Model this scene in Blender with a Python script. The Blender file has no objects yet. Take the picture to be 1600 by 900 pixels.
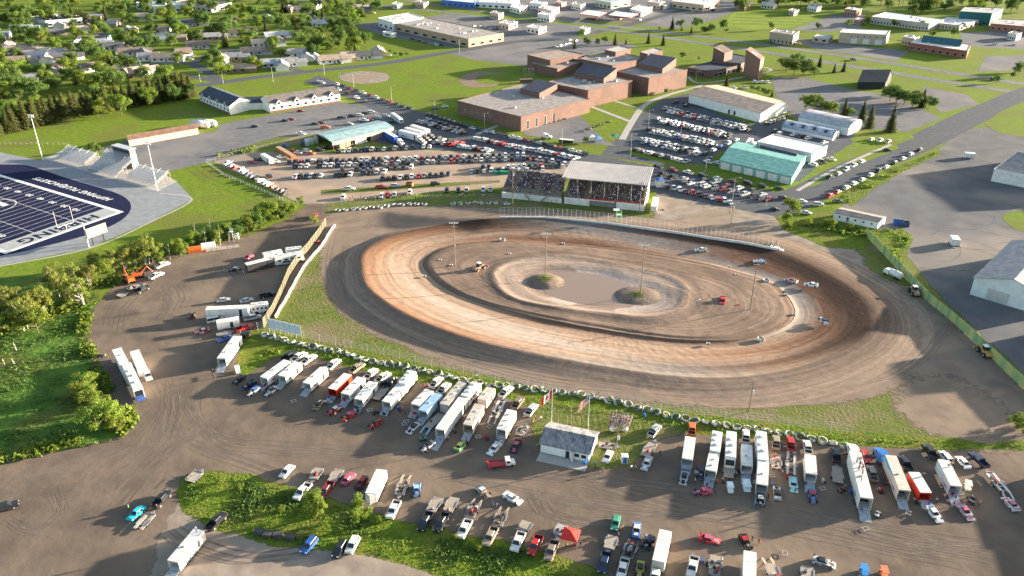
import bpy, math, random
from mathutils import Vector, Matrix, noise
from mathutils.geometry import tessellate_polygon
R = math.radians
rnd = random.Random(7)
scene = bpy.context.scene
col = scene.collection
# ---------------------------------------------------------------- camera, sky, sun, exposure
F, YH, CH = 1250.0, -185.0, 131.0
TH = math.atan((450 - YH) / F)
cam = bpy.data.cameras.new('camera'); cam_o = bpy.data.objects.new('camera', cam); col.objects.link(cam_o)
cam.sensor_width = 36; cam.lens = F / 1600 * 36; cam.clip_start = 1; cam.clip_end = 20000
cam_o.location = (0, 0, CH); cam_o.rotation_euler = (math.pi / 2 - TH, 0, 0)
scene.camera = cam_o
SUN_EL, SUN_AZ = R(8.8), math.atan2(0.326, 0.946)     # azimuth of the sun as an angle from +X
w = bpy.data.worlds.new('World'); scene.world = w; w.use_nodes = True
nt = w.node_tree; bg = nt.nodes['Background']
sky = nt.nodes.new('ShaderNodeTexSky'); sky.sky_type = 'NISHITA'; sky.sun_disc = False
sky.sun_elevation = SUN_EL; sky.sun_rotation = math.pi / 2 - SUN_AZ
sky.air_density = 1.0; sky.dust_density = 1.5
nt.links.new(sky.outputs[0], bg.inputs[0]); bg.inputs[1].default_value = 0.08
sl = bpy.data.lights.new('sun', 'SUN'); sl.energy = 5.0; sl.angle = R(0.9); sl.color = (1, 0.86, 0.68)
so = bpy.data.objects.new('sun', sl); col.objects.link(so)
sd = Vector((math.cos(SUN_AZ) * math.cos(SUN_EL), math.sin(SUN_AZ) * math.cos(SUN_EL), math.sin(SUN_EL)))
so.rotation_euler = sd.to_track_quat('Z', 'Y').to_euler()
scene.view_settings.view_transform = 'Standard'; scene.view_settings.look = 'None'
scene.view_settings.exposure = 2.45; scene.view_settings.gamma = 1
scene.cycles.max_bounces = 4; scene.cycles.transparent_max_bounces = 12

def G(x, y, z=0.0):
 """ground (or level z) point seen at photo pixel x, y"""
 X, Y = x - 800, y - 450
 t = (CH - z) / (F * math.sin(TH) + Y * math.cos(TH))
 return Vector((X * t, (F * math.cos(TH) - Y * math.sin(TH)) * t, z))
def PX(v):
 """photo pixel of a world point"""
 zz = v[1] * math.cos(TH) + (CH - v[2]) * math.sin(TH)
 up = v[1] * math.sin(TH) - (CH - v[2]) * math.cos(TH)
 return 800 + F * v[0] / zz, 450 - F * up / zz
# ---------------------------------------------------------------- objects and tags
def tag(o, label=None, cat=None, group=None, kind=None):
 if label: o['label'] = label
 if cat: o['category'] = cat
 if group: o['group'] = group
 if kind: o['kind'] = kind
 return o
def empty(name, loc=(0, 0, 0), rz=0.0):
 o = bpy.data.objects.new(name, None); col.objects.link(o)
 o.location = loc; o.rotation_euler = (0, 0, rz); return o
def link(name, me, parent=None, loc=None, rz=None, color=None):
 o = bpy.data.objects.new(name, me); col.objects.link(o)
 if parent: o.parent = parent
 if loc is not None: o.location = loc
 if rz is not None: o.rotation_euler = (0, 0, rz)
 if color: o.color = (*color[:3], 1)
 return o
def copy_tree(o, parent=None):
 c = o.copy(); col.objects.link(c); c.parent = parent
 for ch in o.children: copy_tree(ch, c)
 return c
REG = []          # (object, description, place, sort key): labels are written once all are known
def reg(o, desc, place, cat, group=None, key=None):
 o['category'] = cat
 if group: o['group'] = group
 REG.append((o, desc, place, key if key is not None else PX(o.location)[0])); return o
ONES = ['', 'first', 'second', 'third', 'fourth', 'fifth', 'sixth', 'seventh', 'eighth', 'ninth', 'tenth', 'eleventh', 'twelfth',
  'thirteenth', 'fourteenth', 'fifteenth', 'sixteenth', 'seventeenth', 'eighteenth', 'nineteenth']
def ordinal(n):
 if n < 20: return ONES[n]
 t = {2: 'twenty', 3: 'thirty', 4: 'forty', 5: 'fifty', 6: 'sixty', 7: 'seventy', 8: 'eighty', 9: 'ninety'}
 if n % 10 == 0: return {2: 'twentieth', 3: 'thirtieth', 4: 'fortieth', 5: 'fiftieth', 6: 'sixtieth', 7: 'seventieth', 8: 'eightieth'}.get(n // 10, 'ninetieth')
 return t[n // 10] + '-' + ONES[n % 10]
def finish_labels():
 d = {}
 for r in REG: d.setdefault((r[1], r[2]), []).append(r)
 for (desc, place), rs in d.items():
  if len(rs) == 1: rs[0][0]['label'] = f'{desc} {place}'; continue
  rs.sort(key=lambda r: r[3])
  for i, r in enumerate(rs):
   if i == 0: s = f'leftmost {desc} {place}'
   elif i == len(rs) - 1: s = f'rightmost {desc} {place}'
   else: s = f'{ordinal(i + 1)} {desc} from the left {place}'
   r[0]['label'] = s
# ---------------------------------------------------------------- mesh builder
class MB:
 def __init__(s): s.v = []; s.f = []; s.m = []; s.M = None
 def _add(s, vs, fs, m=0):
  b = len(s.v)
  for p in vs:
   p = Vector(p)
   if s.M is not None: p = s.M @ p
   s.v.append(p[:])
  for f in fs: s.f.append([b + i for i in f]); s.m.append(m)
  return s
 def box(s, c, d, m=0, rz=0.0, top=None, skip=()):
  """centre of base c, size d, top = (sx, sy) scale of the upper face"""
  x, y, z = d[0] / 2, d[1] / 2, d[2]; tx, ty = top or (1, 1)
  P = [(-x, -y, 0), (x, -y, 0), (x, y, 0), (-x, y, 0), (-x * tx, -y * ty, z), (x * tx, -y * ty, z), (x * tx, y * ty, z), (-x * tx, y * ty, z)]
  ca, sa = math.cos(rz), math.sin(rz)
  P = [(c[0] + p[0] * ca - p[1] * sa, c[1] + p[0] * sa + p[1] * ca, c[2] + p[2]) for p in P]
  Fs = {'b': (3, 2, 1, 0), 't': (4, 5, 6, 7), 'y-': (0, 1, 5, 4), 'x+': (1, 2, 6, 5), 'y+': (2, 3, 7, 6), 'x-': (3, 0, 4, 7)}
  return s._add(P, [f for k, f in Fs.items() if k not in skip], m)
 def prism(s, poly, z0, z1, m=0, mt=None, cap=True, bottom=False):
  n = len(poly)
  a = sum(poly[i][0] * poly[(i + 1) % n][1] - poly[(i + 1) % n][0] * poly[i][1] for i in range(n))
  if a < 0: poly = poly[::-1]
  P = [(p[0], p[1], z0) for p in poly] + [(p[0], p[1], z1) for p in poly]
  s._add(P, [(i, (i + 1) % n, n + (i + 1) % n, n + i) for i in range(n)], m)
  if cap: s._add([(p[0], p[1], z1) for p in poly], [tuple(t) for t in tess(poly)], m if mt is None else mt)
  if bottom: s._add([(p[0], p[1], z0) for p in poly], [tuple(t[::-1]) for t in tess(poly)], m)
  return s
 def quad(s, a, b, c, d, m=0): return s._add([a, b, c, d], [(0, 1, 2, 3)], m)
 def profile(s, pts, y0, y1, m=0, inset=0.0):
  """side profile (x, z) extruded across y"""
  n = len(pts); P = [(x, y0, z) for x, z in pts] + [(x, y1, z) for x, z in pts]
  t = tess([(x, z) for x, z in pts])
  Fc = [tuple(q) for q in t] + [tuple(n + i for i in q[::-1]) for q in t]
  return s._add(P, [(i, n + i, n + (i + 1) % n, (i + 1) % n) for i in range(n)] + Fc, m)
 def cyl(s, a, b, r0, r1=None, n=8, m=0, caps=True):
  a, b = Vector(a), Vector(b); r1 = r0 if r1 is None else r1
  d = (b - a).normalized(); u = d.orthogonal().normalized(); v = d.cross(u)
  P = []
  for c, r in ((a, r0), (b, r1)):
   for i in range(n):
    t = 2 * math.pi * i / n; P.append(c + (u * math.cos(t) + v * math.sin(t)) * r)
  Fs = [(i, (i + 1) % n, n + (i + 1) % n, n + i) for i in range(n)]
  if caps: Fs += [tuple(range(n))[::-1], tuple(range(n, 2 * n))]
  return s._add(P, Fs, m)
 def ball(s, c, r, m=0, n=8, k=5, sc=(1, 1, 1)):
  P = [(c[0], c[1], c[2] + r * sc[2])]
  for j in range(1, k):
   for i in range(n):
    a, t = math.pi * j / k, 2 * math.pi * i / n
    P.append((c[0] + r * sc[0] * math.sin(a) * math.cos(t), c[1] + r * sc[1] * math.sin(a) * math.sin(t), c[2] + r * sc[2] * math.cos(a)))
  P.append((c[0], c[1], c[2] - r * sc[2]))
  Fs = [(0, 1 + i, 1 + (i + 1) % n) for i in range(n)]
  for j in range(k - 2):
   o = 1 + j * n
   Fs += [(o + i, o + n + i, o + n + (i + 1) % n, o + (i + 1) % n) for i in range(n)]
  o = 1 + (k - 2) * n; L = len(P) - 1
  Fs += [(L, o + (i + 1) % n, o + i) for i in range(n)]
  return s._add(P, Fs, m)
 def mesh(s, name, mats, smooth=False):
  me = bpy.data.meshes.new(name); me.from_pydata(s.v, [], s.f)
  for m in (mats if isinstance(mats, (list, tuple)) else [mats]): me.materials.append(m)
  me.polygons.foreach_set('material_index', s.m)
  if smooth: me.polygons.foreach_set('use_smooth', [True] * len(s.f))
  me.update(); return me
 def build(s, name, mats, parent=None, smooth=False, **k): return link(name, s.mesh(name, mats, smooth), parent, **k)
def tess(poly):
 pts = [Vector((p[0], p[1], 0)) for p in poly]
 out = []
 for t in tessellate_polygon([pts]):
  a, b, c = (pts[i] for i in t)
  out.append(tuple(t) if (b - a).cross(c - a).z > 0 else tuple(t[::-1]))
 return out
# ---------------------------------------------------------------- materials
MATS = {}
def mat(name, c=(.5, .5, .5), rough=.8, c2=None, scale=1.0, obj=False, metal=0.0, coat=0.0, bump=0.0, coords='Object', detail=3, vary=0.0, c3=None, scale3=.05, spec=.3, transl=0.0, stretch=None, emit=0):
 """principled surface: noise between c and c2, large patches of c3, optional per-object colour"""
 if name in MATS: return MATS[name]
 m = bpy.data.materials.new(name); m.use_nodes = True; MATS[name] = m
 t = m.node_tree; N, L = t.nodes, t.links; b = N['Principled BSDF']
 b.inputs['Roughness'].default_value = rough; b.inputs['Metallic'].default_value = metal
 b.inputs['Coat Weight'].default_value = coat; b.inputs['Specular IOR Level'].default_value = .06 if coords == 'World' else spec
 if obj:
  oi = N.new('ShaderNodeObjectInfo'); src = oi.outputs['Color']
 else:
  rg = N.new('ShaderNodeRGB'); rg.outputs[0].default_value = (*c, 1); src = rg.outputs[0]
 vec = None
 if c2 or bump or c3:
  if coords == 'World': vec = N.new('ShaderNodeNewGeometry').outputs['Position']
  else: vec = N.new('ShaderNodeTexCoord').outputs['Object']
  if stretch:
   mp = N.new('ShaderNodeMapping'); mp.inputs['Scale'].default_value = stretch; L.new(vec, mp.inputs[0]); vec = mp.outputs[0]
  def nz(sc, de=detail):
   n = N.new('ShaderNodeTexNoise'); n.inputs['Scale'].default_value = sc; n.inputs['Detail'].default_value = de; L.new(vec, n.inputs['Vector']); return n.outputs['Fac']
  def rmp(x, a, b_):
   r = N.new('ShaderNodeMapRange'); r.inputs[1].default_value = a; r.inputs[2].default_value = b_; L.new(x, r.inputs[0]); return r.outputs[0]
 if c2:
  f = rmp(nz(scale), .38, .62); mx = N.new('ShaderNodeMix'); mx.data_type = 'RGBA'
  if obj: mx.blend_type = 'MULTIPLY'
  L.new(f, mx.inputs[0]); L.new(src, mx.inputs[6]); mx.inputs[7].default_value = (*c2, 1); src = mx.outputs[2]
 if c3:
  f = rmp(nz(scale3, 5), .48, .62); mx = N.new('ShaderNodeMix'); mx.data_type = 'RGBA'
  L.new(f, mx.inputs[0]); L.new(src, mx.inputs[6]); mx.inputs[7].default_value = (*c3, 1); src = mx.outputs[2]
 if vary:
  oi = N.new('ShaderNodeObjectInfo'); h = N.new('ShaderNodeHueSaturation')
  r = N.new('ShaderNodeMapRange'); L.new(oi.outputs['Random'], r.inputs[0]); r.inputs[3].default_value = 1 - vary; r.inputs[4].default_value = 1 + vary
  L.new(r.outputs[0], h.inputs['Value']); L.new(src, h.inputs['Color']); src = h.outputs[0]
  r2 = N.new('ShaderNodeMapRange'); mm = N.new('ShaderNodeMath'); mm.operation = 'FRACT'; m7 = N.new('ShaderNodeMath'); m7.operation = 'MULTIPLY'; m7.inputs[1].default_value = 7.3
  L.new(oi.outputs['Random'], m7.inputs[0]); L.new(m7.outputs[0], mm.inputs[0]); L.new(mm.outputs[0], r2.inputs[0]); r2.inputs[3].default_value = .5 - vary * .06; r2.inputs[4].default_value = .5 + vary * .06
  L.new(r2.outputs[0], h.inputs['Hue'])
 L.new(src, b.inputs['Base Color'])
 if bump:
  bp = N.new('ShaderNodeBump'); bp.inputs['Strength'].default_value = .9; bp.inputs['Distance'].default_value = bump
  L.new(nz(scale * 2.2, 6), bp.inputs['Height']); L.new(bp.outputs[0], b.inputs['Normal'])
 if transl:
  tr = N.new('ShaderNodeBsdfTranslucent'); L.new(src, tr.inputs[0]); ms = N.new('ShaderNodeMixShader'); ms.inputs[0].default_value = transl
  L.new(b.outputs[0], ms.inputs[1]); L.new(tr.outputs[0], ms.inputs[2]); L.new(ms.outputs[0], N['Material Output'].inputs[0])
 if emit:
  L.new(src, b.inputs['Emission Color']); b.inputs['Emission Strength'].default_value = emit
 return m
def soften(m):
 """ground cover that frays out along its rim (attribute 'rim' 0..1)"""
 k = m.name + '_frayed'
 if k in MATS: return MATS[k]
 s = m.copy(); s.name = k; MATS[k] = s
 N, L = s.node_tree.nodes, s.node_tree.links; b = N['Principled BSDF']
 at = N.new('ShaderNodeAttribute'); at.attribute_name = 'rim'
 g = N.new('ShaderNodeNewGeometry'); n = N.new('ShaderNodeTexNoise'); n.inputs['Scale'].default_value = .55; n.inputs['Detail'].default_value = 6; L.new(g.outputs['Position'], n.inputs['Vector'])
 a = N.new('ShaderNodeMath'); a.operation = 'MULTIPLY_ADD'; L.new(n.outputs['Fac'], a.inputs[0]); a.inputs[1].default_value = 1.5; a.inputs[2].default_value = -.75
 c = N.new('ShaderNodeMath'); c.operation = 'ADD'; L.new(at.outputs['Fac'], c.inputs[0]); L.new(a.outputs[0], c.inputs[1])
 r = N.new('ShaderNodeMapRange'); L.new(c.outputs[0], r.inputs[0]); r.inputs[1].default_value = .35; r.inputs[2].default_value = .65
 L.new(r.outputs[0], b.inputs['Alpha']); return s
W_ = dict(coords='World')
M = dict(
 grass=mat('mown_grass', (.11, .17, .018), 1, (.155, .20, .026), .35, c3=(.135, .155, .032), scale3=.045, bump=.12, **W_),
 grass2=mat('rough_grass', (.10, .135, .03), 1, (.15, .155, .045), .5, c3=(.18, .15, .08), scale3=.06, bump=.25, **W_),
 bank=mat('bank_grass', (.075, .13, .016), 1, (.14, .175, .02), .6, c3=(.14, .15, .03), scale3=.09, bump=.35, **W_),
 wet=mat('lush_grass', (.06, .13, .022), 1, (.095, .165, .03), .22, c3=(.11, .12, .03), scale3=.05, bump=.5, **W_),
 pit=mat('pit_dirt', (.168, .130, .098), 1, (.122, .096, .077), .11, c3=(.20, .152, .112), scale3=.025, bump=.16, detail=9, **W_),
 pit2=mat('pale_dirt', (.30, .25, .20), 1, (.22, .18, .15), .2, c3=(.26, .2, .15), scale3=.04, bump=.06, detail=8, **W_),
 lot=mat('gravel_lot', (.36, .27, .20), 1, (.30, .225, .17), .12, c3=(.27, .22, .18), scale3=.03, bump=.05, detail=8, **W_),
 run=mat('runoff_dirt', (.245, .185, .138), 1, (.185, .14, .108), .15, c3=(.215, .165, .125), scale3=.045, bump=.08, detail=8, **W_),
 asph=mat('asphalt', (.082, .088, .10), .9, (.105, .11, .12), .3, c3=(.095, .10, .108), scale3=.02, **W_),
 asph2=mat('old_asphalt', (.17, .165, .168), .95, (.135, .135, .142), .2, c3=(.20, .188, .18), scale3=.03, detail=7, **W_),
 asph3=mat('cracked_lot', (.145, .142, .145), .95, (.115, .115, .122), .1, c3=(.22, .195, .17), scale3=.016, detail=9, bump=.04, **W_),
 conc=mat('concrete', (.42, .39, .35), .9, (.34, .32, .29), .5, **W_),
 kerb=mat('kerb', (.45, .41, .36), .9, **W_),
 line=mat('line_paint', (.75, .74, .7), .7, (.62, .6, .57), .8, **W_),
 lawn2=mat('pale_lawn', (.19, .25, .03), 1, (.15, .21, .025), .1, **W_),
 navy=mat('navy_turf', (.012, .015, .045), .95, (.018, .022, .058), .5, **W_),
 trk=mat('grey_rubber_track', (.25, .26, .275), .9, (.21, .22, .235), .3, **W_),
 endz=mat('grey_turf', (.34, .36, .35), .95, (.30, .32, .31), .4, **W_),
 paint=mat('paint', obj=True, rough=.32, coat=.4, c2=(.82, .8, .78), scale=.9, c=(1, 1, 1)),
 flatp=mat('flat_colour', obj=True, rough=.75, c2=(.85, .84, .82), scale=.8),
 wallp=mat('wall_colour', obj=True, rough=.85, c2=(.88, .87, .85), scale=.4, detail=6),
 roofp=mat('roof_colour', obj=True, rough=.85, c2=(.7, .7, .72), scale=.35, detail=7, stretch=(1, 1, 3)),
 glass=mat('dark_glass', (.02, .025, .03), .12, spec=.6),
 tyre=mat('tyre_rubber', (.025, .025, .027), .9),
 rim=mat('wheel_metal', (.4, .4, .42), .4, metal=.6),
 white=mat('white_panel', (.68, .68, .67), .5, (.56, .555, .54), .6),
 whiter=mat('white_roof', (.68, .68, .66), .55, (.52, .51, .48), .5, c3=(.57, .55, .51), scale3=.3),
 dark=mat('dark_interior', (.03, .03, .032), .9),
 steel=mat('steel', (.32, .32, .33), .5, (.24, .23, .23), 2, metal=.4),
 galv=mat('aluminium', (.55, .56, .58), .45, (.45, .46, .48), 1.5, metal=.3),
 wood=mat('weathered_wood', (.26, .20, .14), .9, (.18, .14, .10), 1.5),
 plank=mat('deck_boards', (.38, .32, .26), .9, (.26, .22, .18), 1.2, stretch=(1, 6, 1)),
 brick=mat('brown_brick', (.19, .115, .09), .95, (.16, .095, .078), .8, c3=(.145, .09, .075), scale3=.12),
 head=mat('headlight_glass', (.7, .72, .72), .15),
 tail=mat('tail_light_red', (.45, .02, .02), .25),
 bark=mat('bark', (.10, .08, .06), .95, (.16, .13, .1), 3),
 birch=mat('birch_bark', (.5, .47, .42), .9, (.2, .18, .16), 2.5),
 leaf=mat('leaves', (.125, .19, .045), .8, (.08, .135, .032), .35, vary=.25, transl=.35, spec=.15),
 leafy=mat('yellow_leaves', (.19, .25, .038), .8, (.12, .18, .028), .35, vary=.2, transl=.4, spec=.15),
 needle=mat('needles', (.065, .085, .022), .9, (.10, .10, .032), .5, vary=.25, transl=.1, spec=.1),
 pale=mat('birch_leaves', (.22, .24, .05), .8, (.14, .17, .035), .4, vary=.2, transl=.35, spec=.15),
)
# ================================================================ ground sheets
def smooth_px(pts, n=4, closed=True):
 out = []; L = len(pts)
 for i in range(L if closed else L - 1):
  p0, p1, p2, p3 = [pts[(i + k) % L] if closed else pts[min(max(i + k, 0), L - 1)] for k in (-1, 0, 1, 2)]
  for j in range(n):
   t = j / n
   out.append(tuple(.5 * (2 * p1[k] + (p2[k] - p0[k]) * t + (2 * p0[k] - 5 * p1[k] + 4 * p2[k] - p3[k]) * t * t + (3 * p1[k] - p0[k] - 3 * p2[k] + p3[k]) * t ** 3) for k in (0, 1)))
 if not closed: out.append(tuple(pts[-1]))
 return out
def resample(P, step):
 out = []
 for i in range(len(P)):
  a, b = P[i], P[(i + 1) % len(P)]; d = (b - a).length
  k = max(1, int(d / step))
  out += [a.lerp(b, j / k) for j in range(k)]
 return out
ZC = [0]
def zlay(layer): ZC[0] += 1; return layer * .008 + (ZC[0] % 28) * .00028
def sheet(name, px, m, layer, soft=0.0, jit=0.0, sm=0, label=None, kind='structure'):
 if sm: px = smooth_px(px, sm)
 P = [Vector(G(*p)[:2]) for p in px]
 z = zlay(layer)
 if jit or soft:
  P = resample(P, 4 if soft else 1.5)
 if jit:
  P = [p + Vector(noise.noise_vector(Vector((p.x * .13, p.y * .13, layer)))[:2]) * jit + Vector(noise.noise_vector(Vector((p.x * .5, p.y * .5, layer)))[:2]) * jit * .4 for p in P]
 n = len(P)
 a = sum(P[i].x * P[(i + 1) % n].y - P[(i + 1) % n].x * P[i].y for i in range(n))
 if a < 0: P = P[::-1]
 V = [(p.x, p.y, z) for p in P]; Fs = tess([(p.x, p.y) for p in P]); rim = [1.0] * n
 if soft:
  for i in range(n):
   t = (P[(i + 1) % n] - P[i - 1]).normalized(); o = P[i] + Vector((t.y, -t.x)) * soft
   V.append((o.x, o.y, z - .006)); rim.append(0.0)
  Fs = Fs + [(i, n + i, n + (i + 1) % n, (i + 1) % n) for i in range(n)]
  m = soften(m)
 me = bpy.data.meshes.new(name); me.from_pydata(V, [], Fs); me.materials.append(m)
 if soft:
  at = me.attributes.new('rim', 'FLOAT', 'POINT'); at.data.foreach_set('value', rim)
 o = link(name, me); return tag(o, label, kind=kind)
def ribbon_pts(P, wd):
 n = len(P); Lf, Rt = [], []
 for i in range(n):
  t = (P[min(i + 1, n - 1)] - P[max(i - 1, 0)]).normalized(); q = Vector((-t.y, t.x))
  ww = wd if not callable(wd) else wd(i / (n - 1))
  Lf.append(P[i] + q * ww / 2); Rt.append(P[i] - q * ww / 2)
 return Lf, Rt
def road(name, px, wd, m, layer, label=None, lines=False, kerb=False):
 P = [Vector(G(*p)[:2]) for p in smooth_px(px, 5, False)]
 Lf, Rt = ribbon_pts(P, wd); n = len(P); z = zlay(layer)
 me = bpy.data.meshes.new(name)
 me.from_pydata([(p.x, p.y, z) for p in Lf] + [(p.x, p.y, z) for p in Rt], [], [(i, n + i, n + i + 1, i + 1) for i in range(n - 1)])
 me.materials.append(m); o = link(name, me); tag(o, label, kind='structure')
 if kerb:
  for S in (Lf, Rt):
   mb = MB()
   for i in range(n - 1): strip_box(mb, S[i], S[i + 1], .25, 0, .12)
   tag(mb.build('kerb', M['kerb']), kind='structure')
 if lines:
  mb = MB(); acc = 0
  for i in range(n - 1):
   a, b = P[i], P[i + 1]; d = (b - a).length; t = (b - a) / d; q = Vector((-t.y, t.x)) * .08; s = 0
   while s < d:
    e = min(s + 3, d); p0, p1 = a + t * s, a + t * e
    mb.quad((*(p0 - q), z + .005), (*(p1 - q), z + .005), (*(p1 + q), z + .005), (*(p0 + q), z + .005)); s += 9
  tag(mb.build('road_marking', M['line']), kind='structure')
 return P
def strip_box(mb, a, b, wd, z0, z1, m=0):
 d = b - a; L = d.length
 if L < 1e-4: return
 mb.box(((a.x + b.x) / 2, (a.y + b.y) / 2, z0), (L + .02, wd, z1 - z0), m, math.atan2(d.y, d.x))

me = bpy.data.meshes.new('ground'); s_ = 7000
me.from_pydata([(-s_, -2000, 0), (s_, -2000, 0), (s_, 9000, 0), (-s_, 9000, 0)], [], [(0, 1, 2, 3)]); me.materials.append(M['grass'])
tag(link('ground', me), 'mown green grass reaching to the far edge of town', kind='structure')
sheet('marsh_ground', [(-400, 470), (40, 430), (130, 440), (160, 470), (140, 525), (150, 575), (215, 655), (200, 690), (0, 730), (-400, 745)], M['wet'], 1)
sheet('trackside_grass', [(505, 318), (780, 305), (1000, 322), (1240, 345), (1360, 365), (1480, 470), (1640, 610), (1900, 700), (1330, 672), (1000, 640), (700, 580), (400, 515), (450, 440), (520, 350)], M['grass2'], 1)
sheet('infill_dirt', [(1030, 305), (1180, 328), (1250, 346), (1320, 375), (1350, 420), (1240, 382), (1150, 366), (1030, 345)], M['pit2'], 2, soft=4, jit=1)
sheet('pit_ground', [(-400, 740), (0, 722), (100, 708), (195, 682), (211, 655), (170, 612), (150, 575), (140, 525), (152, 480), (185, 444), (222, 415), (262, 400), (330, 386), (400, 364), (450, 344), (478, 322), (492, 300), (508, 305), (506, 345), (516, 352), (470, 425), (421, 497), (400, 512), (378, 530), (374, 560), (390, 575), (420, 556), (455, 545), (500, 558), (600, 582), (700, 604), (790, 617), (850, 640), (1040, 670), (1180, 680), (1330, 692), (1450, 698), (1620, 700), (1900, 706), (1900, 1150), (-400, 1150)], M['pit'], 2, soft=1.6, jit=.8)
sheet('pale_pit_ground', [(225, 950), (262, 830), (285, 778), (300, 800), (430, 845), (560, 857), (640, 868), (760, 915), (800, 950), (500, 1100), (200, 1100)], M['pit2'], 3, soft=2.5, jit=.8)
sheet('bank_grass', [(288, 747), (330, 738), (390, 746), (470, 768), (560, 800), (620, 816), (700, 832), (770, 848), (860, 868), (940, 897), (980, 930), (760, 930), (660, 885), (560, 862), (430, 848), (330, 822), (288, 800), (283, 775)], M['bank'], 4, soft=1.5, jit=.9)
sheet('flag_lawn', [(838, 640), (860, 636), (1050, 665), (1075, 672), (1040, 680), (1000, 700), (985, 722), (935, 728), (850, 700), (838, 670)], M['grass2'], 4, soft=2.5, jit=1)
sheet('bank_grass', [(372, 580), (385, 585), (425, 558), (455, 548), (500, 560), (600, 584), (700, 606), (790, 619), (850, 642), (1040, 672), (1180, 682), (1330, 694), (1450, 700), (1620, 702), (1900, 706), (1900, 690), (1600, 689), (1330, 676), (1000, 640), (700, 578), (420, 521), (395, 515), (380, 535)], M['bank'], 3, soft=1.2, jit=.6)
RUN = [(500, 345), (560, 330), (640, 325), (760, 328), (900, 338), (1000, 352), (1150, 374), (1230, 388), (1290, 403), (1350, 428), (1400, 447), (1450, 478), (1520, 540), (1570, 588), (1620, 640), (1600, 672), (1555, 690), (1520, 668), (1500, 640), (1455, 600), (1440, 588), (1400, 597), (1350, 615), (1275, 625), (1200, 630), (1125, 630), (1025, 622), (900, 605), (781, 585), (675, 551), (619, 529), (553, 495), (519, 451), (510, 400), (514, 370)]
sheet('runoff_dirt', RUN, M['run'], 2, soft=5, jit=1.5, sm=2)
sheet('bare_soil', [(1440, 605), (1490, 600), (1550, 640), (1590, 672), (1540, 690), (1470, 672), (1425, 640)], M['run'], 3, soft=9, jit=2, sm=2)
sheet('gravel_lot', [(335, 252), (400, 238), (470, 236), (520, 240), (640, 234), (760, 239), (830, 242), (905, 252), (890, 275), (780, 292), (640, 303), (505, 318), (470, 318), (440, 302)], M['lot'], 2, soft=1, jit=.5)
sheet('grass_strip', [(503, 297), (560, 294), (640, 289), (780, 282), (780, 285), (640, 295), (560, 300), (503, 305)], M['grass2'], 3, soft=1, jit=.3)
sheet('school_green', [(375, 238), (480, 222), (492, 210), (430, 215), (350, 240), (340, 250)], M['grass2'], 4, soft=1, jit=.5)
sheet('street', [(497, 118), (640, 170), (800, 213), (950, 246), (1100, 276), (1190, 297), (1246, 298), (1246, 345), (1180, 332), (1030, 305), (1010, 290), (900, 268), (860, 250), (760, 238), (640, 232), (560, 218), (620, 190), (560, 160), (515, 141), (474, 128)], M['asph'], 3)
road('street', [(1215, 325), (1262, 303), (1300, 283), (1350, 258), (1400, 240), (1460, 212), (1520, 182), (1560, 165), (1620, 140), (1750, 100)], 19, M['asph'], 4, kerb=False)
sheet('school_lot', [(938, 243), (975, 205), (1000, 180), (1035, 155), (1090, 143), (1175, 187), (1250, 192), (1335, 195), (1345, 215), (1290, 250), (1250, 283), (1180, 290), (1060, 262)], M['asph'], 2)
sheet('lawn_strip', [(978, 238), (990, 231), (1080, 256), (1120, 258), (1240, 291), (1215, 301), (1150, 288), (1100, 274)], M['grass'], 4)
sheet('lawn_strip', [(1100, 262), (1120, 240), (1160, 225), (1165, 232), (1130, 252), (1120, 262)], M['grass'], 4)
sheet('lawn_strip', [(1255, 290), (1300, 268), (1380, 232), (1400, 225), (1405, 232), (1330, 262), (1270, 292)], M['grass'], 4)
sheet('lawn_strip', [(1100, 160), (1150, 168), (1187, 190), (1175, 195), (1120, 176)], M['grass'], 4)
sheet('school_lawn', [(1340, 200), (1410, 205), (1430, 215), (1385, 232), (1330, 220)], M['grass'], 4)
sheet('asphalt_yard', [(150, 236), (215, 214), (335, 206), (345, 194), (430, 178), (530, 160), (575, 165), (625, 190), (600, 206), (500, 210), (440, 224), (370, 245), (325, 254), (262, 268), (240, 262), (170, 242)], M['asph2'], 2)
sheet('school_yard', [(815, 192), (905, 180), (925, 200), (945, 218), (962, 228), (900, 222), (820, 211)], M['asph2'], 2)
sheet('shop_lot', [(545, 38), (640, 30), (700, 22), (900, 42), (950, 50), (880, 60), (760, 72), (700, 74), (640, 62), (600, 55)], M['asph2'], 2)
sheet('shop_lot', [(700, 84), (760, 72), (880, 60), (930, 60), (1000, 72), (930, 84), (850, 92), (820, 103), (740, 93)], M['asph2'], 2)
sheet('shop_lot', [(640, -14), (1130, -14), (1040, 22), (1000, 36), (900, 33), (780, 16)], M['asph2'], 1)
sheet('shop_lot', [(1205, 120), (1260, 122), (1330, 140), (1400, 150), (1470, 185), (1400, 213), (1300, 200), (1250, 190), (1215, 160)], M['asph2'], 3)
sheet('shop_lot', [(1440, 135), (1510, 148), (1530, 163), (1470, 176), (1452, 156)], M['asph2'], 3)
sheet('shop_lot', [(1240, 60), (1420, 80), (1400, 95), (1270, 76)], M['asph2'], 3)
sheet('shop_lot', [(1500, 52), (1650, 42), (1650, 80), (1505, 72)], M['asph2'], 3)
sheet('shop_lot', [(1540, 88), (1650, 85), (1650, 108), (1528, 112)], M['asph2'], 3)
sheet('broken_lot', [(1318, 322), (1345, 300), (1400, 268), (1465, 238), (1500, 205), (1560, 197), (1900, 185), (2100, 700), (1650, 622), (1600, 580), (1480, 470), (1420, 400), (1380, 360)], M['asph3'], 2, soft=1.5, jit=1)
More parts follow.
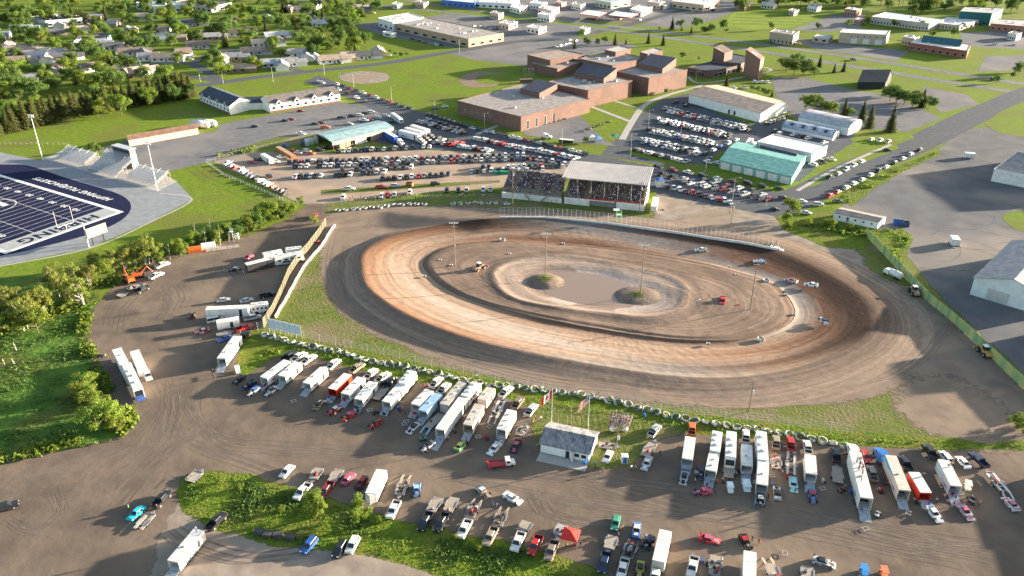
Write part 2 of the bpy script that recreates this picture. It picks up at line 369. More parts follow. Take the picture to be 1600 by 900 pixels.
sheet('weed_patch', [(1312, 312), (1335, 288), (1400, 262), (1468, 236), (1470, 240), (1410, 268), (1375, 288), (1350, 305), (1330, 322)], M['bank'], 5, soft=1.2, jit=.8)
sheet('weed_patch', [(1350, 362), (1410, 358), (1422, 372), (1412, 395), (1405, 415), (1380, 395)], M['bank'], 5, soft=1.5, jit=1)
sheet('weed_patch', [(1215, 340), (1300, 322), (1305, 345), (1360, 365), (1345, 390), (1290, 385), (1230, 360)], M['bank'], 5, soft=1.5, jit=1)
sheet('lawn_island', [(1568, 335), (1610, 330), (1700, 345), (1700, 380), (1600, 362), (1575, 350)], M['grass'], 5, sm=3)
sheet('lawn_island', [(1540, 195), (1600, 158), (1700, 150), (1700, 220), (1600, 215)], M['grass'], 5, sm=2)
road('street', [(200, 146), (345, 129), (400, 121), (500, 110), (600, 99), (700, 82), (800, 66), (900, 56), (985, 38), (1060, 18), (1130, 2)], 11, M['asph'], 3)
for pts in ([(380, -4), (560, 5), (700, 20), (800, 32), (900, 41), (1000, 53), (1100, 68), (1200, 82), (1290, 97), (1400, 115), (1500, 131), (1640, 152)],
   [(560, -10), (640, 1), (700, 10), (800, 24), (960, 41), (1100, 58), (1200, 71), (1300, 85), (1400, 100), (1500, 116), (1640, 137)]):
 road('highway', pts, 10, M['asph2'], 4, lines=True)
for pts in ([(340, 36), (300, 60), (270, 62)], [(160, 106), (240, 100), (300, 100), (345, 128)], [(300, 100), (350, 78), (400, 90), (470, 112)], [(-60, 92), (60, 75), (130, 72)], [(100, 105), (220, 108), (350, 128)]):
 road('side_street', pts, 8, M['asph'], 2)
for pts, wd in (([(922, 166), (985, 190)], 3.2), ([(958, 157), (1006, 172)], 2.6), ([(1098, 134), (1045, 148), (1008, 164), (988, 190), (972, 218)], 4), ([(745, 210), (778, 196)], 3), ([(1075, 120), (1100, 130), (1200, 112), (1190, 104)], 2.5),
    ([(250, 302), (300, 312), (235, 347), (140, 388), (0, 416), (-150, 442)], 1.0), ([(1246, 298), (1310, 262), (1392, 226)], 2)):
 road('path', pts, wd, M['conc'], 5)
sheet('sports_field', [(1125, 40), (1150, 16), (1215, 12), (1290, 22), (1240, 42), (1180, 46)], M['lawn2'], 2)
for k in range(5): sheet('mown_stripe', [(1140 + k * 3, 38 - k * 5), (1142 + k * 3, 36 - k * 5), (1262 + k * 6, 38 - k * 4), (1258 + k * 6, 40 - k * 4)], M['grass'], 3)
sheet('shop_lot', [(1238, 46), (1300, 24), (1352, 22), (1345, 44), (1290, 50)], M['asph2'], 2)
sheet('shop_lot', [(1000, 40), (1040, 22), (1130, 0), (1180, 4), (1120, 30), (1060, 44)], M['asph2'], 2)
# practice field and ball diamonds
def ellipse(c, rx, ry, n=28): return [(c[0] + rx * math.cos(2 * math.pi * i / n), c[1] + ry * math.sin(2 * math.pi * i / n)) for i in range(n)]
sheet('ball_diamond_dirt', ellipse((570, 121), 37, 9.5), M['pit2'], 2, soft=2, jit=.8)
sheet('ball_diamond_dirt', [(718, 124), (728, 116), (745, 112), (775, 113), (790, 118), (775, 134), (758, 136), (735, 136), (722, 131)], M['run'], 2, sm=3)
sheet('ball_diamond_grass', [(743, 124), (752, 118), (775, 116), (800, 118), (800, 126), (770, 131), (750, 130)], M['grass'], 3, sm=3)
# football stadium
sheet('running_track', [(-250, 246), (0, 238), (60, 250), (110, 232), (276, 284), (302, 311), (235, 346), (140, 387), (0, 415), (-250, 455)], M['trk'], 2)
sheet('concrete_apron', [(70, 249), (104, 231), (250, 268), (277, 284), (245, 299)], M['conc'], 3)
sheet('navy_turf', smooth_px([(-250, 245), (-60, 255), (5, 257), (45, 259), (100, 277), (150, 292), (185, 303), (203, 316), (202, 332), (180, 350), (130, 369), (60, 387), (0, 400), (-250, 445)], 3), M['navy'], 4)
O_ = Vector(G(194, 331)[:2]); A_ = (Vector(G(8, 397)[:2]) - O_).normalized(); B_ = Vector((A_.y, -A_.x))
if B_.dot(Vector(G(0, 276)[:2]) - O_) < 0: B_ = -B_
FW = (Vector(G(8, 397)[:2]) - O_).length
def fld(u, v, z): p = O_ + A_ * u + B_ * v; return (p.x, p.y, z)     # u across, v up the field
def rect(mb, u0, u1, v0, v1, z, m=0):
 q = [fld(u0, v0, z), fld(u1, v0, z), fld(u1, v1, z), fld(u0, v1, z)]
 if (Vector(q[1]) - Vector(q[0])).cross(Vector(q[2]) - Vector(q[0])).z < 0: q = q[::-1]
 mb.quad(*q, m)
LF = 9.144 * 12 + 3.6
mb = MB()
rect(mb, 0, FW, 0, 1.9, .046); rect(mb, 0, 1.9, 1.9, LF - 1.9, .046); rect(mb, FW - 1.9, FW, 1.9, LF - 1.9, .046); rect(mb, 0, FW, LF - 1.9, LF, .046)
for k in range(21): rect(mb, 1.9, FW - 1.9, 1.9 + 9.144 + 4.572 * k - .09, 1.9 + 9.144 + 4.572 * k + .09, .05)
for k in (1, 2): rect(mb, 1.9 + (FW - 3.8) * k / 3 - .1, 1.9 + (FW - 3.8) * k / 3 + .1, 11.1, LF - 11, .054)
cu, cv = FW / 2, LF / 2
for i in range(40):
 a, b = 2 * math.pi * i / 40, 2 * math.pi * (i + 1) / 40
 q = [fld(cu + r * math.cos(t), cv + r * math.sin(t), .056) for r, t in ((9, a), (9.4, a), (9.4, b), (9, b))]
 if (Vector(q[1]) - Vector(q[0])).cross(Vector(q[2]) - Vector(q[0])).z < 0: q = q[::-1]
 mb.quad(*q)
rect(mb, cu - 5, cu - 2.2, cv - 4, cv + 4, .058); rect(mb, cu + 2.2, cu + 5, cv - 4, cv + 4, .058); rect(mb, cu - 2.2, cu + 2.2, cv - 1.2, cv + 1.2, .058)
tag(mb.build('field_marking', M['line']), 'white lines of the navy football field', kind='structure')
mb = MB(); rect(mb, 1.9, FW - 1.9, 1.9, 1.9 + 9.05, .042)
tag(mb.build('end_zone', M['endz']), 'grey end zone turf lettered in dark blue', kind='structure')
def ground_text(s, u, v, size, rot, m, name, wd=None, sh=0.0):
 cu_ = bpy.data.curves.new(name, 'FONT'); cu_.body = s; cu_.size = size; cu_.align_x = 'CENTER'; cu_.align_y = 'CENTER'; cu_.offset = size * .03; cu_.space_character = 1.15; cu_.shear = sh
 cu_.materials.append(m); o = bpy.data.objects.new(name, cu_); col.objects.link(o)
 p = fld(u, v, .065); o.location = p
 o.rotation_euler = (0, 0, math.atan2(A_.y, A_.x) + rot)
 bpy.context.view_layer.update()
 if wd: o.scale = (wd / max(o.dimensions.x, .1), 1, 1)
 return tag(o, kind='structure')
ground_text('HIBBING', FW / 2, 6.4, 8.2, 0, M['navy'], 'end_zone_lettering', 34, 0)
ground_text('HIBBING BLUEJACKETS', -6.2, 48, 4.4, -math.pi / 2, M['line'], 'sideline_lettering', 60, .25)
for k in range(1, 10):
 t = str(k * 10 if k <= 5 else 100 - k * 10); v = 1.9 + 9.144 * (1 + k)
 ground_text(t, 9.5, v, 3, -math.pi / 2, M['line'], 'yard_number', 4.2)
 ground_text(t, FW - 9.5, v, 3, math.pi / 2, M['line'], 'yard_number', 4.2)
# ================================================================ the dirt oval (banked ring, real relief)
CI = G(960, 468); CIx, CIy = CI.x, CI.y
NA = 420
def polar(px, z=0.0):
 P = [G(x, y, z) for x, y in px]
 P = [(p.x - CIx, p.y - CIy) for p in P]
 P = [Vector(p) for p in P]
 out = []
 for i in range(NA):
  t = 2 * math.pi * i / NA; d = Vector((math.cos(t), math.sin(t))); best = 1
  for j in range(len(P)):
   a, b = P[j], P[(j + 1) % len(P)]; e = b - a
   den = d.x * e.y - d.y * e.x
   if abs(den) < 1e-9: continue
   s = (a.x * e.y - a.y * e.x) / den; u = (a.x * d.y - a.y * d.x) / den
   if s > 0 and -1e-6 <= u <= 1 + 1e-6: best = max(best, s)
  out.append(best)
 for _ in range(3): out = [(out[i - 1] + 2 * out[i] + out[(i + 1) % NA]) / 4 for i in range(NA)]
 return out
INN = [(661, 417), (665, 404), (687, 390), (719, 382), (769, 378), (812, 378), (906, 384), (1000, 395), (1094, 411), (1150, 425), (1197, 439), (1225, 457), (1240, 479), (1242, 495), (1228, 511), (1190, 526), (1150, 534), (1087, 535), (1025, 530), (962, 521), (875, 506), (812, 492), (750, 475), (703, 456), (675, 436)]
OUT = [(566, 414), (570, 395), (594, 378), (625, 366), (687, 353), (750, 344), (797, 341), (850, 341), (900, 343), (994, 353), (1087, 367), (1166, 379), (1228, 400), (1275, 421), (1322, 448), (1350, 473), (1358, 498), (1347, 523), (1306, 548), (1244, 570), (1181, 582), (1134, 586), (1087, 586), (1025, 581), (937, 568), (844, 553), (750, 534), (672, 509), (625, 487), (594, 467), (572, 445)]
RI = polar(smooth_px(INN, 3)); RO = polar(smooth_px(OUT, 3), 1.5)
def bank(i):   # lip height by angle: high in the turns
 t = 2 * math.pi * i / NA
 return (1.1 + 1.1 * abs(math.cos(t)) ** 1.5) if math.cos(t) < 0 else 1.1 - .2 * math.cos(t)
def lerp3(a, b, t): return tuple(a[k] + (b[k] - a[k]) * t for k in range(3))
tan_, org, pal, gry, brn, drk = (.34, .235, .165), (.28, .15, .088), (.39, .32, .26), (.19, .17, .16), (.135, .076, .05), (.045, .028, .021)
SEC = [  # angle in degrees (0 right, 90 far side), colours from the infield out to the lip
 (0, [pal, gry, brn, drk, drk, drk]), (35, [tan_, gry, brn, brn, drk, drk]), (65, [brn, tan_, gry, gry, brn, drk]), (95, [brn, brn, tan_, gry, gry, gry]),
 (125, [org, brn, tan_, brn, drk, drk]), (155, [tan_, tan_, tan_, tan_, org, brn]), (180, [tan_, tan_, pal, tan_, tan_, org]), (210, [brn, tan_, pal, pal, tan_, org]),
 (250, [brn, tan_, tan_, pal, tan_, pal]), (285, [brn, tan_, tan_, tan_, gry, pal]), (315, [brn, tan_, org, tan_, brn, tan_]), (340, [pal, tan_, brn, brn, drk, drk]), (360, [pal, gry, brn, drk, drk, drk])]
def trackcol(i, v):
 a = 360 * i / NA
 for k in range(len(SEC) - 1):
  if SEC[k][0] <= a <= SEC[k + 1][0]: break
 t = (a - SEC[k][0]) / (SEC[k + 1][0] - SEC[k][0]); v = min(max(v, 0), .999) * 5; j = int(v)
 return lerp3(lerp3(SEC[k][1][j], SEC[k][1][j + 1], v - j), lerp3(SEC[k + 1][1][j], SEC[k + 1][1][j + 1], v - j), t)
def ring_material():
 m = bpy.data.materials.new('packed_clay'); m.use_nodes = True; N, L = m.node_tree.nodes, m.node_tree.links; b = N['Principled BSDF']
 at = N.new('ShaderNodeAttribute'); at.attribute_name = 'clay'
 uv = N.new('ShaderNodeUVMap'); uv.uv_map = 'lane'
 src = at.outputs['Color']
 for sx, sy, lo, hi, de in ((.008, .6, .72, 1.26, 5), (.03, 3.2, .80, 1.18, 4), (.3, .5, .82, 1.17, 8)):
  mp = N.new('ShaderNodeMapping'); mp.inputs['Scale'].default_value = (sx, sy, 1); L.new(uv.outputs[0], mp.inputs[0])
  n = N.new('ShaderNodeTexNoise'); n.inputs['Scale'].default_value = 1; n.inputs['Detail'].default_value = de; n.inputs['Roughness'].default_value = .6; n.inputs['Distortion'].default_value = .3; L.new(mp.outputs[0], n.inputs['Vector'])
  r = N.new('ShaderNodeMapRange'); r.inputs[1].default_value = .3; r.inputs[2].default_value = .7; r.inputs[3].default_value = lo; r.inputs[4].default_value = hi; L.new(n.outputs['Fac'], r.inputs[0])
  x = N.new('ShaderNodeMix'); x.data_type = 'RGBA'; x.blend_type = 'MULTIPLY'; x.inputs[0].default_value = 1; L.new(src, x.inputs[6]); L.new(r.outputs[0], x.inputs[7]); src = x.outputs[2]
 L.new(src, b.inputs['Base Color']); b.inputs['Roughness'].default_value = .82; b.inputs['Specular IOR Level'].default_value = .05
 bp = N.new('ShaderNodeBump'); bp.inputs['Strength'].default_value = .8; bp.inputs['Distance'].default_value = .12; L.new(n.outputs['Fac'], bp.inputs['Height']); L.new(bp.outputs[0], b.inputs['Normal'])
 return m
MCLAY = ring_material()
def ring_mesh(name, profile, label):
 """profile(i) -> list of (radius, z, colour, lane metres)"""
 V, C, UV, Fs = [], [], [], []; arc = 0; prev = None
 for i in range(NA):
  t = 2 * math.pi * i / NA; c, s = math.cos(t), math.sin(t); pr = profile(i); K = len(pr)
  mid = Vector((pr[-1][0] * c, pr[-1][0] * s))
  if prev is not None: arc += (mid - prev).length
  prev = mid
  for r, z, cc, ln in pr: V.append((CIx + r * c, CIy + r * s, z)); C.append((*cc, 1)); UV.append((arc, ln))
 for i in range(NA):
  j = (i + 1) % NA
  for k in range(K - 1): Fs.append((i * K + k, i * K + k + 1, j * K + k + 1, j * K + k))
 me = bpy.data.meshes.new(name); me.from_pydata(V, [], Fs); me.materials.append(MCLAY)
 ca = me.color_attributes.new('clay', 'FLOAT_COLOR', 'POINT'); ca.data.foreach_set('color', [x for c in C for x in c])
 uvl = me.uv_layers.new(name='lane'); d = []
 for p in me.polygons:
  us = [UV[v] for v in p.vertices]
  if max(u[0] for u in us) - min(u[0] for u in us) > 100: us = [(u[0] + arc if u[0] < 100 else u[0], u[1]) for u in us]
  for u in us: d += [u[0], u[1]]
 uvl.data.foreach_set('uv', d); me.polygons.foreach_set('use_smooth', [True] * len(me.polygons)); me.update()
 return tag(link(name, me), label, kind='structure')
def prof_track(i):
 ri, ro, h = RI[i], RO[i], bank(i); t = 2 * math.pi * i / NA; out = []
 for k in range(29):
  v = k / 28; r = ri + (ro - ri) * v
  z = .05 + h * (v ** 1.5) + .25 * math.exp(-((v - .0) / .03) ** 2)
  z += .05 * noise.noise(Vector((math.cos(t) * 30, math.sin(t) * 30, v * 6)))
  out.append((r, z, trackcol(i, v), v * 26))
 zt = out[-1][1]; wd = 12 + 9 * max(0, math.cos(t))
 top = trackcol(i, 1)
 for k in range(1, 13):
  v = k / 12; q = min(max(math.cos(t) * 2, 0), 1); e = min(1, 1.5 * v) * (1 - q) + v * v * (3 - 2 * v) * q
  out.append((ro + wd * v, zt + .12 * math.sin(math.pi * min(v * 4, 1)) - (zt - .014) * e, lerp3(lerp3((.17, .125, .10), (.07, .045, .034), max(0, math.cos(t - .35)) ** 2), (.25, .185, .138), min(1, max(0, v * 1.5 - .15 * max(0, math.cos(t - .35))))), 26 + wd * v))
 return out
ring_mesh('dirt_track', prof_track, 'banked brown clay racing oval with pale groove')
MIDO = [(762, 432), (769, 451), (787, 467), (819, 478), (875, 489), (937, 497), (994, 504), (1041, 502), (1075, 488), (1084, 462), (1075, 445), (1050, 432), (1009, 421), (978, 415), (906, 402), (853, 400), (800, 407), (772, 417)]
PND = [(822, 432), (850, 420), (890, 420), (937, 424), (980, 436), (1030, 452), (1045, 466), (1030, 480), (985, 487), (930, 483), (880, 474), (845, 462), (820, 445)]
RM, RP = polar(smooth_px(MIDO, 3)), polar(smooth_px(PND, 3))
M1, M2 = G(852, 440), G(997, 462)
def prof_in(i):
 t = 2 * math.pi * i / NA; c, s = math.cos(t), math.sin(t); out = []
 for k in range(71):
  v = k / 70; r = RI[i] * max(v, .004); x, y = CIx + r * c, CIy + r * s
  nz = noise.fractal(Vector((x * .05, y * .05, 3)), 1, 2, 5)
  z = .75 + .22 * nz; cc = lerp3((.25, .178, .132), (.17, .122, .092), .5 + .9 * nz)
  d = RI[i] - r
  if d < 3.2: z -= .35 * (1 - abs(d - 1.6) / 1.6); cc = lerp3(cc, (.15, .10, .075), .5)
  if d < .3: z = .10
  dm = r - RM[i]          # raised inner oval
  z += .38 * math.exp(-((dm + 2.5) / 2.2) ** 2)
  if -14 < dm < -3: cc = lerp3(cc, (.40, .31, .25), .6)
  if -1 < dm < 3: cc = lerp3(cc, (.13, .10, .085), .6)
  e = min(max((RP[i] - r) / 9 + .5, 0), 1); e = e * e * (3 - 2 * e)
  z = z * (1 - e) + .035 * e + e * (1 - e) * .3 * nz
  if 0 < e: cc = lerp3(cc, (.38, .31, .27) if nz > -.1 else (.24, .18, .15), min(1, e * 1.6))
  for mm, rx, ry, h in ((M1, 6.8, 6.8, 1.5), (M2, 8.6, 7.2, 1.1)):
   q = math.hypot((x - mm.x) / rx, (y - mm.y) / ry)
   if q < 1.3: z = max(z, h * (1 - q ** 3) + .25 * nz) if q < 1 else z
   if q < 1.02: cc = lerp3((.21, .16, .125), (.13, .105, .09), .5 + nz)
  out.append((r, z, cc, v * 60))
 return out
ring_mesh('track_infield', prof_in, 'pinkish mud infield with inner oval and two mounds')
# pond
wm = mat('muddy_water', (.23, .16, .115), .1, spec=.5)
P = [Vector(G(*p)[:2]) for p in smooth_px([(864, 430), (885, 422), (920, 423), (950, 429), (978, 439), (985, 450), (968, 466), (958, 475), (925, 476), (890, 472), (862, 466), (850, 452)], 4)]
mb = MB(); b0 = [(p.x, p.y, .07) for p in P]; mb._add(b0, tess([(p.x, p.y) for p in P]), 0)
tag(mb.build('pond_water', wm), 'brown muddy pond between the two infield mounds', kind='structure')
# wheel ruts worn into the pits and runoff
mb = MB()
RZ = [0]
def rut(px, wd=.28, gap=1.7, z=.034):
 RZ[0] += 1; z += RZ[0] * .00012
 P = [Vector(G(*p)[:2]) for p in smooth_px(px, 8, False)]
 for sgn in (-1, 1):
  z += .00006; n = len(P); Q = []
  for i in range(n):
   t = (P[min(i + 1, n - 1)] - P[max(i - 1, 0)]).normalized(); Q.append(P[i] + Vector((-t.y, t.x)) * sgn * gap / 2)
  Lf, Rt = ribbon_pts(Q, lambda u: wd * (1 - abs(2 * u - 1) ** 3) + .02)
  for i in range(n - 1): mb.quad((*Rt[i], z), (*Rt[i + 1], z), (*Lf[i + 1], z), (*Lf[i], z), 0)
RUTS = [[(250, 600), (262, 640), (230, 700), (150, 760), (60, 790)], [(268, 595), (270, 650), (245, 705), (180, 765)], [(255, 640), (300, 690), (380, 720), (450, 745)], [(300, 600), (300, 640), (350, 690), (450, 700), (560, 705), (700, 690)],
  [(240, 640), (200, 690), (100, 730), (0, 750)], [(90, 770), (100, 800), (60, 830), (20, 815)], [(400, 380), (350, 400), (340, 430), (370, 440)], [(250, 470), (265, 450), (275, 470), (262, 500)], [(170, 520), (185, 480), (240, 440), (330, 415), (420, 380), (480, 345)],
  [(650, 700), (800, 735), (1000, 755), (1200, 790), (1400, 840), (1600, 880)], [(900, 745), (1050, 790), (1250, 830), (1500, 880)], [(700, 740), (900, 780), (1100, 800), (1350, 815), (1600, 860)], [(1330, 830), (1400, 850), (1500, 852), (1600, 845)],
  [(830, 760), (860, 800), (950, 810), (1100, 790)], [(1480, 505), (1440, 560), (1380, 590), (1280, 612), (1180, 620)], [(1400, 470), (1420, 520), (1390, 560), (1300, 595), (1200, 608)], [(1380, 455), (1395, 510), (1370, 550), (1290, 585)],
  [(530, 380), (525, 430), (550, 480), (620, 520), (720, 560), (850, 590), (1000, 610)], [(545, 390), (540, 440), (570, 490), (660, 530), (780, 565)], [(470, 560), (400, 620), (330, 660), (250, 720), (180, 800)], [(260, 830), (300, 850), (380, 870), (470, 860)]]
for r_ in RUTS:
 for k in range(4):
  o = [rnd.uniform(-14, 14), rnd.uniform(-7, 7)]
  rut([(x + o[0] + rnd.uniform(-5, 5), y + o[1] + rnd.uniform(-3, 3)) for x, y in r_], rnd.uniform(.15, .35))
tag(mb.build('wheel_ruts', mat('compacted_ruts', (.145, .116, .097), .9, (.19, .15, .12), .3, **W_)), 'wheel ruts pressed into the dirt of the pits', kind='stuff')
mb = MB()
for k in range(26):
 x, y = rnd.uniform(1400, 1640), rnd.uniform(215, 420); p = Vector(G(x, y)[:2]); a = rnd.uniform(-.9, .2)
 for s in range(rnd.randrange(6, 16)):
  a += rnd.uniform(-.5, .5); q = p + Vector((math.cos(a), math.sin(a))) * rnd.uniform(2, 5); n_ = Vector((q.y - p.y, p.x - q.x)).normalized() * rnd.uniform(.06, .2); z = .034 + k * .0001 + s * .000005
  mb.quad((*(p - n_), z), (*(q - n_ * .7), z), (*(q + n_ * .7), z), (*(p + n_), z)); p = q
tag(mb.build('pavement_cracks', mat('crack_filler', (.06, .06, .058), .9)), 'dark cracks wandering over the old lot', kind='stuff')
# ================================================================ buildings
COLS = dict(w=(.68, .68, .67), s=(.45, .46, .48), g=(.16, .165, .17), k=(.022, .023, .026), b=(.03, .10, .34), n=(.02, .035, .09), r=(.45, .03, .025), m=(.20, .025, .03), t=(.34, .28, .20), o=(.6, .17, .04),
   G=(.06, .29, .19), y=(.6, .5, .05), c=(.02, .5, .62), p=(.50, .10, .17), l=(.35, .6, .72), N=(.10, .20, .5), B=(.25, .19, .14), W=(.88, .88, .87), d=(.05, .16, .45), M=(.45, .75, .68))
CN = dict(w='white', s='silver', g='grey', k='black', b='blue', n='navy', r='red', m='maroon', t='tan', o='orange', G='green', y='yellow', c='cyan', p='pink', l='light blue', N='blue', B='brown', W='white', d='blue', M='mint')
def add_windows(root, pts, h, n, z0, z1, name='window', m=None, color=None, frac=.5, edge=0, proud=.04):
 """n openings along the wall from pts[0] to pts[1] (world xy), each a part with a frame"""
 a, b = Vector(pts[0][:2]), Vector(pts[1][:2]); d = b - a; L = d.length; t = d / L; nrm = Vector((t.y, -t.x))
 for i in range(n):
  c = a + d * ((i + .5) / n); ww = L / n * frac
  mb = MB(); mb.box((c.x + nrm.x * proud / 2, c.y + nrm.y * proud / 2, z0), (ww, proud, z1 - z0), 0, math.atan2(t.y, t.x))
  mb.box((c.x + nrm.x * proud, c.y + nrm.y * proud, z0 + .1), (ww - .25, .03, z1 - z0 - .2), 1, math.atan2(t.y, t.x))
  mb.build(name, [M['white'], m or M['glass']], root, color=color)
def flat_block(root, quad, h, z0=0.0, wall=None, roofm=None, wc=None, rc=None, parapet=.35, wname='wall', rname='roof'):
 """quad: 4 px corners of the roof at height h"""
 P = [Vector(G(*p, h)[:2]) for p in quad]
 return flat_world(root, P, h, z0, wall, roofm, wc, rc, parapet, wname, rname)
def ccw(P):
 a = sum(P[i].x * P[(i + 1) % len(P)].y - P[(i + 1) % len(P)].x * P[i].y for i in range(len(P)))
 return P if a > 0 else P[::-1]
def flat_world(root, P, h, z0=0.0, wall=None, roofm=None, wc=None, rc=None, parapet=.35, wname='wall', rname='roof'):
 P = ccw(P); n = len(P)
 mb = MB(); mb.prism([p[:] for p in P], z0, h - .02, 0, cap=False)
 for i in range(n): strip_box(mb, P[i], P[(i + 1) % n], .35, h - .02, h + parapet)
 mb.build(wname, wall or M['wallp'], root, color=wc)
 c = sum(P, Vector((0, 0))) / n
 mb = MB(); Q = [p + (c - p).normalized() * .2 for p in P]; mb.prism([q[:] for q in Q], h - .3, h, 0); mb.build(rname, roofm or M['roofp'], root, color=rc)
 return P
def roof_units(root, P, h, k, seed=1):
 r = random.Random(seed); P = ccw(P)
 for i in range(k):
  u, v = r.uniform(.15, .85), r.uniform(.2, .8); a = P[0].lerp(P[1], u); b = P[3].lerp(P[2], u); c = a.lerp(b, v); s = r.uniform(.8, 2)
  mb = MB(); mb.box((c.x, c.y, h), (s * 1.3, s, s * .7), 0, math.atan2((P[1] - P[0]).y, (P[1] - P[0]).x)); mb.cyl((c.x, c.y, h + s * .7), (c.x, c.y, h + s * .7 + .2), s * .35, n=8, m=1)
  mb.build('roof_vent', [M['galv'], M['steel']], root)
def gable(root, A, B, D, ze, zr, wc, rc, over=.4, wall=None, roofm=None, ridge='AB', thick=.18):
 """A-B along the ridge direction, D across from A; world xy of the wall corners"""
 A, B, D = Vector(A[:2]), Vector(B[:2]), Vector(D[:2]); Lx = B - A; W = D - A
 if Lx.x * W.y - Lx.y * W.x < 0: A, B, W = A + W, B + W, -W; Lx = B - A
 L, wd = Lx.length, W.length; ex, ey = Lx / L, W / wd
 def P(u, v, z): q = A + ex * u + ey * v; return (q.x, q.y, z)
 mb = MB()
 mb.quad(P(0, 0, 0), P(L, 0, 0), P(L, 0, ze), P(0, 0, ze)); mb.quad(P(L, wd, 0), P(0, wd, 0), P(0, wd, ze), P(L, wd, ze))
 for u, s in ((0, 1), (L, 0)):
  q = [P(u, 0, 0), P(u, wd, 0), P(u, wd, ze), P(u, wd / 2, zr), P(u, 0, ze)]
  mb._add(q, [(4, 3, 2, 1, 0) if s else (0, 1, 2, 3, 4)], 0)
 mb.build('wall', wall or M['wallp'], root, color=wc)
 mb = MB(); sl_ = (zr - ze) / (wd / 2); o = over
 for s in (0, 1):
  v0, v1 = (-o, wd / 2) if s == 0 else (wd + o, wd / 2)
  a, b, c, d = (P(-o, v0, ze - sl_ * o + .05), P(L + o, v0, ze - sl_ * o + .05), P(L + o, v1, zr + .05), P(-o, v1, zr + .05))
  up = Vector((0, 0, thick)); T = [tuple(Vector(q) + up) for q in (a, b, c, d)]
  f = [(0, 1, 2, 3)[::-1], (4, 5, 6, 7), (0, 1, 5, 4), (1, 2, 6, 5), (3, 0, 4, 7)]
  if s: f = [x[::-1] for x in f]
  mb._add([a, b, c, d] + T, f, 0)
 mb.build('roof', roofm or M['roofp'], root, color=rc)
 return A, ex, ey, L, wd, P
BRK, BRK2 = (.27, .135, .095), (.18, .11, .09)
GRV, DRK, NAV = (.30, .27, .25), (.05, .055, .065), (.045, .055, .085)
# ---- school
sc = empty('school_building', G(900, 160)); sc.location = (0, 0, 0)
tag(sc, 'long flat-roofed brown brick school with dark blue sloping penthouses', 'building')
S1 = flat_block(sc, [(715, 158), (814, 183), (922, 155), (823, 130)], 8.5, wall=M['brick'], rc=GRV)
S2 = flat_block(sc, [(853, 129), (919, 142), (988, 126), (922, 112)], 11, wall=M['brick'], rc=GRV)
S3 = flat_block(sc, [(963, 112), (1014, 122.5), (1074, 109), (1022, 98)], 12, wall=M['brick'], rc=GRV)
S4 = flat_block(sc, [(824, 86), (860, 95), (913, 85), (877, 78)], 10, wall=M['brick'], rc=(.33, .26, .21))
S5 = flat_block(sc, [(825, 98), (871, 108), (908, 98), (862, 88)], 6.5, wall=M['brick'], rc=(.33, .27, .22))
S6 = flat_block(sc, [(905, 92), (957, 103), (1010, 91), (958, 80)], 9, wall=M['brick'], rc=GRV)
for q, h in (([(945, 78), (962, 82), (986, 76), (970, 72)], 12), ([(1000, 82), (1012, 85), (1036, 79), (1024, 75)], 13), ([(868, 88), (905, 94), (925, 88), (890, 83)], 8)):
 flat_block(sc, q, h, wall=M['brick'], rc=(.45, .44, .42))
def penthouse(q, h, hb):
 P = [Vector(G(*p, h)[:2]) for p in q]; mb = MB()
 z = [h - hb, h - hb, h, h]
 # q: near-left, near-right, far-right, far-left; slope rises away
 mb.prism([p[:] for p in ccw(P)], h - hb - 5, h - hb, 0, cap=False)
 a, b, c, d = [(p.x, p.y, zz) for p, zz in zip(P, z)]
 b2, c2, a2, d2 = (b[0], b[1], h - hb), (c[0], c[1], h - hb), (a[0], a[1], h - hb), (d[0], d[1], h - hb)
 mb._add([b2, c2, c], [(0, 1, 2)], 0); mb._add([d2, a2, d], [(0, 1, 2)], 0); mb.quad(c2, d2, d, c, 0)
 mb.build('penthouse_wall', M['brick'], sc)
 mb = MB(); up = Vector((0, 0, .25)); T = [tuple(Vector(x) + up) for x in (a, b, c, d)]
 mb._add([a, b, c, d] + T, [(4, 5, 6, 7), (0, 1, 5, 4), (1, 2, 6, 5), (2, 3, 7, 6), (3, 0, 4, 7)], 0); mb.build('penthouse_roof', M['roofp'], sc, color=NAV)
penthouse([(813, 134), (843, 141), (871, 131), (840, 124)], 13.5, 2)
penthouse([(897, 107), (944, 116), (964, 107), (913, 99)], 17, 3)
penthouse([(997, 93), (1036, 101), (1057, 91), (1017, 84)], 18, 3)
for P_, h, k, sd_ in ((S1, 8.5, 5, 1), (S2, 11, 6, 2), (S3, 12, 5, 3), (S6, 9, 7, 4), (S5, 6.5, 3, 5)): roof_units(sc, P_, h, k, sd_)
def doors_on(root, px0, px1, h, n, z0, z1, frac, name='window', m=None):
 a, b = G(*px0, h), G(*px1, h)
 add_windows(root, (a, b), h, n, z0, z1, name, m, frac=frac)
doors_on(sc, (818, 182), (910, 158), 8.5, 7, .3, 5.6, .28, 'door', M['dark'])
doors_on(sc, (925, 140.5), (985, 126.5), 11, 4, 4, 6, .12)
doors_on(sc, (1017, 121.5), (1072, 109.2), 12, 7, 2, 4.4, .22); doors_on(sc, (1017, 121.5), (1072, 109.2), 12, 6, 7, 8.6, .12)
doors_on(sc, (722, 159.8), (770, 172), 8.5, 5, 3, 4.6, .25)
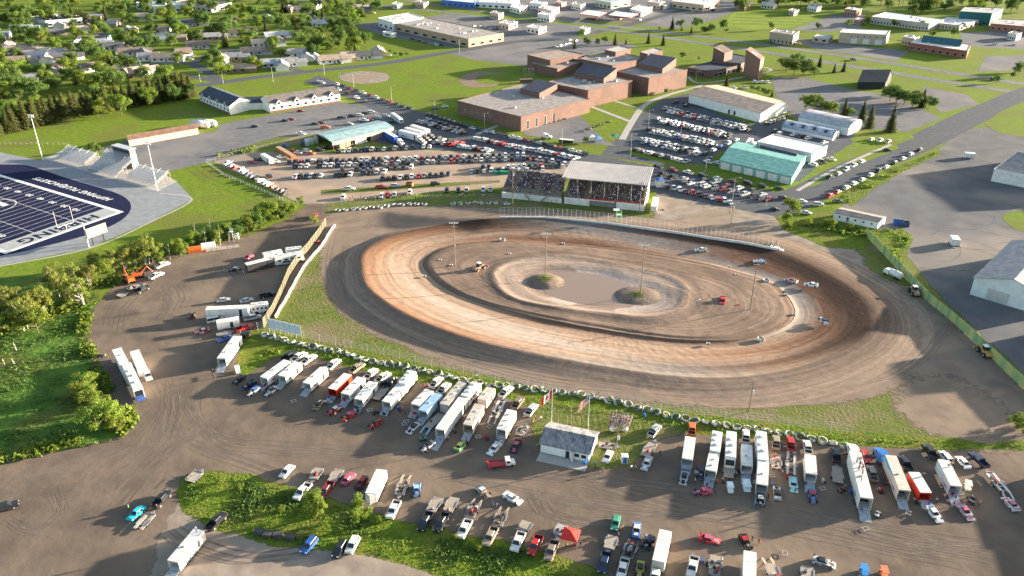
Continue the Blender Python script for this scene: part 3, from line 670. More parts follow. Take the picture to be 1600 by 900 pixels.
# ---- church-like annex
ch = empty('annex_building'); tag(ch, 'dark roofed annex with two tall slanted brick towers right of the school', 'building')
flat_block(ch, [(1075, 106), (1114, 112.5), (1164, 100), (1125, 93)], 5, wc=(.13, .09, .075), rc=NAV)
flat_block(ch, [(1112, 95), (1158, 99.5), (1180, 91), (1140, 83)], 6.5, wc=(.16, .11, .09), rc=NAV)
doors_on(ch, (1116, 112), (1163, 100.4), 5, 7, .8, 3.6, .75); doors_on(ch, (1077, 107), (1112, 112), 5, 4, .3, 3.4, .5)
for q, h, hb, cw in (([(1115, 74), (1133, 77), (1146, 73), (1128, 69)], 16, 3, (.15, .105, .085)), ([(1166, 77), (1190, 82), (1196, 78), (1173, 73)], 20, 5, (.19, .125, .10))):
 P = [Vector(G(*p, h)[:2]) for p in q]
 mb = MB(); z = [h, h - hb, h - hb, h]; a, b, c, d = [(p.x, p.y, zz) for p, zz in zip(P, z)]
 g = [(p.x, p.y, 0) for p in P]
 mb._add(g + [a, b, c, d], [(0, 1, 5, 4), (1, 2, 6, 5), (2, 3, 7, 6), (3, 0, 4, 7), (4, 5, 6, 7)], 0); mb.build('tower', M['wallp'], ch, color=cw)
 mb = MB(); m_ = (Vector(a) + Vector(b)) / 2 + Vector((0, 0, .06)); e1 = (Vector(b) - Vector(a)).normalized(); e2 = (Vector(d) - Vector(a)).normalized()
 for k in (0, 1.6): o = m_ + e2 * (2 + k); mb.quad(*[tuple(q_) for q_ in (o - e1 * 2.5, o + e1 * 2.5, o + e1 * 2.5 + e2 * .9, o - e1 * 2.5 + e2 * .9)])
 mb.build('skylight', M['white'], ch)
# ---- big white shed with the tan roof
def shed(name, label, px, ze, zr, wc, rc, **k):
 """px: A, B (one long eave) and D (across from A), all at eave height"""
 r = empty(name); tag(r, label, 'building')
 return r, gable(r, G(*px[0], ze), G(*px[1], ze), G(*px[2], ze), ze, zr, wc, rc, **k)
r, g_ = shed('arena_building', 'large white hall with broad low tan roof beside the full car park', [(1077, 147), (1189, 176.5), (1121, 133.5)], 6, 8.2, (.78, .78, .76), (.46, .34, .26), over=.6)
A, ex, ey, L, wd, P = g_
add_windows(r, (A + ex * L * .55, A + ex * L * .7), 6, 2, .2, 3, 'door', M['dark'], frac=.4)
r, g_ = shed('storage_building', 'long storage building with teal roof and white roller doors', [(1125, 250.5), (1237.5, 276), (1153, 222)], 4.2, 6, (.2, .38, .36), (.11, .32, .30))
A, ex, ey, L, wd, P = g_
for k in range(6):
 mb = MB(); c = A + ex * (L * (k + .5) / 6); n = -ey; c = c + n * .06; mb.box((c.x, c.y, .02), (L / 6 * .72, .1, 3.3), 0, math.atan2(ex.y, ex.x))
 for z in (.8, 1.6, 2.4): mb.box((c.x + n.x * .06, c.y + n.y * .06, z), (L / 6 * .72, .03, .06), 1, math.atan2(ex.y, ex.x))
 mb.build('roller_door', [M['white'], M['steel']], r)
r, g_ = shed('storage_building', 'long dark roofed shed between teal roof and white flat roof', [(1183, 236), (1240, 250), (1192, 227)], 4, 5.6, (.35, .24, .18), (.07, .075, .09))
r = empty('warehouse'); tag(r, 'bright white flat-roofed warehouse behind the teal storage building', 'building')
P = flat_block(r, [(1183, 222), (1269, 240), (1293, 228), (1209, 210)], 5, wall=M['white'], roofm=M['whiter'])
add_windows(r, (P[0], P[1]), 5, 3, 1.2, 2.4, frac=.15)
def quonset(name, label, px, h, side, wc, rc):
 r = empty(name); tag(r, label, 'building'); A, B, D = [Vector(G(*p, side)[:2]) for p in px]; Lx, W = B - A, D - A
 L, wd = Lx.length, W.length; ex, ey = Lx / L, W / wd; n = 10
 if Lx.x * W.y - Lx.y * W.x < 0: A, ey = D, -ey
 def P(u, v, z): q = A + ex * u + ey * v; return (q.x, q.y, z)
 arc = [(wd / 2 - wd / 2 * math.cos(math.pi * i / n), side + (h - side) * math.sin(math.pi * i / n)) for i in range(n + 1)]
 mb = MB(); mb.quad(P(0, 0, 0), P(L, 0, 0), P(L, 0, side), P(0, 0, side)); mb.quad(P(L, wd, 0), P(0, wd, 0), P(0, wd, side), P(L, wd, side))
 for u in (0, L):
  q = [P(u, 0, 0), P(u, wd, 0)] + [P(u, v, z) for v, z in arc[::-1]]; idx = tuple(range(len(q)))
  mb._add(q, [idx[::-1] if u == 0 else idx], 0)
 mb.build('wall', M['wallp'], r, color=wc)
 mb = MB()
 for i in range(n): mb.quad(P(-.3, arc[i][0], arc[i][1] + .03), P(L + .3, arc[i][0], arc[i][1] + .03), P(L + .3, arc[i + 1][0], arc[i + 1][1] + .03), P(-.3, arc[i + 1][0], arc[i + 1][1] + .03))
 mb.build('roof', M['roofp'], r, color=rc)
 for k in range(9):
  mb = MB(); u0 = L * (k + .2) / 9; u1 = L * (k + .75) / 9
  for i in range(2, 4): mb.quad(P(u0, arc[i][0], arc[i][1] + .08), P(u1, arc[i][0], arc[i][1] + .08), P(u1, arc[i + 1][0], arc[i + 1][1] + .08), P(u0, arc[i + 1][0], arc[i + 1][1] + .08))
  if h < 6: mb.build('roof_panel', M['glass' if k % 2 else 'galv'], r)
 return r
quonset('quonset_shed', 'low blue-grey arched shed with panels along its roof', [(1222, 199), (1301, 216), (1234, 192)], 4.6, 1.6, (.62, .64, .66), (.30, .36, .44))
quonset('quonset_shed', 'tall white arched shed left of three spruces', [(1248, 184), (1326, 201), (1271, 175)], 7.2, 4.2, (.75, .75, .74), (.42, .42, .44))
# ---- barracks style motel, two wings with dormers and a link
mo = empty('motel_building'); tag(mo, 'white two-wing building with small gabled dormers and brick base', 'building')
for px, rc in (([(311, 147), (358, 166), (345, 139)], (.06, .075, .10)), ([(421, 163), (531, 146.5), (405, 155)], (.17, .15, .14))):
 A, ex, ey, L, wd, P = gable(mo, G(*px[0], 5.6), G(*px[1], 5.6), G(*px[2], 5.6), 5.6, 9, (.80, .79, .77), rc)
 mb = MB(); mb.box(((A + ex * L / 2 - ey * .1).x, (A + ex * L / 2 - ey * .1).y, 0), (L, .15, 1.3), 0, math.atan2(ex.y, ex.x)); mb.build('brick_base', M['brick'], mo)
 for k in range(4):
  u = L * (k + .5) / 4; w2 = 1.9; zb, zt = 5.6, 7.6
  q = [P(u - w2, -.5, 4.6), P(u + w2, -.5, 4.6), P(u + w2, -.5, zb), P(u, -.5, zt), P(u - w2, -.5, zb)]; bk = [P(u - w2, 3, 4.6), P(u + w2, 3, 4.6), P(u + w2, 3, zb), P(u, 3.6, zt), P(u - w2, 3, zb)]
  mb = MB(); mb._add(q + bk, [(0, 1, 2, 3, 4), (5, 0, 4, 9), (1, 6, 7, 2)], 0); mb._add([q[2], bk[2], bk[3], q[3], q[4], bk[4]], [(0, 1, 2, 3), (3, 2, 5, 4)], 1)
  d = mb.build('dormer', [M['white'], M['roofp']], mo, color=rc)
  mb = MB(); mb.quad(P(u - .7, -.54, 4.9), P(u + .7, -.54, 4.9), P(u + .7, -.54, 6.2), P(u - .7, -.54, 6.2)); mb.build('window', M['glass'], d)
 for k in range(9):
  u = L * (k + .5) / 9; mb = MB(); mb.quad(P(u - .8, -.19, 2.2), P(u + .8, -.19, 2.2), P(u + .8, -.19, 3.6), P(u - .8, -.19, 3.6)); mb.build('window', M['glass'], mo)
gable(mo, G(381, 161, 4.5), G(412, 160, 4.5), G(386, 155, 4.5), 4.5, 7, (.78, .78, .76), (.07, .085, .11))
# ---- storage shed with brown roof and two white tanks
r, g_ = shed('storage_building', 'long low cream shed with brown roof beside two white tanks', [(200.5, 219), (309, 200), (199, 212)], 3.6, 5, (.55, .45, .34), (.24, .14, .10))
for k, px in enumerate([(313, 199), (324, 197)]):
 c = G(*px); mb = MB(); d = Vector((.94, -.33, 0)) * 5; mb.cyl(c - d + Vector((0, 0, 2)), c + d + Vector((0, 0, 2)), 2.1, n=14); mb.ball(c + d + Vector((0, 0, 2)), 2.1, n=12); mb.ball(c - d + Vector((0, 0, 2)), 2.1, n=12)
 reg(mb.build('storage_tank', M['whiter'], smooth=True), 'white rounded tank', 'at the end of the brown roofed shed', 'tank', 'white tanks by the shed', px[0])
# ---- open pavilion in the gravel lot
pv = empty('pavilion'); tag(pv, 'long open-sided pavilion with pale teal roof in gravel lot', 'pavilion')
Pv = [Vector(G(x, y, 5.2)[:2]) for x, y in ((493.7, 207.5), (518.7, 221.5), (616, 197.5), (590, 187))]
Pc = ccw(Pv); mb = MB(); c0, c1 = (Pv[0] + Pv[1]) / 2, (Pv[2] + Pv[3]) / 2
a, b, c, d = Pv
mb._add([(*b, 4.8), (*c, 4.8), (*c1, 5.9), (*c0, 5.9), (*a, 4.8), (*d, 4.8)], [(0, 1, 2, 3), (3, 2, 5, 4), (0, 3, 4), (1, 5, 2)], 0)
mb.build('roof', M['roofp'], pv, color=(.28, .42, .43))
mb = MB()
for t in range(11):
 for e0, e1 in ((b, c), (a, d)):
  p = e0.lerp(e1, (t + .1) / 10.2); mb.box((p.x, p.y, 0), (.3, .3, 4.8), 0)
mb.build('post', M['wood'], pv)
mb = MB(); strip_box(mb, b.lerp(c, 0), b.lerp(c, .985), .2, 3.1, 4.75); mb.build('fascia', M['flatp'], pv, color=(.55, .42, .30))
mb = MB(); strip_box(mb, a.lerp(d, .02), a.lerp(d, .98), .2, 0, 4.7); mb.build('back_wall', M['flatp'], pv, color=(.16, .12, .1))
for k in range(4):
 p = b.lerp(c, .1 + .25 * k); q = b.lerp(c, .1 + .25 * k + .18); mb = MB(); strip_box(mb, p, q, .12, .1, 3.0); mb.build('roller_door', M['white'] if k % 2 else M['flatp'], pv, color=(.3, .22, .16))
# ---- shops and offices further back: [label, roof quad px, h, wall, roof, units]
FAR = [
 ('strip_mall', 'long tan strip mall with cluttered flat roof beyond the ball field', [(616, 36), (732, 61.5), (787, 52), (664, 27.5)], 7, (.42, .30, .20), (.34, .31, .28), 16, 8),
 ('store_building', 'white flat store at the left end of the strip mall', [(591, 28.5), (614, 35.5), (662, 27), (640, 20.5)], 8, (.75, .75, .73), (.6, .58, .54), 4, 3),
 ('store_building', 'small white shed on the lawn left of the strip mall', [(598, 50), (612, 53), (619, 51), (606, 48.5)], 3.5, (.75, .75, .74), (.6, .6, .6), 0, 1),
 ('restaurant', 'small tan restaurant right of the strip mall', [(779, 36), (795, 39), (809, 34), (792, 31)], 5, (.55, .45, .34), (.5, .48, .45), 3, 3),
 ('restaurant', 'small white restaurant with red end walls beside the highway', [(823, 42), (842, 46), (854, 41), (834, 38)], 5, (.72, .65, .6), (.55, .5, .48), 3, 3),
 ('store_building', 'blue fronted car dealer at the top edge', [(690, 0), (742, 5), (752, -2), (700, -7)], 6, (.05, .16, .5), (.6, .62, .65), 4, 6),
 ('store_building', 'long white store at the top edge right of the blue dealer', [(742, 3), (800, 6), (812, -2), (752, -6)], 6, (.75, .75, .74), (.7, .7, .69), 5, 6),
 ('store_building', 'low white building left of the red and white restaurant', [(797, 11), (812, 14.5), (824, 9), (808, 6)], 5, (.72, .72, .70), (.7, .7, .68), 2, 3),
 ('store_building', 'red and white store beyond the highway', [(841, 12), (862, 17), (874, 11), (853, 7)], 6, (.62, .5, .47), (.6, .52, .5), 3, 4),
 ('store_building', 'beige and teal store at the top edge above the petrol station', [(930, 0), (955, 4.5), (985, -1), (958, -6)], 7, (.45, .45, .36), (.35, .45, .42), 4, 4),
 ('store_building', 'wide white roofed supermarket at the top edge', [(1050, 2), (1100, 8), (1125, 0), (1075, -7)], 7, (.5, .38, .3), (.66, .66, .64), 8, 5),
 ('shop_building', 'white shop with glass front at the petrol station', [(985, 14), (1002, 19), (1019, 11), (1000, 8)], 5, (.72, .72, .7), (.62, .62, .6), 3, 4),
 ('garage_building', 'beige garage with three white doors beyond the highway', [(1312, 51), (1386, 55), (1391, 48), (1319, 45)], 9, (.48, .40, .31), (.60, .60, .58), 0, 0),
 ('house', 'small grey shed left of the beige garage', [(1270, 58), (1294, 61), (1302, 56), (1279, 53.5)], 4, (.4, .38, .36), (.42, .44, .46), 0, 2),
 ('house', 'tan apartment block left of the beige garage', [(1203, 50), (1240, 55), (1249, 49), (1213, 45)], 9, (.40, .33, .25), (.34, .30, .26), 4, 6),
 ('school_building', 'long classroom block with white roof and banded windows', [(1362, 26), (1452, 37), (1475, 31), (1385, 19)], 7, (.45, .42, .38), (.72, .72, .70), 6, 18),
 ('gym_building', 'dark teal gymnasium with pale flat roof at upper right', [(1500, 18), (1550, 21), (1568, 13), (1508, 11)], 12, (.03, .13, .14), (.42, .40, .38), 2, 3),
 ('school_building', 'low white roofed school wing left of the teal gymnasium', [(1455, 35), (1500, 40), (1530, 32), (1480, 27)], 5, (.5, .42, .36), (.74, .74, .73), 5, 8),
 ('school_building', 'low red brick school wing right of the teal gymnasium', [(1548, 37), (1640, 45), (1650, 34), (1560, 30)], 6, (.36, .16, .11), (.45, .42, .4), 4, 9),
 ('library_building', 'red brick building with white flat ends and teal roof', [(1421, 67), (1512, 80), (1517, 70), (1430, 60)], 6, (.30, .11, .08), (.66, .66, .64), 2, 8),
 ('office_building', 'long dark shop with brown roof at top left edge', [(274, 3), (330, 11), (362, 4), (306, -3)], 6, (.5, .48, .45), (.12, .10, .09), 3, 7),
 ('office_building', 'pale arched store at top left edge', [(212, 4), (240, 10), (285, 8), (258, -2)], 7, (.6, .64, .66), (.55, .62, .66), 2, 4),
 ('church_building', 'wide dark roofed school among the trees at top left', [(43, 27), (70, 33), (128, 28), (100, 21)], 6, (.62, .62, .62), (.10, .10, .12), 5, 9),
 ('house', 'orange-brown roofed building right of the dark roofed school', [(118, 25), (150, 30), (162, 24), (130, 19)], 5, (.5, .42, .36), (.42, .20, .12), 0, 4)]
for i, (nm, lb, q, h, wc, rc, ru, nw) in enumerate(FAR):
 r = empty(nm); tag(r, lb, 'building'); P = flat_block(r, q, h, wc=wc, rc=rc)
 if ru: roof_units(r, P, h, ru, 20 + i)
 if nw:
  a, b = Vector(G(*q[0], h)[:2]), Vector(G(*q[1], h)[:2]); add_windows(r, (a, b), h, nw, 1, min(h - 1, 3.2), frac=.5)
  a, b = Vector(G(*q[1], h)[:2]), Vector(G(*q[2], h)[:2]); add_windows(r, (a, b), h, max(2, nw // 2), 1, min(h - 1, 3.2), frac=.45)
 if nm == 'garage_building':
  a, b = Vector(G(*q[0], h)[:2]), Vector(G(*q[1], h)[:2]); add_windows(r, (a.lerp(b, .2), b.lerp(a, .02)), h, 3, .2, 4.6, 'garage_door', M['white'], frac=.55); add_windows(r, (a.lerp(b, .2), b), h, 6, 6, 7.2, frac=.3)
 if nm == 'library_building': gable(r, G(1440, 66, 6), G(1500, 73, 6), G(1444, 60, 6), 6.5, 10, (.3, .11, .08), (.03, .13, .15))
for i, (x, y) in enumerate(((612, 6), (648, 3), (828, 4), (868, 3), (893, 6), (1012, 3), (1030, 6), (1150, 7), (1190, 3), (1232, 16), (1262, 9), (1320, 14), (905, 44), (765, 20), (840, 22), (1335, 30), (1575, 52), (1410, 58), (485, 6), (440, 10))):
 r = empty('shop_building'); dx = 9 + i % 3 * 5; P = flat_block(r, [(x, y), (x + dx, y + 2.6), (x + dx + 8, y - .6), (x + 8, y - 3.2)], 4.5 + i % 3, wc=[(.6, .58, .55), (.45, .36, .28), (.66, .66, .65), (.35, .2, .15)][i % 4], rc=[(.5, .49, .47), (.3, .28, .27), (.6, .6, .58)][i % 3]); roof_units(r, P, 4.5 + i % 3, 2, i)
 add_windows(r, (P[0], P[1]), 4, 4, 1, 3, frac=.6); reg(r, ['pale', 'tan', 'white', 'brick'][i % 4] + ' flat-roofed shop', 'in the far commercial strip', 'building', 'far shops', x)
ps = empty('petrol_station'); tag(ps, 'petrol station canopies trimmed in red beside the highway junction', 'petrol station')
for q in ([(905, 22), (935, 26), (948, 20), (918, 16)], [(950, 24), (985, 28), (997, 22), (962, 18)]):
 P = ccw([Vector(G(*p, 5)[:2]) for p in q]); mb = MB(); mb.prism([p[:] for p in P], 4.6, 5.4, 0, 1, bottom=True); mb.build('canopy', [M['flatp'], M['whiter']], ps, color=(.55, .06, .05))
 for p in P:
  c = sum(P, Vector((0, 0))) / 4; p = p.lerp(c, .3); mb = MB(); mb.box((p.x, p.y, 0), (.5, .5, 4.6)); mb.build('column', M['white'], ps)
# ---- black house with pale rear roof
r, g_ = shed('house', 'black gabled house between the hedge and the highway', [(1341, 128), (1384, 128), (1352, 117)], 5, 11, (.03, .032, .036), (.12, .11, .105), over=.5)
# ---- mobile home, grey hall and white store on the right
r, g_ = shed('mobile_home', 'long white mobile home with low grey-brown roof by the fence', [(1303, 333), (1373, 348), (1315, 325)], 3, 3.7, (.78, .78, .77), (.30, .25, .22), over=.2)
A, ex, ey, L, wd, P = g_
add_windows(r, (A + ex * L * .05, A + ex * L * .95), 3, 5, 1.4, 2.3, frac=.3); mb = MB(); mb.quad(P(L * .3, -.05, .3), P(L * .3 + 1, -.05, .3), P(L * .3 + 1, -.05, 2.4), P(L * .3, -.05, 2.4)); mb.build('door', M['steel'], r)
r = empty('storage_hall'); tag(r, 'grey metal hall with pale end wall and roller door', 'building')
a_, b_ = Vector(G(1515, 460)[:2]), Vector(G(1632, 495)[:2]); dd = (b_ - a_).normalized(); qq = Vector((-dd.y, dd.x))
A, ex, ey, L, wd, P = gable(r, a_, a_ + qq * 46, b_, 6.5, 10, (.60, .66, .70), (.26, .28, .31), over=.5)
c = a_.lerp(b_, .36); mb = MB(); mb.box((c.x - qq.x * .08, c.y - qq.y * .08, 0), (7, .12, 4.4), 0, math.atan2(dd.y, dd.x)); mb.build('roller_door', M['galv'], r)
r = empty('store_building'); tag(r, 'white flat-roofed store cut by the right edge', 'building')
a_, b_ = Vector(G(1548, 283)[:2]), Vector(G(1660, 305)[:2]); c_ = Vector(G(1585, 255)[:2]) - a_
P = flat_world(r, [a_, b_, b_ + c_, a_ + c_], 6, wall=M['white'], rc=(.30, .28, .27)); roof_units(r, P, 6, 6, 9)
# halls just outside the frame on the right, whose long evening shadows cross the old lot
for nm, pxs, dx, dy, h in (('storage_hall', (1690, 555), 26, 16, 10), ('storage_hall', (1700, 300), 26, 50, 12), ('storage_hall', (1820, 330), 40, 40, 10)):
 p = G(*pxs); r = empty(nm); tag(r, f'grey hall outside the right edge, {len(bpy.data.objects)} along'.split(',')[0] + {555: ' beside the dirt bank', 300: ' behind the white store', 330: ' beyond the old lot'}[pxs[1]], 'building')
 flat_world(r, [Vector((p.x, p.y)), Vector((p.x + dx, p.y + 3)), Vector((p.x + dx, p.y + dy)), Vector((p.x, p.y + dy))], h, wc=(.5, .5, .5), rc=(.3, .3, .3))
# ---- score building by the flags
hb = empty('concession_building'); tag(hb, 'small white building with weathered grey shingle roof below the flags', 'building')
e0, e1 = Vector(G(844.5, 706.5)[:2]), Vector(G(920, 723)[:2]); dd = (e1 - e0).normalized(); q2 = Vector((-dd.y, dd.x)); ZE, ZR = 2.9, 4.6
A, ex, ey, L, wd, P = gable(hb, e0, e1, e0 + q2 * 9.0, ZE, ZR, (.80, .81, .82), (.20, .20, .22), over=.45, roofm=mat('worn_shingles', (.17, .17, .19), .95, (.33, .31, .30), 2.2, stretch=(1.2, .35, 1), c3=(.13, .13, .15), scale3=.7))
for u0, u1 in ((L * .70, L * .80), (L * .84, L * .94)):
 mb = MB(); mb.quad(P(u0, -.04, 1.0), P(u1, -.04, 1.0), P(u1, -.04, 2.0), P(u0, -.04, 2.0), 0); mb.build('window', M['glass'], hb)
mb = MB(); mb.quad(P(L * .52, -.04, .05), P(L * .60, -.04, .05), P(L * .60, -.04, 2.2), P(L * .52, -.04, 2.2)); mb.build('doorway', M['dark'], hb)
mb = MB(); mb.box((*(A + ex * L * .67 - ey * .6), 0), (.5, .9, 2.6), 0, math.atan2(ex.y, ex.x)); mb.build('door', M['white'], hb)
mb = MB(); c = A + ex * L * .5 - ey * 2; mb.box((c.x, c.y, .03), (L, 3.4, .10), 0, math.atan2(ex.y, ex.x)); tag(mb.build('concrete_step', M['conc']), kind='structure')
c = A + ex * (L - .8) - ey * 1; mb = MB(); mb.cyl((c.x, c.y, .14), (c.x, c.y, 1.1), .35, .38, 12); tag(mb.build('barrel', M['flatp'], color=(.03, .2, .6)), 'blue barrel at the right corner of the shingle roofed building', 'barrel')
# ================================================================ grandstand
gs = empty('grandstand'); tag(gs, 'roofed grandstand with white front wall and pale metal roof', 'grandstand')
g0, g1 = Vector(G(881, 318)[:2]), Vector(G(1005.6, 330)[:2]); dd = (g1 - g0).normalized(); q2 = Vector((-dd.y, dd.x)); LG = (g1 - g0).length; DG = 18.0; HR = 12.5
def gp(u, v, z): q = g0 + dd * u + q2 * v; return (q.x, q.y, z)
def gbox(mb, u0, u1, v0, v1, z0, z1, m=0):
 c = g0 + dd * (u0 + u1) / 2 + q2 * (v0 + v1) / 2; mb.box((c.x, c.y, z0), (u1 - u0, v1 - v0, z1 - z0), m, math.atan2(dd.y, dd.x))
NR = 14
def risers(root, u0, u1, name='seating'):
 mb = MB()
 for k in range(NR):
  z = 3.0 + .42 * k; v0 = .4 + 1.02 * k
  gbox(mb, u0, u1, v0, v0 + 1.02, z - .4, z, 0); gbox(mb, u0, u1, v0 + .55, v0 + .85, z + .02, z + .4, 1)
 mb.build(name, [M['steel'], M['wood']], root)
risers(gs, 0, LG)
for u_ in ((0, LG * .325), (LG * .66, LG)): mb = MB(); gbox(mb, *u_, -.1, .1, 0, 3.2); mb.build('front_wall', M['white'], gs)
mb = MB(); gbox(mb, LG * .33, LG * .655, .9, 1.0, 0, 2.9); mb.build('gate_panel', M['flatp'], gs, color=(.22, .22, .22))
mb = MB(); gbox(mb, LG * .27, LG, -.16, -.05, 3.25, 3.9); mb.build('red_banner', M['flatp'], gs, color=(.42, .06, .05))
mb = MB(); gbox(mb, LG * .3, LG * .64, -.12, .0, 2.7, 3.1); mb.build('sponsor_board', M['white'], gs)
mb = MB(); mb._add([gp(LG, .1, 0), gp(LG, DG, 0), gp(LG, DG, 10.5), gp(LG, .1, 3.2)], [(0, 1, 2, 3)], 0); mb._add([gp(LG + .15, .1, 0), gp(LG + .15, DG, 0), gp(LG + .15, DG, 10.5), gp(LG + .15, .1, 3.2)], [(0, 1, 2, 3)], 0); mb.build('side_wall', M['white'], gs)
for k in range(7):
 for v in (.3, DG):
  mb = MB(); gbox(mb, LG * k / 6 - .12, LG * k / 6 + .12, v - .12, v + .12, 0, HR - .3 if v < 1 else HR + 1.0); mb.build('roof_post', M['steel'], gs)
mb = MB(); up = Vector((0, 0, .3)); q = [gp(-1, -1.2, HR), gp(LG + 1.2, -1.2, HR), gp(LG + 1.2, DG + 1.5, HR + 1.4), gp(-1, DG + 1.5, HR + 1.4)]
q = q + [tuple(Vector(x) + up) for x in q]; mb._add(q, [(3, 2, 1, 0), (4, 5, 6, 7), (0, 1, 5, 4), (1, 2, 6, 5), (2, 3, 7, 6), (3, 0, 4, 7)], 0)
for k in range(44):
 u = -.9 + (LG + 2) * k / 43; a, b = Vector(gp(u, -1.15, HR + .3)), Vector(gp(u, DG + 1.4, HR + 1.69)); e = Vector((dd.x, dd.y, 0)) * .06
 mb._add([a - e, a + e, b + e, b - e] + [p + Vector((0, 0, .12)) for p in (a - e, a + e, b + e, b - e)], [(4, 5, 6, 7), (0, 1, 5, 4), (1, 2, 6, 5), (3, 0, 4, 7)], 0)
mb.build('roof', mat('pale_metal_roof', (.60, .55, .50), .6, (.52, .47, .43), .25, c3=(.57, .52, .46), scale3=.12), gs)
mb = MB(); mb._add([gp(0, DG + .2, 0), gp(LG, DG + .2, 0), gp(LG, DG + .2, 9), gp(0, DG + .2, 9)], [(0, 1, 2, 3)]); mb.build('rear_wall', M['flatp'], gs, color=(.25, .22, .2))
bl = empty('bleachers'); tag(bl, 'open bleachers with white base left of the roofed grandstand', 'bleachers')
UB = -(g0 - Vector(G(783, 310)[:2])).length
risers(bl, UB, -1.5)
mb = MB(); gbox(mb, UB, -1.0, -.1, .1, 0, 2.6); mb.build('front_wall', M['white'], bl)
for a_, b_ in ((.62, .52), (.26, .36)):
 mb = MB(); u0, u1 = UB * a_, UB * b_
 mb._add([gp(u0, -.3, 2.7), gp(u0, -1.5, 2.7), gp(u1, -1.5, .1), gp(u1, -.3, .1)], [(0, 1, 2, 3)]); mb._add([gp(u0, -1.5, 2.7), gp(u0, -1.5, 3.6), gp(u1, -1.5, 1.0), gp(u1, -1.5, .1)], [(0, 1, 2, 3)]); mb.build('stair', M['steel'], bl)
mb = MB()
for k in range(20): u = UB + (-UB - 1.5) * k / 19; gbox(mb, u - .05, u + .05, 14.7, 14.8, 8.4, 9.8)
gbox(mb, UB, -1.5, 14.7, 14.8, 9.7, 9.8); gbox(mb, UB, -1.5, 14.7, 14.8, 9.1, 9.2); gbox(mb, UB, -1.5, 14.7, 14.8, 8.6, 8.7); mb.build('rear_railing', M['galv'], bl)
mb = MB(); mb._add([gp(UB - .05, .2, 0), gp(UB - .05, 14.6, 0), gp(UB - .05, 14.6, 8.6), gp(UB - .05, .2, 3)], [(0, 1, 2, 3)]); mb.build('side_wall', M['flatp'], bl, color=(.38, .34, .3))
# seated crowd: many hundreds of people that read as one mass
CR = [M['flatp']]; crc = [(.02, .022, .03), (.03, .04, .08), (.05, .06, .10), (.12, .13, .16), (.65, .64, .62), (.2, .1, .1), (.35, .35, .4), (.06, .10, .26), (.34, .07, .07), (.10, .09, .08)]
cm = [mat(f'clothing_{i}', c, .9) for i, c in enumerate(crc)] + [mat('skin', (.45, .28, .20), .7), mat('hair', (.07, .045, .03), .9)]
mb = MB()
def seated(mb, p, rz, c1, c2):
 mb.box((p[0], p[1], p[2] + .38), (.42, .28, .52), c1, rz, top=(.8, .7)); mb.box((p[0] + .22 * math.sin(rz), p[1] - .22 * math.cos(rz), p[2] + .3), (.36, .5, .16), c2, rz); mb.box((p[0] + .42 * math.sin(rz), p[1] - .42 * math.cos(rz), p[2]), (.34, .14, .42), c2, rz)
 mb.box((p[0], p[1], p[2] + .92), (.17, .19, .24), 10, rz, top=(.8, .8)); mb.box((p[0], p[1], p[2] + 1.08), (.19, .21, .1), 11 if rnd.random() < .6 else rnd.choice([1, 4, 0]), rz)
for k in range(NR):
 z = 3.0 + .42 * k; v = .4 + 1.02 * k + .7
 u = UB + .6
 while u < LG - .6:
  u += rnd.uniform(.55, .8)
  aisle = any(abs(u - x) < .9 for x in [UB * .82, UB * .45, UB * .2, 0, LG * .27, LG * .48, LG * .74])
  full = .93 if k > 3 else (.6 if u < 0 else .75)
  if u < 0 and k < 3: full = .12
  if aisle or -1.6 < u < .3 or rnd.random() > full: continue
  seated(mb, gp(u, v, z), math.atan2(dd.y, dd.x) + rnd.uniform(-.2, .2), rnd.choice([0, 1, 2, 3, 4, 4, 5, 6, 6, 7, 8, 8, 9, 4, 7]), rnd.choice([0, 1, 2, 9]))
tag(mb.build('seated_crowd', cm), 'crowd of spectators seated on the grandstand and bleachers', 'crowd', kind='stuff')
# ================================================================ fences, walls, poles, tyres
def world_line(px, z=0): return [Vector(G(x, y, z)[:2]) for x, y in px]
def mesh_fence(name, label, px, h, gap, wire=True, post=M['galv'], n_rail=3, panelm=None, pr=.05, topz=0):
 root = empty(name); tag(root, label, 'fence'); P = world_line(px, 1.4 if topz else 0)
 mbp, mbr = MB(), MB(); PP = []
 for i in range(len(P) - 1):
  a, b = P[i], P[i + 1]; L = (b - a).length; n = max(1, round(L / gap))
  for k in range(n + (i == len(P) - 2)):
   PP.append(a.lerp(b, k / n))
  for k in range(n_rail):
   z = topz + h * (k + 1) / n_rail - .04; strip_box(mbr, a, b, .035, z, z + .04)
 pm = MB().cyl((0, 0, 0), (0, 0, h), pr, n=5).mesh('post', post)
 for p in PP[:100]: link('post', pm, root, (p.x, p.y, topz))
 for p in PP[100:]: mbp.cyl((p.x, p.y, topz), (p.x, p.y, topz + h), pr, n=5)
 if mbp.v: mbp.build('post', post, root)['kind'] = 'stuff'
 mbr.build('rail', post, root); return root, P
# catch fence along the front stretch on its concrete wall
CF = [(781, 340), (850, 340), (900, 344), (950, 349), (1000, 356), (1060, 364), (1110, 372), (1160, 379), (1215, 390)]
cw = empty('track_wall'); tag(cw, 'low white concrete wall under the catch fence of the front stretch', 'wall'); P = world_line(CF, 1.4)
mb = MB()
for i in range(len(P) - 1): strip_box(mb, P[i], P[i + 1], .4, 0, 1.95)
mb.build('wall', M['white'], cw)
r, P = mesh_fence('catch_fence', 'tall pale catch fence of posts along the front stretch', CF, 3.8, 1.9, n_rail=6, pr=.05, topz=2.2, post=M['white'])
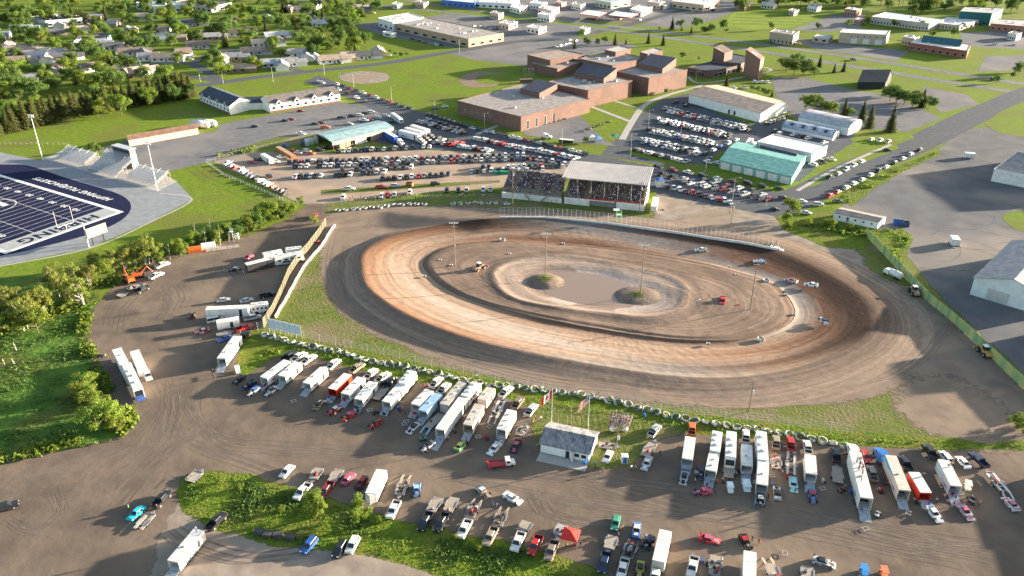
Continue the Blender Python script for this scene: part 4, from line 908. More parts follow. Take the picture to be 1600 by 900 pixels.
# palisade fence on the left and along the right side
def board_fence(name, label, px, h, c, c2, post=True):
 root = empty(name); tag(root, label, 'fence'); P = world_line(px); m = mat(name + str(len(MATS)), c, .9, c2, .35, bump=.04, stretch=(1, 1, .1))
 mb, mb2 = MB(), MB(); PP = []; pm = MB().box((0, 0, 0), (.14, .14, h + .15)).mesh('post', M['wood'])
 for i in range(len(P) - 1):
  a, b = P[i], P[i + 1]; L = (b - a).length; n = max(1, int(L / .35))
  for k in range(n):
   p, q = a.lerp(b, k / n), a.lerp(b, (k + .82) / n); hh = h + rnd.uniform(-.06, .06); strip_box(mb, p, q, .06, .05, hh)
  n = max(1, int(L / 3))
  for k in range(n): p = a.lerp(b, k / n); PP.append(p)
  for z in (.5, h * .6, h - .4):
   strip_box(mb2, a + Vector((.05, .05)), b + Vector((.05, .05)), .05, z, z + .1)
 mb.build('boards', m, root); mb2.build('rail', M['wood'], root); [link('post', pm, root, (p.x + .1, p.y + .1, 0)) for p in PP[:100]]; return root
board_fence('board_fence', 'tall weathered board fence curving beside the pit entrance', [(510, 352), (500, 368), (482, 392), (466, 410), (452, 432), (440, 462), (427, 490), (412, 513)], 3.6, (.115, .112, .07), (.085, .082, .055))
board_fence('board_fence', 'long green and yellow board fence on the right of the track', [(1352, 368), (1375, 392), (1402, 420), (1425, 446), (1450, 472), (1482, 498), (1512, 525), (1545, 556), (1580, 590), (1640, 645)], 3.4, (.40, .42, .16), (.16, .30, .18))
bw = empty('track_wall'); tag(bw, 'pale low concrete wall inside the weathered board fence on the left', 'wall'); P = world_line(smooth_px([(523, 353), (513, 368), (503, 384), (488, 402), (472, 422), (460, 445), (446, 470), (430, 497)], 3, False)); mb = MB()
for i in range(len(P) - 1): strip_box(mb, P[i] + Vector((rnd.uniform(-.2, .2), 0)), P[i + 1], .5, 0, .95 + rnd.uniform(-.1, .1))
mb.build('wall', M['white'], bw)
mesh_fence('wire_fence', 'thin wire fence above the row of whitewashed tyres', [(403, 516), (500, 534), (600, 556), (700, 580), (800, 602), (900, 620), (1000, 637), (1100, 651), (1200, 663), (1330, 678)], 3.0, 5.2, n_rail=4, pr=.055)
mesh_fence('wire_fence', 'wire fence along the bottom right bank', [(1330, 676), (1400, 682), (1470, 687), (1550, 691), (1650, 696)], 1.8, 4, n_rail=3, pr=.05, post=M['wood'])
mesh_fence('wire_fence', 'wire fence between asphalt yard and gravel lot', [(322, 255), (370, 240), (440, 225), (500, 208)], 1.6, 3, n_rail=2)
mesh_fence('wire_fence', 'wire fence from the yard down beside the parked cars', [(322, 255), (350, 275), (400, 296), (452, 318)], 1.8, 2.6, n_rail=3, post=M['white'])
mesh_fence('wire_fence', 'wire fence in front of the hillside spectators', [(508, 322), (600, 316), (700, 310), (780, 307)], 1.5, 4, n_rail=2)
mesh_fence('wire_fence', 'wire fence of the stadium beyond the grey running track', [(-60, 226), (0, 226), (100, 226), (130, 238), (232, 226)], 1.5, 3, n_rail=2)
# tyres: half-buried, whitewashed, tufted with grass
def tyre_mesh(name, R_, r_, m):
 mb = MB(); n, k = 18, 8
 V = []; 
 for i in range(n):
  a = 2 * math.pi * i / n
  for j in range(k):
   b = 2 * math.pi * j / k + .39; V.append(((R_ + r_ * .8 * math.cos(b)) * math.cos(a), (R_ + r_ * .8 * math.cos(b)) * math.sin(a), r_ * 1.25 * math.sin(b)))
 Fs = [(i * k + j, ((i + 1) % n) * k + j, ((i + 1) % n) * k + (j + 1) % k, i * k + (j + 1) % k) for i in range(n) for j in range(k)]
 mb._add(V, Fs, 0); return mb.mesh(name, m, True)
TYW = tyre_mesh('tyre', 1.05, .34, mat('whitewashed_rubber', (.66, .65, .61), .85, (.30, .29, .27), 1.4, c3=(.08, .08, .08), scale3=.6)); TYS = tyre_mesh('tyre', .5, .2, mat('whitewashed_rubber'))
SOIL = MB().ball((0, 0, -.1), .95, n=10, sc=(1, 1, .35)).mesh('soil', M['bank'], True)
def tuft_mesh(n, r, h, name='tuft'):
 mb = MB()
 for _ in range(n):
  a, q = rnd.uniform(0, 6.28), r * rnd.random() ** .5; x, y = q * math.cos(a), q * math.sin(a); t = rnd.uniform(0, 6.28); hh = h * rnd.uniform(.5, 1.2); w_ = .07
  lx, ly = rnd.uniform(-.3, .3) * hh, rnd.uniform(-.3, .3) * hh
  mb._add([(x - w_ * math.cos(t), y - w_ * math.sin(t), 0), (x + w_ * math.cos(t), y + w_ * math.sin(t), 0), (x + lx, y + ly, hh)], [(0, 1, 2)], 0)
 return mb.mesh(name, M['leafy'])
TUFT = [tuft_mesh(40, .8, .55) for _ in range(3)]
TY = smooth_px([(403, 517), (470, 535), (540, 549), (570, 559), (650, 573), (700, 585), (750, 596), (800, 601), (860, 608), (910, 614), (960, 624), (1010, 637), (1060, 650), (1110, 658), (1160, 666), (1210, 672), (1260, 681), (1300, 689), (1330, 696)], 5, False)
P = [Vector(G(x, y + 4)[:2]) for x, y in TY]; acc = 0; last = P[0]; k = 0; TYN = []
for i in range(1, len(P)):
 while (P[i] - last).length > 2.72:
  last = last + (P[i] - last).normalized() * 2.72; TYN.append(last)
for k, p in enumerate(TYN):
 p = p + Vector((rnd.uniform(-.1, .1), rnd.uniform(-.12, .12)))
 o = link('tractor_tyre', TYW, None, (p.x, p.y, .35), rnd.uniform(0, 6)); o.location.z = rnd.uniform(.18, .42); o.rotation_euler = (rnd.uniform(-.25, .4), rnd.uniform(-.25, .25), rnd.uniform(0, 6)); s = rnd.uniform(.82, 1.1); o.scale = (s, s, s)
 link('soil', SOIL, o); link('weeds', TUFT[k % 3], o, (0, 0, .12))
 reg(o, 'half-buried whitewashed tractor tyre', 'on the bank above the pits', 'tyre', 'whitewashed tyres along the back stretch')
for k, (x, y) in enumerate([(528, 330), (540, 329), (552, 328), (561, 327), (570, 326), (581, 325), (594, 325), (604, 323), (611, 321), (619, 321), (628, 321), (640, 320), (651, 320), (663, 320), (708, 319), (719, 319), (731, 318), (743, 318), (752, 318), (764, 318), (775, 318), (790, 319), (793, 319)]):
 g = G(x, y); o = link('tractor_tyre', TYW, None, (g.x, g.y, .35), rnd.uniform(0, 6)); link('soil', SOIL, o)
 reg(o, 'whitewashed tyre', 'on the far bank below the hillside spectators', 'tyre', 'whitewashed tyres on the far bank')
for x, y in ((785, 377), (796, 399), (705, 417), (663, 434), (880, 383), (1197, 441), (1150, 432), (1106, 540), (1188, 533), (1227, 463), (1240, 494), (688, 409), (1139, 419)):
 g = G(x, y); big = (x, y) in ((785, 377), (1197, 441), (1188, 533)); o = link('marker_tyre', TYW if big else TYS, None, (g.x, g.y, .75), 0)
 reg(o, 'whitewashed marker tyre' if big else 'small marker tyre', 'on the inside edge of the oval', 'tyre', 'marker tyres of the oval')
# poles
def lamp_pole(name, base, top, desc, place, cat, arms='flood', m=M['wood'], r0=.2, z0=0.0, grp=None):
 b = G(*base, z0); lo, hi = 0, 60
 for _ in range(40):
  h = (lo + hi) / 2
  if PX((b.x, b.y, h))[1] > top[1]: lo = h
  else: hi = h
 root = empty(name, (b.x, b.y, z0)); h -= z0
 mb = MB(); mb.cyl((0, 0, 0), (0, 0, h), r0, r0 * .6, 8); mb.build('pole', m, root)
 if arms == 'flood':
  mb = MB(); mb.box((0, 0, h - .6), (3.2, .16, .16)); mb.box((0, 0, h - 1.8), (2.2, .14, .14)); mb.build('crossarm', M['galv'], root)
  for x in (-1.4, -.5, .5, 1.4):
   mb = MB(); mb.box((x, -.35, h - .5), (.55, .4, .5), 0); mb.box((x, -.56, h - .45), (.45, .03, .4), 1); mb.build('floodlight', [M['galv'], M['head']], root)
 elif arms == 'street':
  mb = MB(); mb.cyl((0, 0, h), (1.8, -.6, h + .3), .07, n=6); mb.build('arm', M['galv'], root); mb = MB(); mb.box((2.1, -.7, h + .2), (.9, .35, .18)); mb.build('lamp_head', M['galv'], root)
 elif arms == 'bank':
  mb = MB(); mb.box((0, 0, h - .4), (3, .2, .2)); mb.box((0, 0, h - 1.3), (3, .2, .2)); mb.build('crossarm', M['galv'], root)
  for x in (-1.2, -.4, .4, 1.2):
   for z in (-.3, -1.2): mb = MB(); mb.box((x, -.2, h + z), (.5, .35, .55)); mb.build('floodlight', M['head'], root)
 elif arms == 'utility':
  mb = MB(); mb.box((0, 0, h - .7), (2.4, .14, .16)); mb.box((0, 0, h - 2), (1.8, .14, .16)); mb.build('crossarm', M['wood'], root)
  mb = MB(); mb.cyl((.3, -.2, h - 3.6), (.3, -.2, h - 2.5), .28, n=8); mb.build('transformer', M['galv'], root)
 if arms in ('flood',): mb = MB(); mb.box((.2, -.22, h * .45), (.4, .25, .8)); mb.build('junction_box', M['white'], root)
 return reg(root, desc, place, cat, grp)
for b_, t_, pl, z0 in (((711, 415), (705, 347), 'left of the inner oval', .7), ((852, 431), (852, 364), 'on the left infield mound', 1.5), ((1001, 458), (1004, 382), 'on the right infield mound', 1.1), ((1172, 484), (1182, 406), 'right of the inner oval', .7)):
 lamp_pole('light_pole', b_, t_, 'tall wooden floodlight pole', pl, 'light pole', z0=z0)
for b_, t_, pl, ar in (((67, 250), (47, 180), 'left of the silver bleachers', 'bank'), ((246, 298), (231, 222), 'right of the silver bleachers', 'bank'), ((139, 386), (129, 347), 'by the stadium scoreboard', 'none')):
 lamp_pole('light_pole', b_, t_, 'white floodlight mast', pl, 'light pole', ar, M['white'], .25)
for b_, t_, pl in (((1141, 357), (1148, 313), 'behind the catch fence'), ((999, 333), (1002, 284), 'at the right front corner of the grandstand'), ((1170, 643), (1173, 597), 'on the tyre bank right of the flags'), ((962, 717), (967, 668), 'between white sedan and crowd platform'), ((801, 325), (800, 262), 'before the open bleachers'), ((881, 322), (881, 275), 'where bleachers meet the grandstand')):
 lamp_pole('utility_pole', b_, t_, 'wooden utility pole', pl, 'pole', 'utility', M['wood'], .17)
for b_, t_ in (((612, 157), (608, 135)), ((680, 180), (679, 156)), ((757, 201), (756, 177)), ((878, 227), (877, 201)), ((985, 247), (985, 210)), ((1102, 269), (1102, 245)), ((1253, 135), (1254, 120)), ((1324, 251), (1328, 232)), ((1184, 246), (1185, 222)), ((1372, 278), (1377, 260)),
   ((1063, 217), (1064, 198)), ((1108, 213), (1107, 195)), ((1162, 192), (1163, 172)), ((1087, 130), (1087, 111)), ((1013, 197), (1014, 172)), ((553, 136), (551, 115)), ((507, 117), (507, 98)), ((183, 101), (182, 88)), ((221, 108), (220, 93)), ((427, 128), (426, 105)), ((313, 128), (311, 113)), ((349, 131), (348, 116)), ((718, 84), (717, 62)), ((1458, 200), (1461, 183)), ((1530, 217), (1533, 192)), ((1142, 332), (1148, 278)), ((1197, 322), (1201, 300))):
 near = 'above the street of parked cars' if b_[0] < 1000 and b_[1] > 150 else ('in the school car park' if b_[0] < 1200 and b_[1] < 240 else ('along the residential road' if b_[0] < 560 else 'along the right hand roads'))
 lamp_pole('street_lamp', b_, t_, 'pale street lamp', near, 'street lamp', 'street', M['galv'], .12, grp='street lamps')
# flags by the concession building
fp = []
def flag(base, top, pl, kind):
 b = G(*base); h = 12.2 if kind != 'none' else 8; root = empty('flagpole', (b.x, b.y, 0)); mb = MB(); mb.cyl((0, 0, 0), (0, 0, h), .09, .05, 8); mb.ball((0, 0, h + .1), .13); mb.build('pole', M['white'], root)
 tag(root, f'white flagpole flying the {pl}', 'flagpole')
 W, H, nu, nv = 4.6, 2.6, 26, 13; mb = MB()
 def pt(u, v):    # u along the fly, v up; hangs and ripples in a light wind from the right
  x = -W * u * .62; z = h - .3 - H * (1 - v) - 2.2 * u ** 1.3; y = .22 * math.sin(u * 9 + v) * u - .9 * u
  return (x, y, z)
 V = [pt(i / nu, j / nv) for i in range(nu + 1) for j in range(nv + 1)]; Fs, ms = [], []
 for i in range(nu):
  for j in range(nv):
   a = i * (nv + 1) + j; Fs.append((a, a + 1, a + nv + 2, a + nv + 1)); u, v = (i + .5) / nu, (j + .5) / nv
   if kind == 'ca':
    du, dv = abs(u - .5) * 1.8, v - .5; leaf_ = (du < .16 - abs(dv) * .2 and -.18 < dv < .3) or (du < .26 and -.06 < dv < .12) or (du < .03 and dv > -.34 and dv < 0)
    ms.append(0 if (u < .25 or u > .75 or leaf_) else 1)
   else: ms.append(2 if (u < .4 and v > 6 / 13) and not (i % 2 == 0 and j % 2 == 0) else (1 if (u < .4 and v > 6 / 13) else (0 if j % 2 == 0 else 1)))
 b0 = len(mb.v); mb.v += V; mb.f += [list(f) for f in Fs]; mb.m += ms
 mb.build('flag', [mat('flag_red', (.62, .03, .03), .8, transl=.3), mat('flag_white', (.78, .77, .75), .8, transl=.3), mat('flag_blue', (.03, .05, .22), .8, transl=.3)], root)
flag((861.5, 667), None, 'red and white maple leaf flag', 'ca'); flag((918.3, 676), None, 'stars and stripes', 'us')
for x, y, h in ((892, 663, 8), (872, 666, 3.6), (885.6, 669, 4), (896, 669, 3.6), (905.7, 673, 4)):
 b = G(x, y); mb = MB(); mb.cyl((0, 0, 0), (0, 0, h), .12, .1, 7); o = mb.build('bare_pole', M['wood'], loc=(b.x, b.y, 0)); reg(o, 'tall bare wooden post' if h > 5 else 'short wooden post', 'between the two flagpoles', 'post', 'wooden posts')
# billboard of score panels at the corner of the back stretch
a_, b_ = Vector(G(421, 519)[:2]), Vector(G(472, 531)[:2]); dd = (b_ - a_).normalized(); bb = empty('scoreboard'); tag(bb, 'blue and white panelled scoreboard on posts at the fence corner', 'scoreboard'); L = (b_ - a_).length; an = math.atan2(dd.y, dd.x)
nn = Vector((dd.y, -dd.x))
for k in range(6):
 c = a_ + dd * L * (k + .5) / 6; mb = MB(); mb.box((c.x, c.y, 1.6), (L / 6 * .88, .12, 3.6), 0, an)
 for j in range(6): mb.box((c.x + nn.x * .08, c.y + nn.y * .08, 2.0 + j * .5), (L / 6 * .7, .03, .12), 1, an)
 mb.build('panel', [mat('pale_blue_panel', (.55, .66, .74), .5), mat('blue_lettering', (.04, .14, .36), .6)], bb)
for k in range(7):
 c = a_ + dd * L * k / 6; mb = MB(); mb.box((c.x, c.y, 0), (.16, .16, 5.3), 0, an); mb.build('post', M['wood'], bb)
# starter's stand
b = G(966, 349); st = empty('flag_stand', (b.x, b.y, 0)); tag(st, 'green and white flag stand rising over the catch fence', 'flag stand')
mb = MB(); [mb.cyl((x, y, 0), (x, y, 6.2), .09, n=6) for x in (-1, 1) for y in (-.8, .8)]; mb.build('leg', mat('green_paint', (.05, .35, .12), .5), st)
mb = MB(); mb.box((0, 0, 4), (2.4, 2, .15)); mb.build('platform', M['white'], st)
for z in (4.6, 5.1): mb = MB(); [mb.box(c, d) for c, d in (((0, -.95, z), (2.3, .06, .08)), ((0, .95, z), (2.3, .06, .08)), ((-1.1, 0, z), (.06, 1.9, .08)), ((1.1, 0, z), (.06, 1.9, .08)))]; mb.build('railing', MATS['green_paint'], st)
mb = MB(); mb.box((-1.1, 0, 6.2), (2.6, 2.2, .12)); mb.build('roof', M['white'], st)
# stadium: silver bleachers, press box, scoreboard, goalposts
def silver_stand(px0, px1, rows, label, press=False):
 a, b = Vector(G(*px0)[:2]), Vector(G(*px1)[:2]); d = (b - a).normalized(); q = Vector((-d.y, d.x)); L = (b - a).length; an = math.atan2(d.y, d.x)
 root = empty('silver_bleachers'); tag(root, label, 'bleachers'); mb = MB()
 for k in range(rows):
  c = a + d * L / 2 + q * (.8 * k); mb.box((c.x, c.y, .6 + .38 * k), (L, .8, .12), 0, an); mb.box((c.x + q.x * .3, c.y + q.y * .3, .95 + .38 * k), (L, .3, .08), 0, an)
 mb.build('bench_rows', M['galv'], root)
 for u in (.0, .25, .5, .75, 1.0):
  mb = MB(); c = a + d * L * u; e = c + q * .8 * rows
  mb._add([(c.x, c.y, 1.5), (e.x, e.y, 1.5 + .38 * rows), (e.x, e.y, 1.62 + .38 * rows), (c.x, c.y, 1.62)], [(0, 1, 2, 3)]); mb.build('aisle_rail', M['galv'], root)
 mb = MB()
 for u in range(9):
  for v in (0, .5, 1):
   c = a + d * L * u / 8 + q * .8 * rows * v; mb.box((c.x, c.y, 0), (.14, .14, .6 + .38 * rows * v), 0, an)
 mb.build('frame', M['steel'], root)
 if press:
  c = a + d * L * .5 + q * (.8 * rows + 1.6); zb = .38 * rows + 1.2; mb = MB(); mb.box((c.x, c.y, 0), (L * .62, 3.4, zb), 0, an); mb.build('press_box_base', M['steel'], root)
  mb = MB(); mb.box((c.x, c.y, zb), (L * .62, 3.4, 2.8), 0, an); f = c - q * 1.75; mb.box((f.x, f.y, zb + .9), (L * .58, .06, 1.1), 1, an); pb = mb.build('press_box', [mat('dark_siding', (.14, .14, .16), .8), M['glass']], root)
  mb = MB(); mb.box((c.x, c.y, zb + 2.8), (L * .66, 4.2, .25), 0, an); mb.build('roof', M['galv'], pb)
silver_stand((88, 248), (132, 260), 11, 'left silver bleachers of the navy football stadium')
silver_stand((138, 265), (181, 277.5), 16, 'middle silver bleachers with dark press box above the football stadium', True)
silver_stand((197, 278), (243, 291), 11, 'right silver bleachers of the navy football stadium')
a_ = Vector(fld(FW / 2, .6, 0)[:2]); gp_ = empty('goalpost', (a_.x, a_.y, 0)); gp_.rotation_euler = (0, 0, math.atan2(A_.y, A_.x)); tag(gp_, 'white football goalpost before the lettered end zone', 'goalpost')
mb = MB(); mb.cyl((0, 0, 0), (0, 0, 3), .12, n=8); mb.build('stem', M['white'], gp_)
mb = MB(); mb.cyl((-3.6, 0, 3), (3.6, 0, 3), .09, n=8); mb.build('crossbar', M['white'], gp_)
for x in (-3.6, 3.6): mb = MB(); mb.cyl((x, 0, 3), (x, 0, 10.2), .08, n=8); mb.build('upright', M['white'], gp_)
b = G(155, 380); sb = empty('scoreboard', (b.x, b.y, 0)); sb.rotation_euler = (0, 0, math.atan2(A_.y, A_.x)); tag(sb, 'back of the stadium scoreboard on two dark posts', 'scoreboard')
for x in (-2.4, 2.4): mb = MB(); mb.box((x, 0, 0), (.35, .35, 7.6)); mb.build('post', M['dark'], sb)
mb = MB(); mb.box((0, .2, 3.6), (8.8, .5, 4)); mb.build('board', M['plank'], sb)
# ball backstops
for px, s, lb in (((826, 120), 6, 'tall wire backstop at the right ball diamond'), ((536, 122), 4, 'low wire backstop at the left ball diamond')):
 b = G(*px); r = empty('backstop', (b.x, b.y, 0)); tag(r, lb, 'backstop'); mb = MB()
 for a in range(-2, 3): mb.cyl((a * 1.8, abs(a) * .6, 0), (a * 1.8, abs(a) * .6, s), .09, n=5)
 for z in (.3, .6, 1): mb.cyl((-3.6, 1.2, s * z), (0, 0, s * z), .05, n=5); mb.cyl((3.6, 1.2, s * z), (0, 0, s * z), .05, n=5)
 mb.build('frame', M['galv'], r)
b = G(822, 129); mb = MB(); mb.box((0, 0, 0), (9, 3, 2.4)); mb.box((0, 0, 2.4), (9.6, 3.6, .2)); tag(mb.build('dugout', M['brick'], loc=(b.x, b.y, 0), rz=.2), 'small orange brick dugout at the right ball diamond', 'dugout')
# ================================================================ vehicles
BODY = [M['paint'], M['glass'], M['tyre'], M['head'], M['tail'], M['dark'], M['rim']]
def shell(mb, L, W, prof, z0, inset=.08):
 """lower body: side profile (x, z) with rounded-in top edges"""
 n = len(prof); y = W / 2
 P = [(x, s * (y - (inset if z > z0 + .35 else 0)), z) for s in (-1, 1) for x, z in prof]
 t = tess(prof); Fs = [tuple(q) for q in t] + [tuple(n + i for i in q[::-1]) for q in t] + [(i, n + i, n + (i + 1) % n, (i + 1) % n) for i in range(n)]
 mb._add(P, Fs, 0)
def cabin(mb, x0, x1, z0, z1, w0, w1, rf, rr):
 """glasshouse: x0 rear, x1 front at belt line; rf, rr rakes; painted roof and pillars"""
 P = [(x0, -w0, z0), (x1, -w0, z0), (x1, w0, z0), (x0, w0, z0), (x0 + rr, -w1, z1), (x1 - rf, -w1, z1), (x1 - rf, w1, z1), (x0 + rr, w1, z1)]
 mb._add(P, [(0, 1, 5, 4), (1, 2, 6, 5), (2, 3, 7, 6), (3, 0, 4, 7)], 1)
 mb.box(((x0 + rr + x1 - rf) / 2, 0, z1 - .02), (x1 - rf - x0 - rr + .12, w1 * 2 + .08, .08), 0, top=(.93, .92))
 for (a, b) in ((0, 4), (1, 5), (2, 6), (3, 7)):
  mb.cyl(P[a], P[b], .05, n=4, m=0, caps=False)
 m_ = (x0 + x1) / 2
 for s in (-1, 1): mb.cyl((m_, s * w0, z0), (m_ * .9 + (x0 + rr + x1 - rf) * .05, s * w1, z1), .045, n=4, m=0, caps=False)
def wheels(mb, xs, y, r, m=2):
 for x in xs:
  for s in (-1, 1):
   mb.cyl((x, s * (y - .2), r), (x, s * (y + .03), r), r, n=12, m=m); mb.cyl((x, s * (y + .03), r), (x, s * (y + .05), r), r * .55, n=10, m=6)
def lights(mb, xf, xr, y, zf, zr):
 for s in (-1, 1): mb.box((xf, s * y, zf), (.1, .34, .15), 3); mb.box((xr, s * y, zr), (.1, .3, .2), 4)
def car_parts(kind):
 """list of (part name, MB)"""
 b, g, out = MB(), MB(), []
 if kind == 'sedan':
  L, W, xs, r = 4.7, 1.82, (-1.4, 1.4), .33
  shell(b, L, W, [(-2.32, .3), (2.32, .3), (2.36, .62), (2.15, .80), (1.0, .95), (-1.6, .98), (-2.25, .94), (-2.36, .6)], .3); cabin(g, -1.75, 1.15, .94, 1.42, .80, .60, .75, .6); zf, zr = .6, .72
 elif kind == 'suv':
  L, W, xs, r = 4.75, 1.9, (-1.42, 1.42), .38
  shell(b, L, W, [(-2.33, .38), (2.33, .38), (2.37, .85), (2.2, 1.02), (1.15, 1.14), (-2.3, 1.14), (-2.37, .7)], .38); cabin(g, -2.3, 1.25, 1.1, 1.74, .86, .70, .75, .28); zf, zr = .82, .95
 elif kind == 'van':
  L, W, xs, r = 5.2, 1.98, (-1.6, 1.6), .36
  shell(b, L, W, [(-2.55, .35), (2.55, .35), (2.6, .9), (2.3, 1.12), (1.9, 1.2), (-2.55, 1.2), (-2.6, .7)], .35); cabin(g, -2.5, 1.95, 1.15, 1.95, .93, .82, .8, .12); zf, zr = .75, .9
 else:   # pickup
  L, W, xs, r = 5.8, 2.0, (-1.85, 1.8), .42
  shell(b, L, W, [(-2.85, .5), (2.85, .5), (2.9, 1.0), (2.75, 1.12), (1.35, 1.2), (-.95, 1.2), (-.95, .72), (-2.85, .72), (-2.9, .6)], .5)
  for s in (-1, 1): b.box((-1.92, s * .95, .72), (1.9, .1, .5), 0)
  b.box((-2.84, 0, .72), (.1, 1.86, .48), 0); b.box((-1.9, 0, .725), (1.8, 1.74, .03), 5)
  cabin(g, -1.0, 1.5, 1.16, 1.86, .90, .72, .7, .12); zf, zr = .85, .85
 return L, W, xs, r, b, g, zf, zr
KN = dict(sedan='sedan', suv='suv', pickup='pickup', van='van')
FARM, NEARP = {}, {}
for k in KN:
 L, W, xs, r, b, g, zf, zr = car_parts(k); mb = MB(); mb.v, mb.f, mb.m = list(b.v), [list(f) for f in b.f], list(b.m); o = len(mb.v); mb.v += g.v; mb.f += [[i + o for i in f] for f in g.f]; mb.m += g.m
 wheels(mb, xs, W / 2 - .04, r); lights(mb, L / 2 - .03, -L / 2 + .03, W / 2 - .3, zf, zr); FARM[k] = mb.mesh(k, BODY)
 wm_ = MB(); wm_.cyl((0, -.13, 0), (0, .12, 0), r, n=14, m=2); wm_.cyl((0, .12, 0), (0, .15, 0), r * .6, n=12, m=6); wm_.cyl((0, -.16, 0), (0, -.13, 0), r * .6, n=12, m=6)
 hl = MB().box((0, 0, 0), (.12, .36, .16), 3).mesh('headlight', BODY); tl = MB().box((0, 0, 0), (.12, .26, .24), 4).mesh('tail_light', BODY)
 NEARP[k] = (b.mesh('body', BODY), g.mesh('cabin', BODY), wm_.mesh('wheel', BODY), hl, tl, xs, r, L, W, zf, zr)
PROTO = {}
def near_car(k, loc, rz, c):
 key = k
 if key not in PROTO:
  bm_, gm, wm2, hl, tl, xs, r, L, W, zf, zr = NEARP[k]; root = empty(k)
  link('body', bm_, root); link('cabin', gm, root)
  for x in xs:
   for s in (-1, 1): link('wheel', wm2, root, (x, s * (W / 2 - .12), r))
  for s in (-1, 1): link('headlight', hl, root, (L / 2 - .02, s * (W / 2 - .34), zf)); link('tail_light', tl, root, (-L / 2 + .02, s * (W / 2 - .2), zr))
  PROTO[key] = root; o = root
 else: o = copy_tree(PROTO[key])
 o.location = loc; o.rotation_euler = (0, 0, rz)
 for ch in o.children: ch.color = (*c, 1)
 return o
def vary(c, a=.12): f = 1 + rnd.uniform(-a, a); return tuple(min(.9, x * f) for x in c)
def far_car(k, p, rz, ck, place, group, key=None):
 o = link({'pickup': 'pickup_truck'}.get(k, k), FARM[k], None, (p[0], p[1], .02), rz, vary(COLS[ck]))
 return reg(o, f'{CN[ck]} {KN[k]}', place, 'car' if k != 'pickup' else 'pickup truck', group, key)
def heading(a, b):
 p, q = G(*a, .8), G(*b, .8); return math.atan2(q.y - p.y, q.x - p.x), (p + q) / 2
def ncar(k, a, b, ck, place, group='vehicles in the pits', desc=None, lim=True):
 rz, m = heading(a, b); o = near_car(k, (m.x, m.y, .02), rz, vary(COLS[ck], .05)); 
 if k == 'pickup': o.name = 'pickup_truck'
 return reg(o, desc or f'{CN[ck]} {KN[k]}', place, 'pickup truck' if k == 'pickup' else 'car', group, (a[0] + b[0]) / 2)
# ---- parked rows: string of colours between two pixels, one car each, '.' = gap; upper case suffix k picks the kind
def row(a, b, s, place, group, dirpx=None, rz=None, jitter=.25, kinds=None):
 n = len(s); k = 0
 for i, ch in enumerate(s):
  if ch == '.': continue
  t = i / max(1, n - 1); x, y = a[0] + (b[0] - a[0]) * t, a[1] + (b[1] - a[1]) * t
  p = G(x, y, .7); p.x += rnd.uniform(-jitter, jitter); p.y += rnd.uniform(-jitter, jitter)
  if rz is None:
   q = G(*dirpx(x, y), .7); r = math.atan2(q.y - p.y, q.x - p.x)
  else: r = rz
  if rnd.random() < .25: r += math.pi
  kind = (kinds or rnd.choice(['sedan', 'suv', 'suv', 'pickup', 'pickup', 'sedan', 'van' if rnd.random() < .3 else 'suv']))
  far_car(kind, p, r + rnd.uniform(-.04, .04), ch, place, group, x)
UPV = lambda x, y: (x + (x - 800) * .012, y + 5)
g1_ = 'cars parked in the gravel lot'
row((528, 236), (671, 229), 'kwwnnnwkwkwkwknww', 'in the rear row of the gravel lot', g1_, UPV)
row((452, 253), (818, 242), 'kkmnwkwkkkkkwwnkwkkwwwmnrnwkrwkkkwkkwkww', 'in the upper half of the long double row', g1_, UPV)
row((461, 260), (818, 248), 'ksw.kwwnswwknnnwmwkktnwsk.rknnswnsnwkbn', 'in the lower half of the long double row', g1_, UPV)
row((824, 246), (882, 255), 'mmskwkw', 'right of the long double row', g1_, UPV)
row((462, 276), (548, 272), 'wkkwkw..kkkw', 'in the third row of the gravel lot', g1_, UPV)
row((566, 270), (600, 268), 'nkww', 'in the third row of the gravel lot', g1_, UPV); row((535, 265), (580, 263), 'k.knk', 'behind the third row of the gravel lot', g1_, UPV)
row((606, 262), (642, 261), 'kkkw', 'behind the third row of the gravel lot', g1_, UPV)
row((597, 279), (700, 272), 'kkkwkwrtkkkn', 'in the front row of the gravel lot', g1_, UPV)
row((736, 268), (777, 266), 'skwwk', 'in the front row of the gravel lot', g1_, UPV); row((754, 261), (764, 261), 'nk', 'behind the front row of the gravel lot', g1_, UPV)
row((778, 266), (823, 266), 'kwkwkkw', 'left of the grandstand roof', g1_, UPV); row((794, 260), (878, 259), 'wwwwkkrkkkw', 'behind the open bleachers', g1_, UPV)
row((812, 267), (848, 264), 'wkkw', 'just above the open bleachers', g1_, UPV)
# angled blocks behind
ANG = lambda x, y: (x + 10, y - 2.6)
g2_ = 'cars parked in the asphalt lot by the street'
row((676, 221), (764, 235), 'kwkwrrkwwwwkrww', 'in the angled row beside the semi trailers', g2_, ANG); row((684, 216), (720, 223), 'kwkrr', 'behind the angled row by the trailers', g2_, ANG)
row((744, 216), (822, 233), 'wwwwkrwrrwwrwww', 'in the long angled row before the school', g2_, ANG); row((824, 232), (900, 247), 'swswwwswrwwwww', 'in the angled row left of the stand roof', g2_, ANG)
row((655, 189), (724, 208), 'ssbwkkskswk', 'in the row along the street below the ball field', g2_, ANG); row((668, 187), (722, 204), 's.kkmnk', 'in the row along the street below the ball field', g2_, ANG)
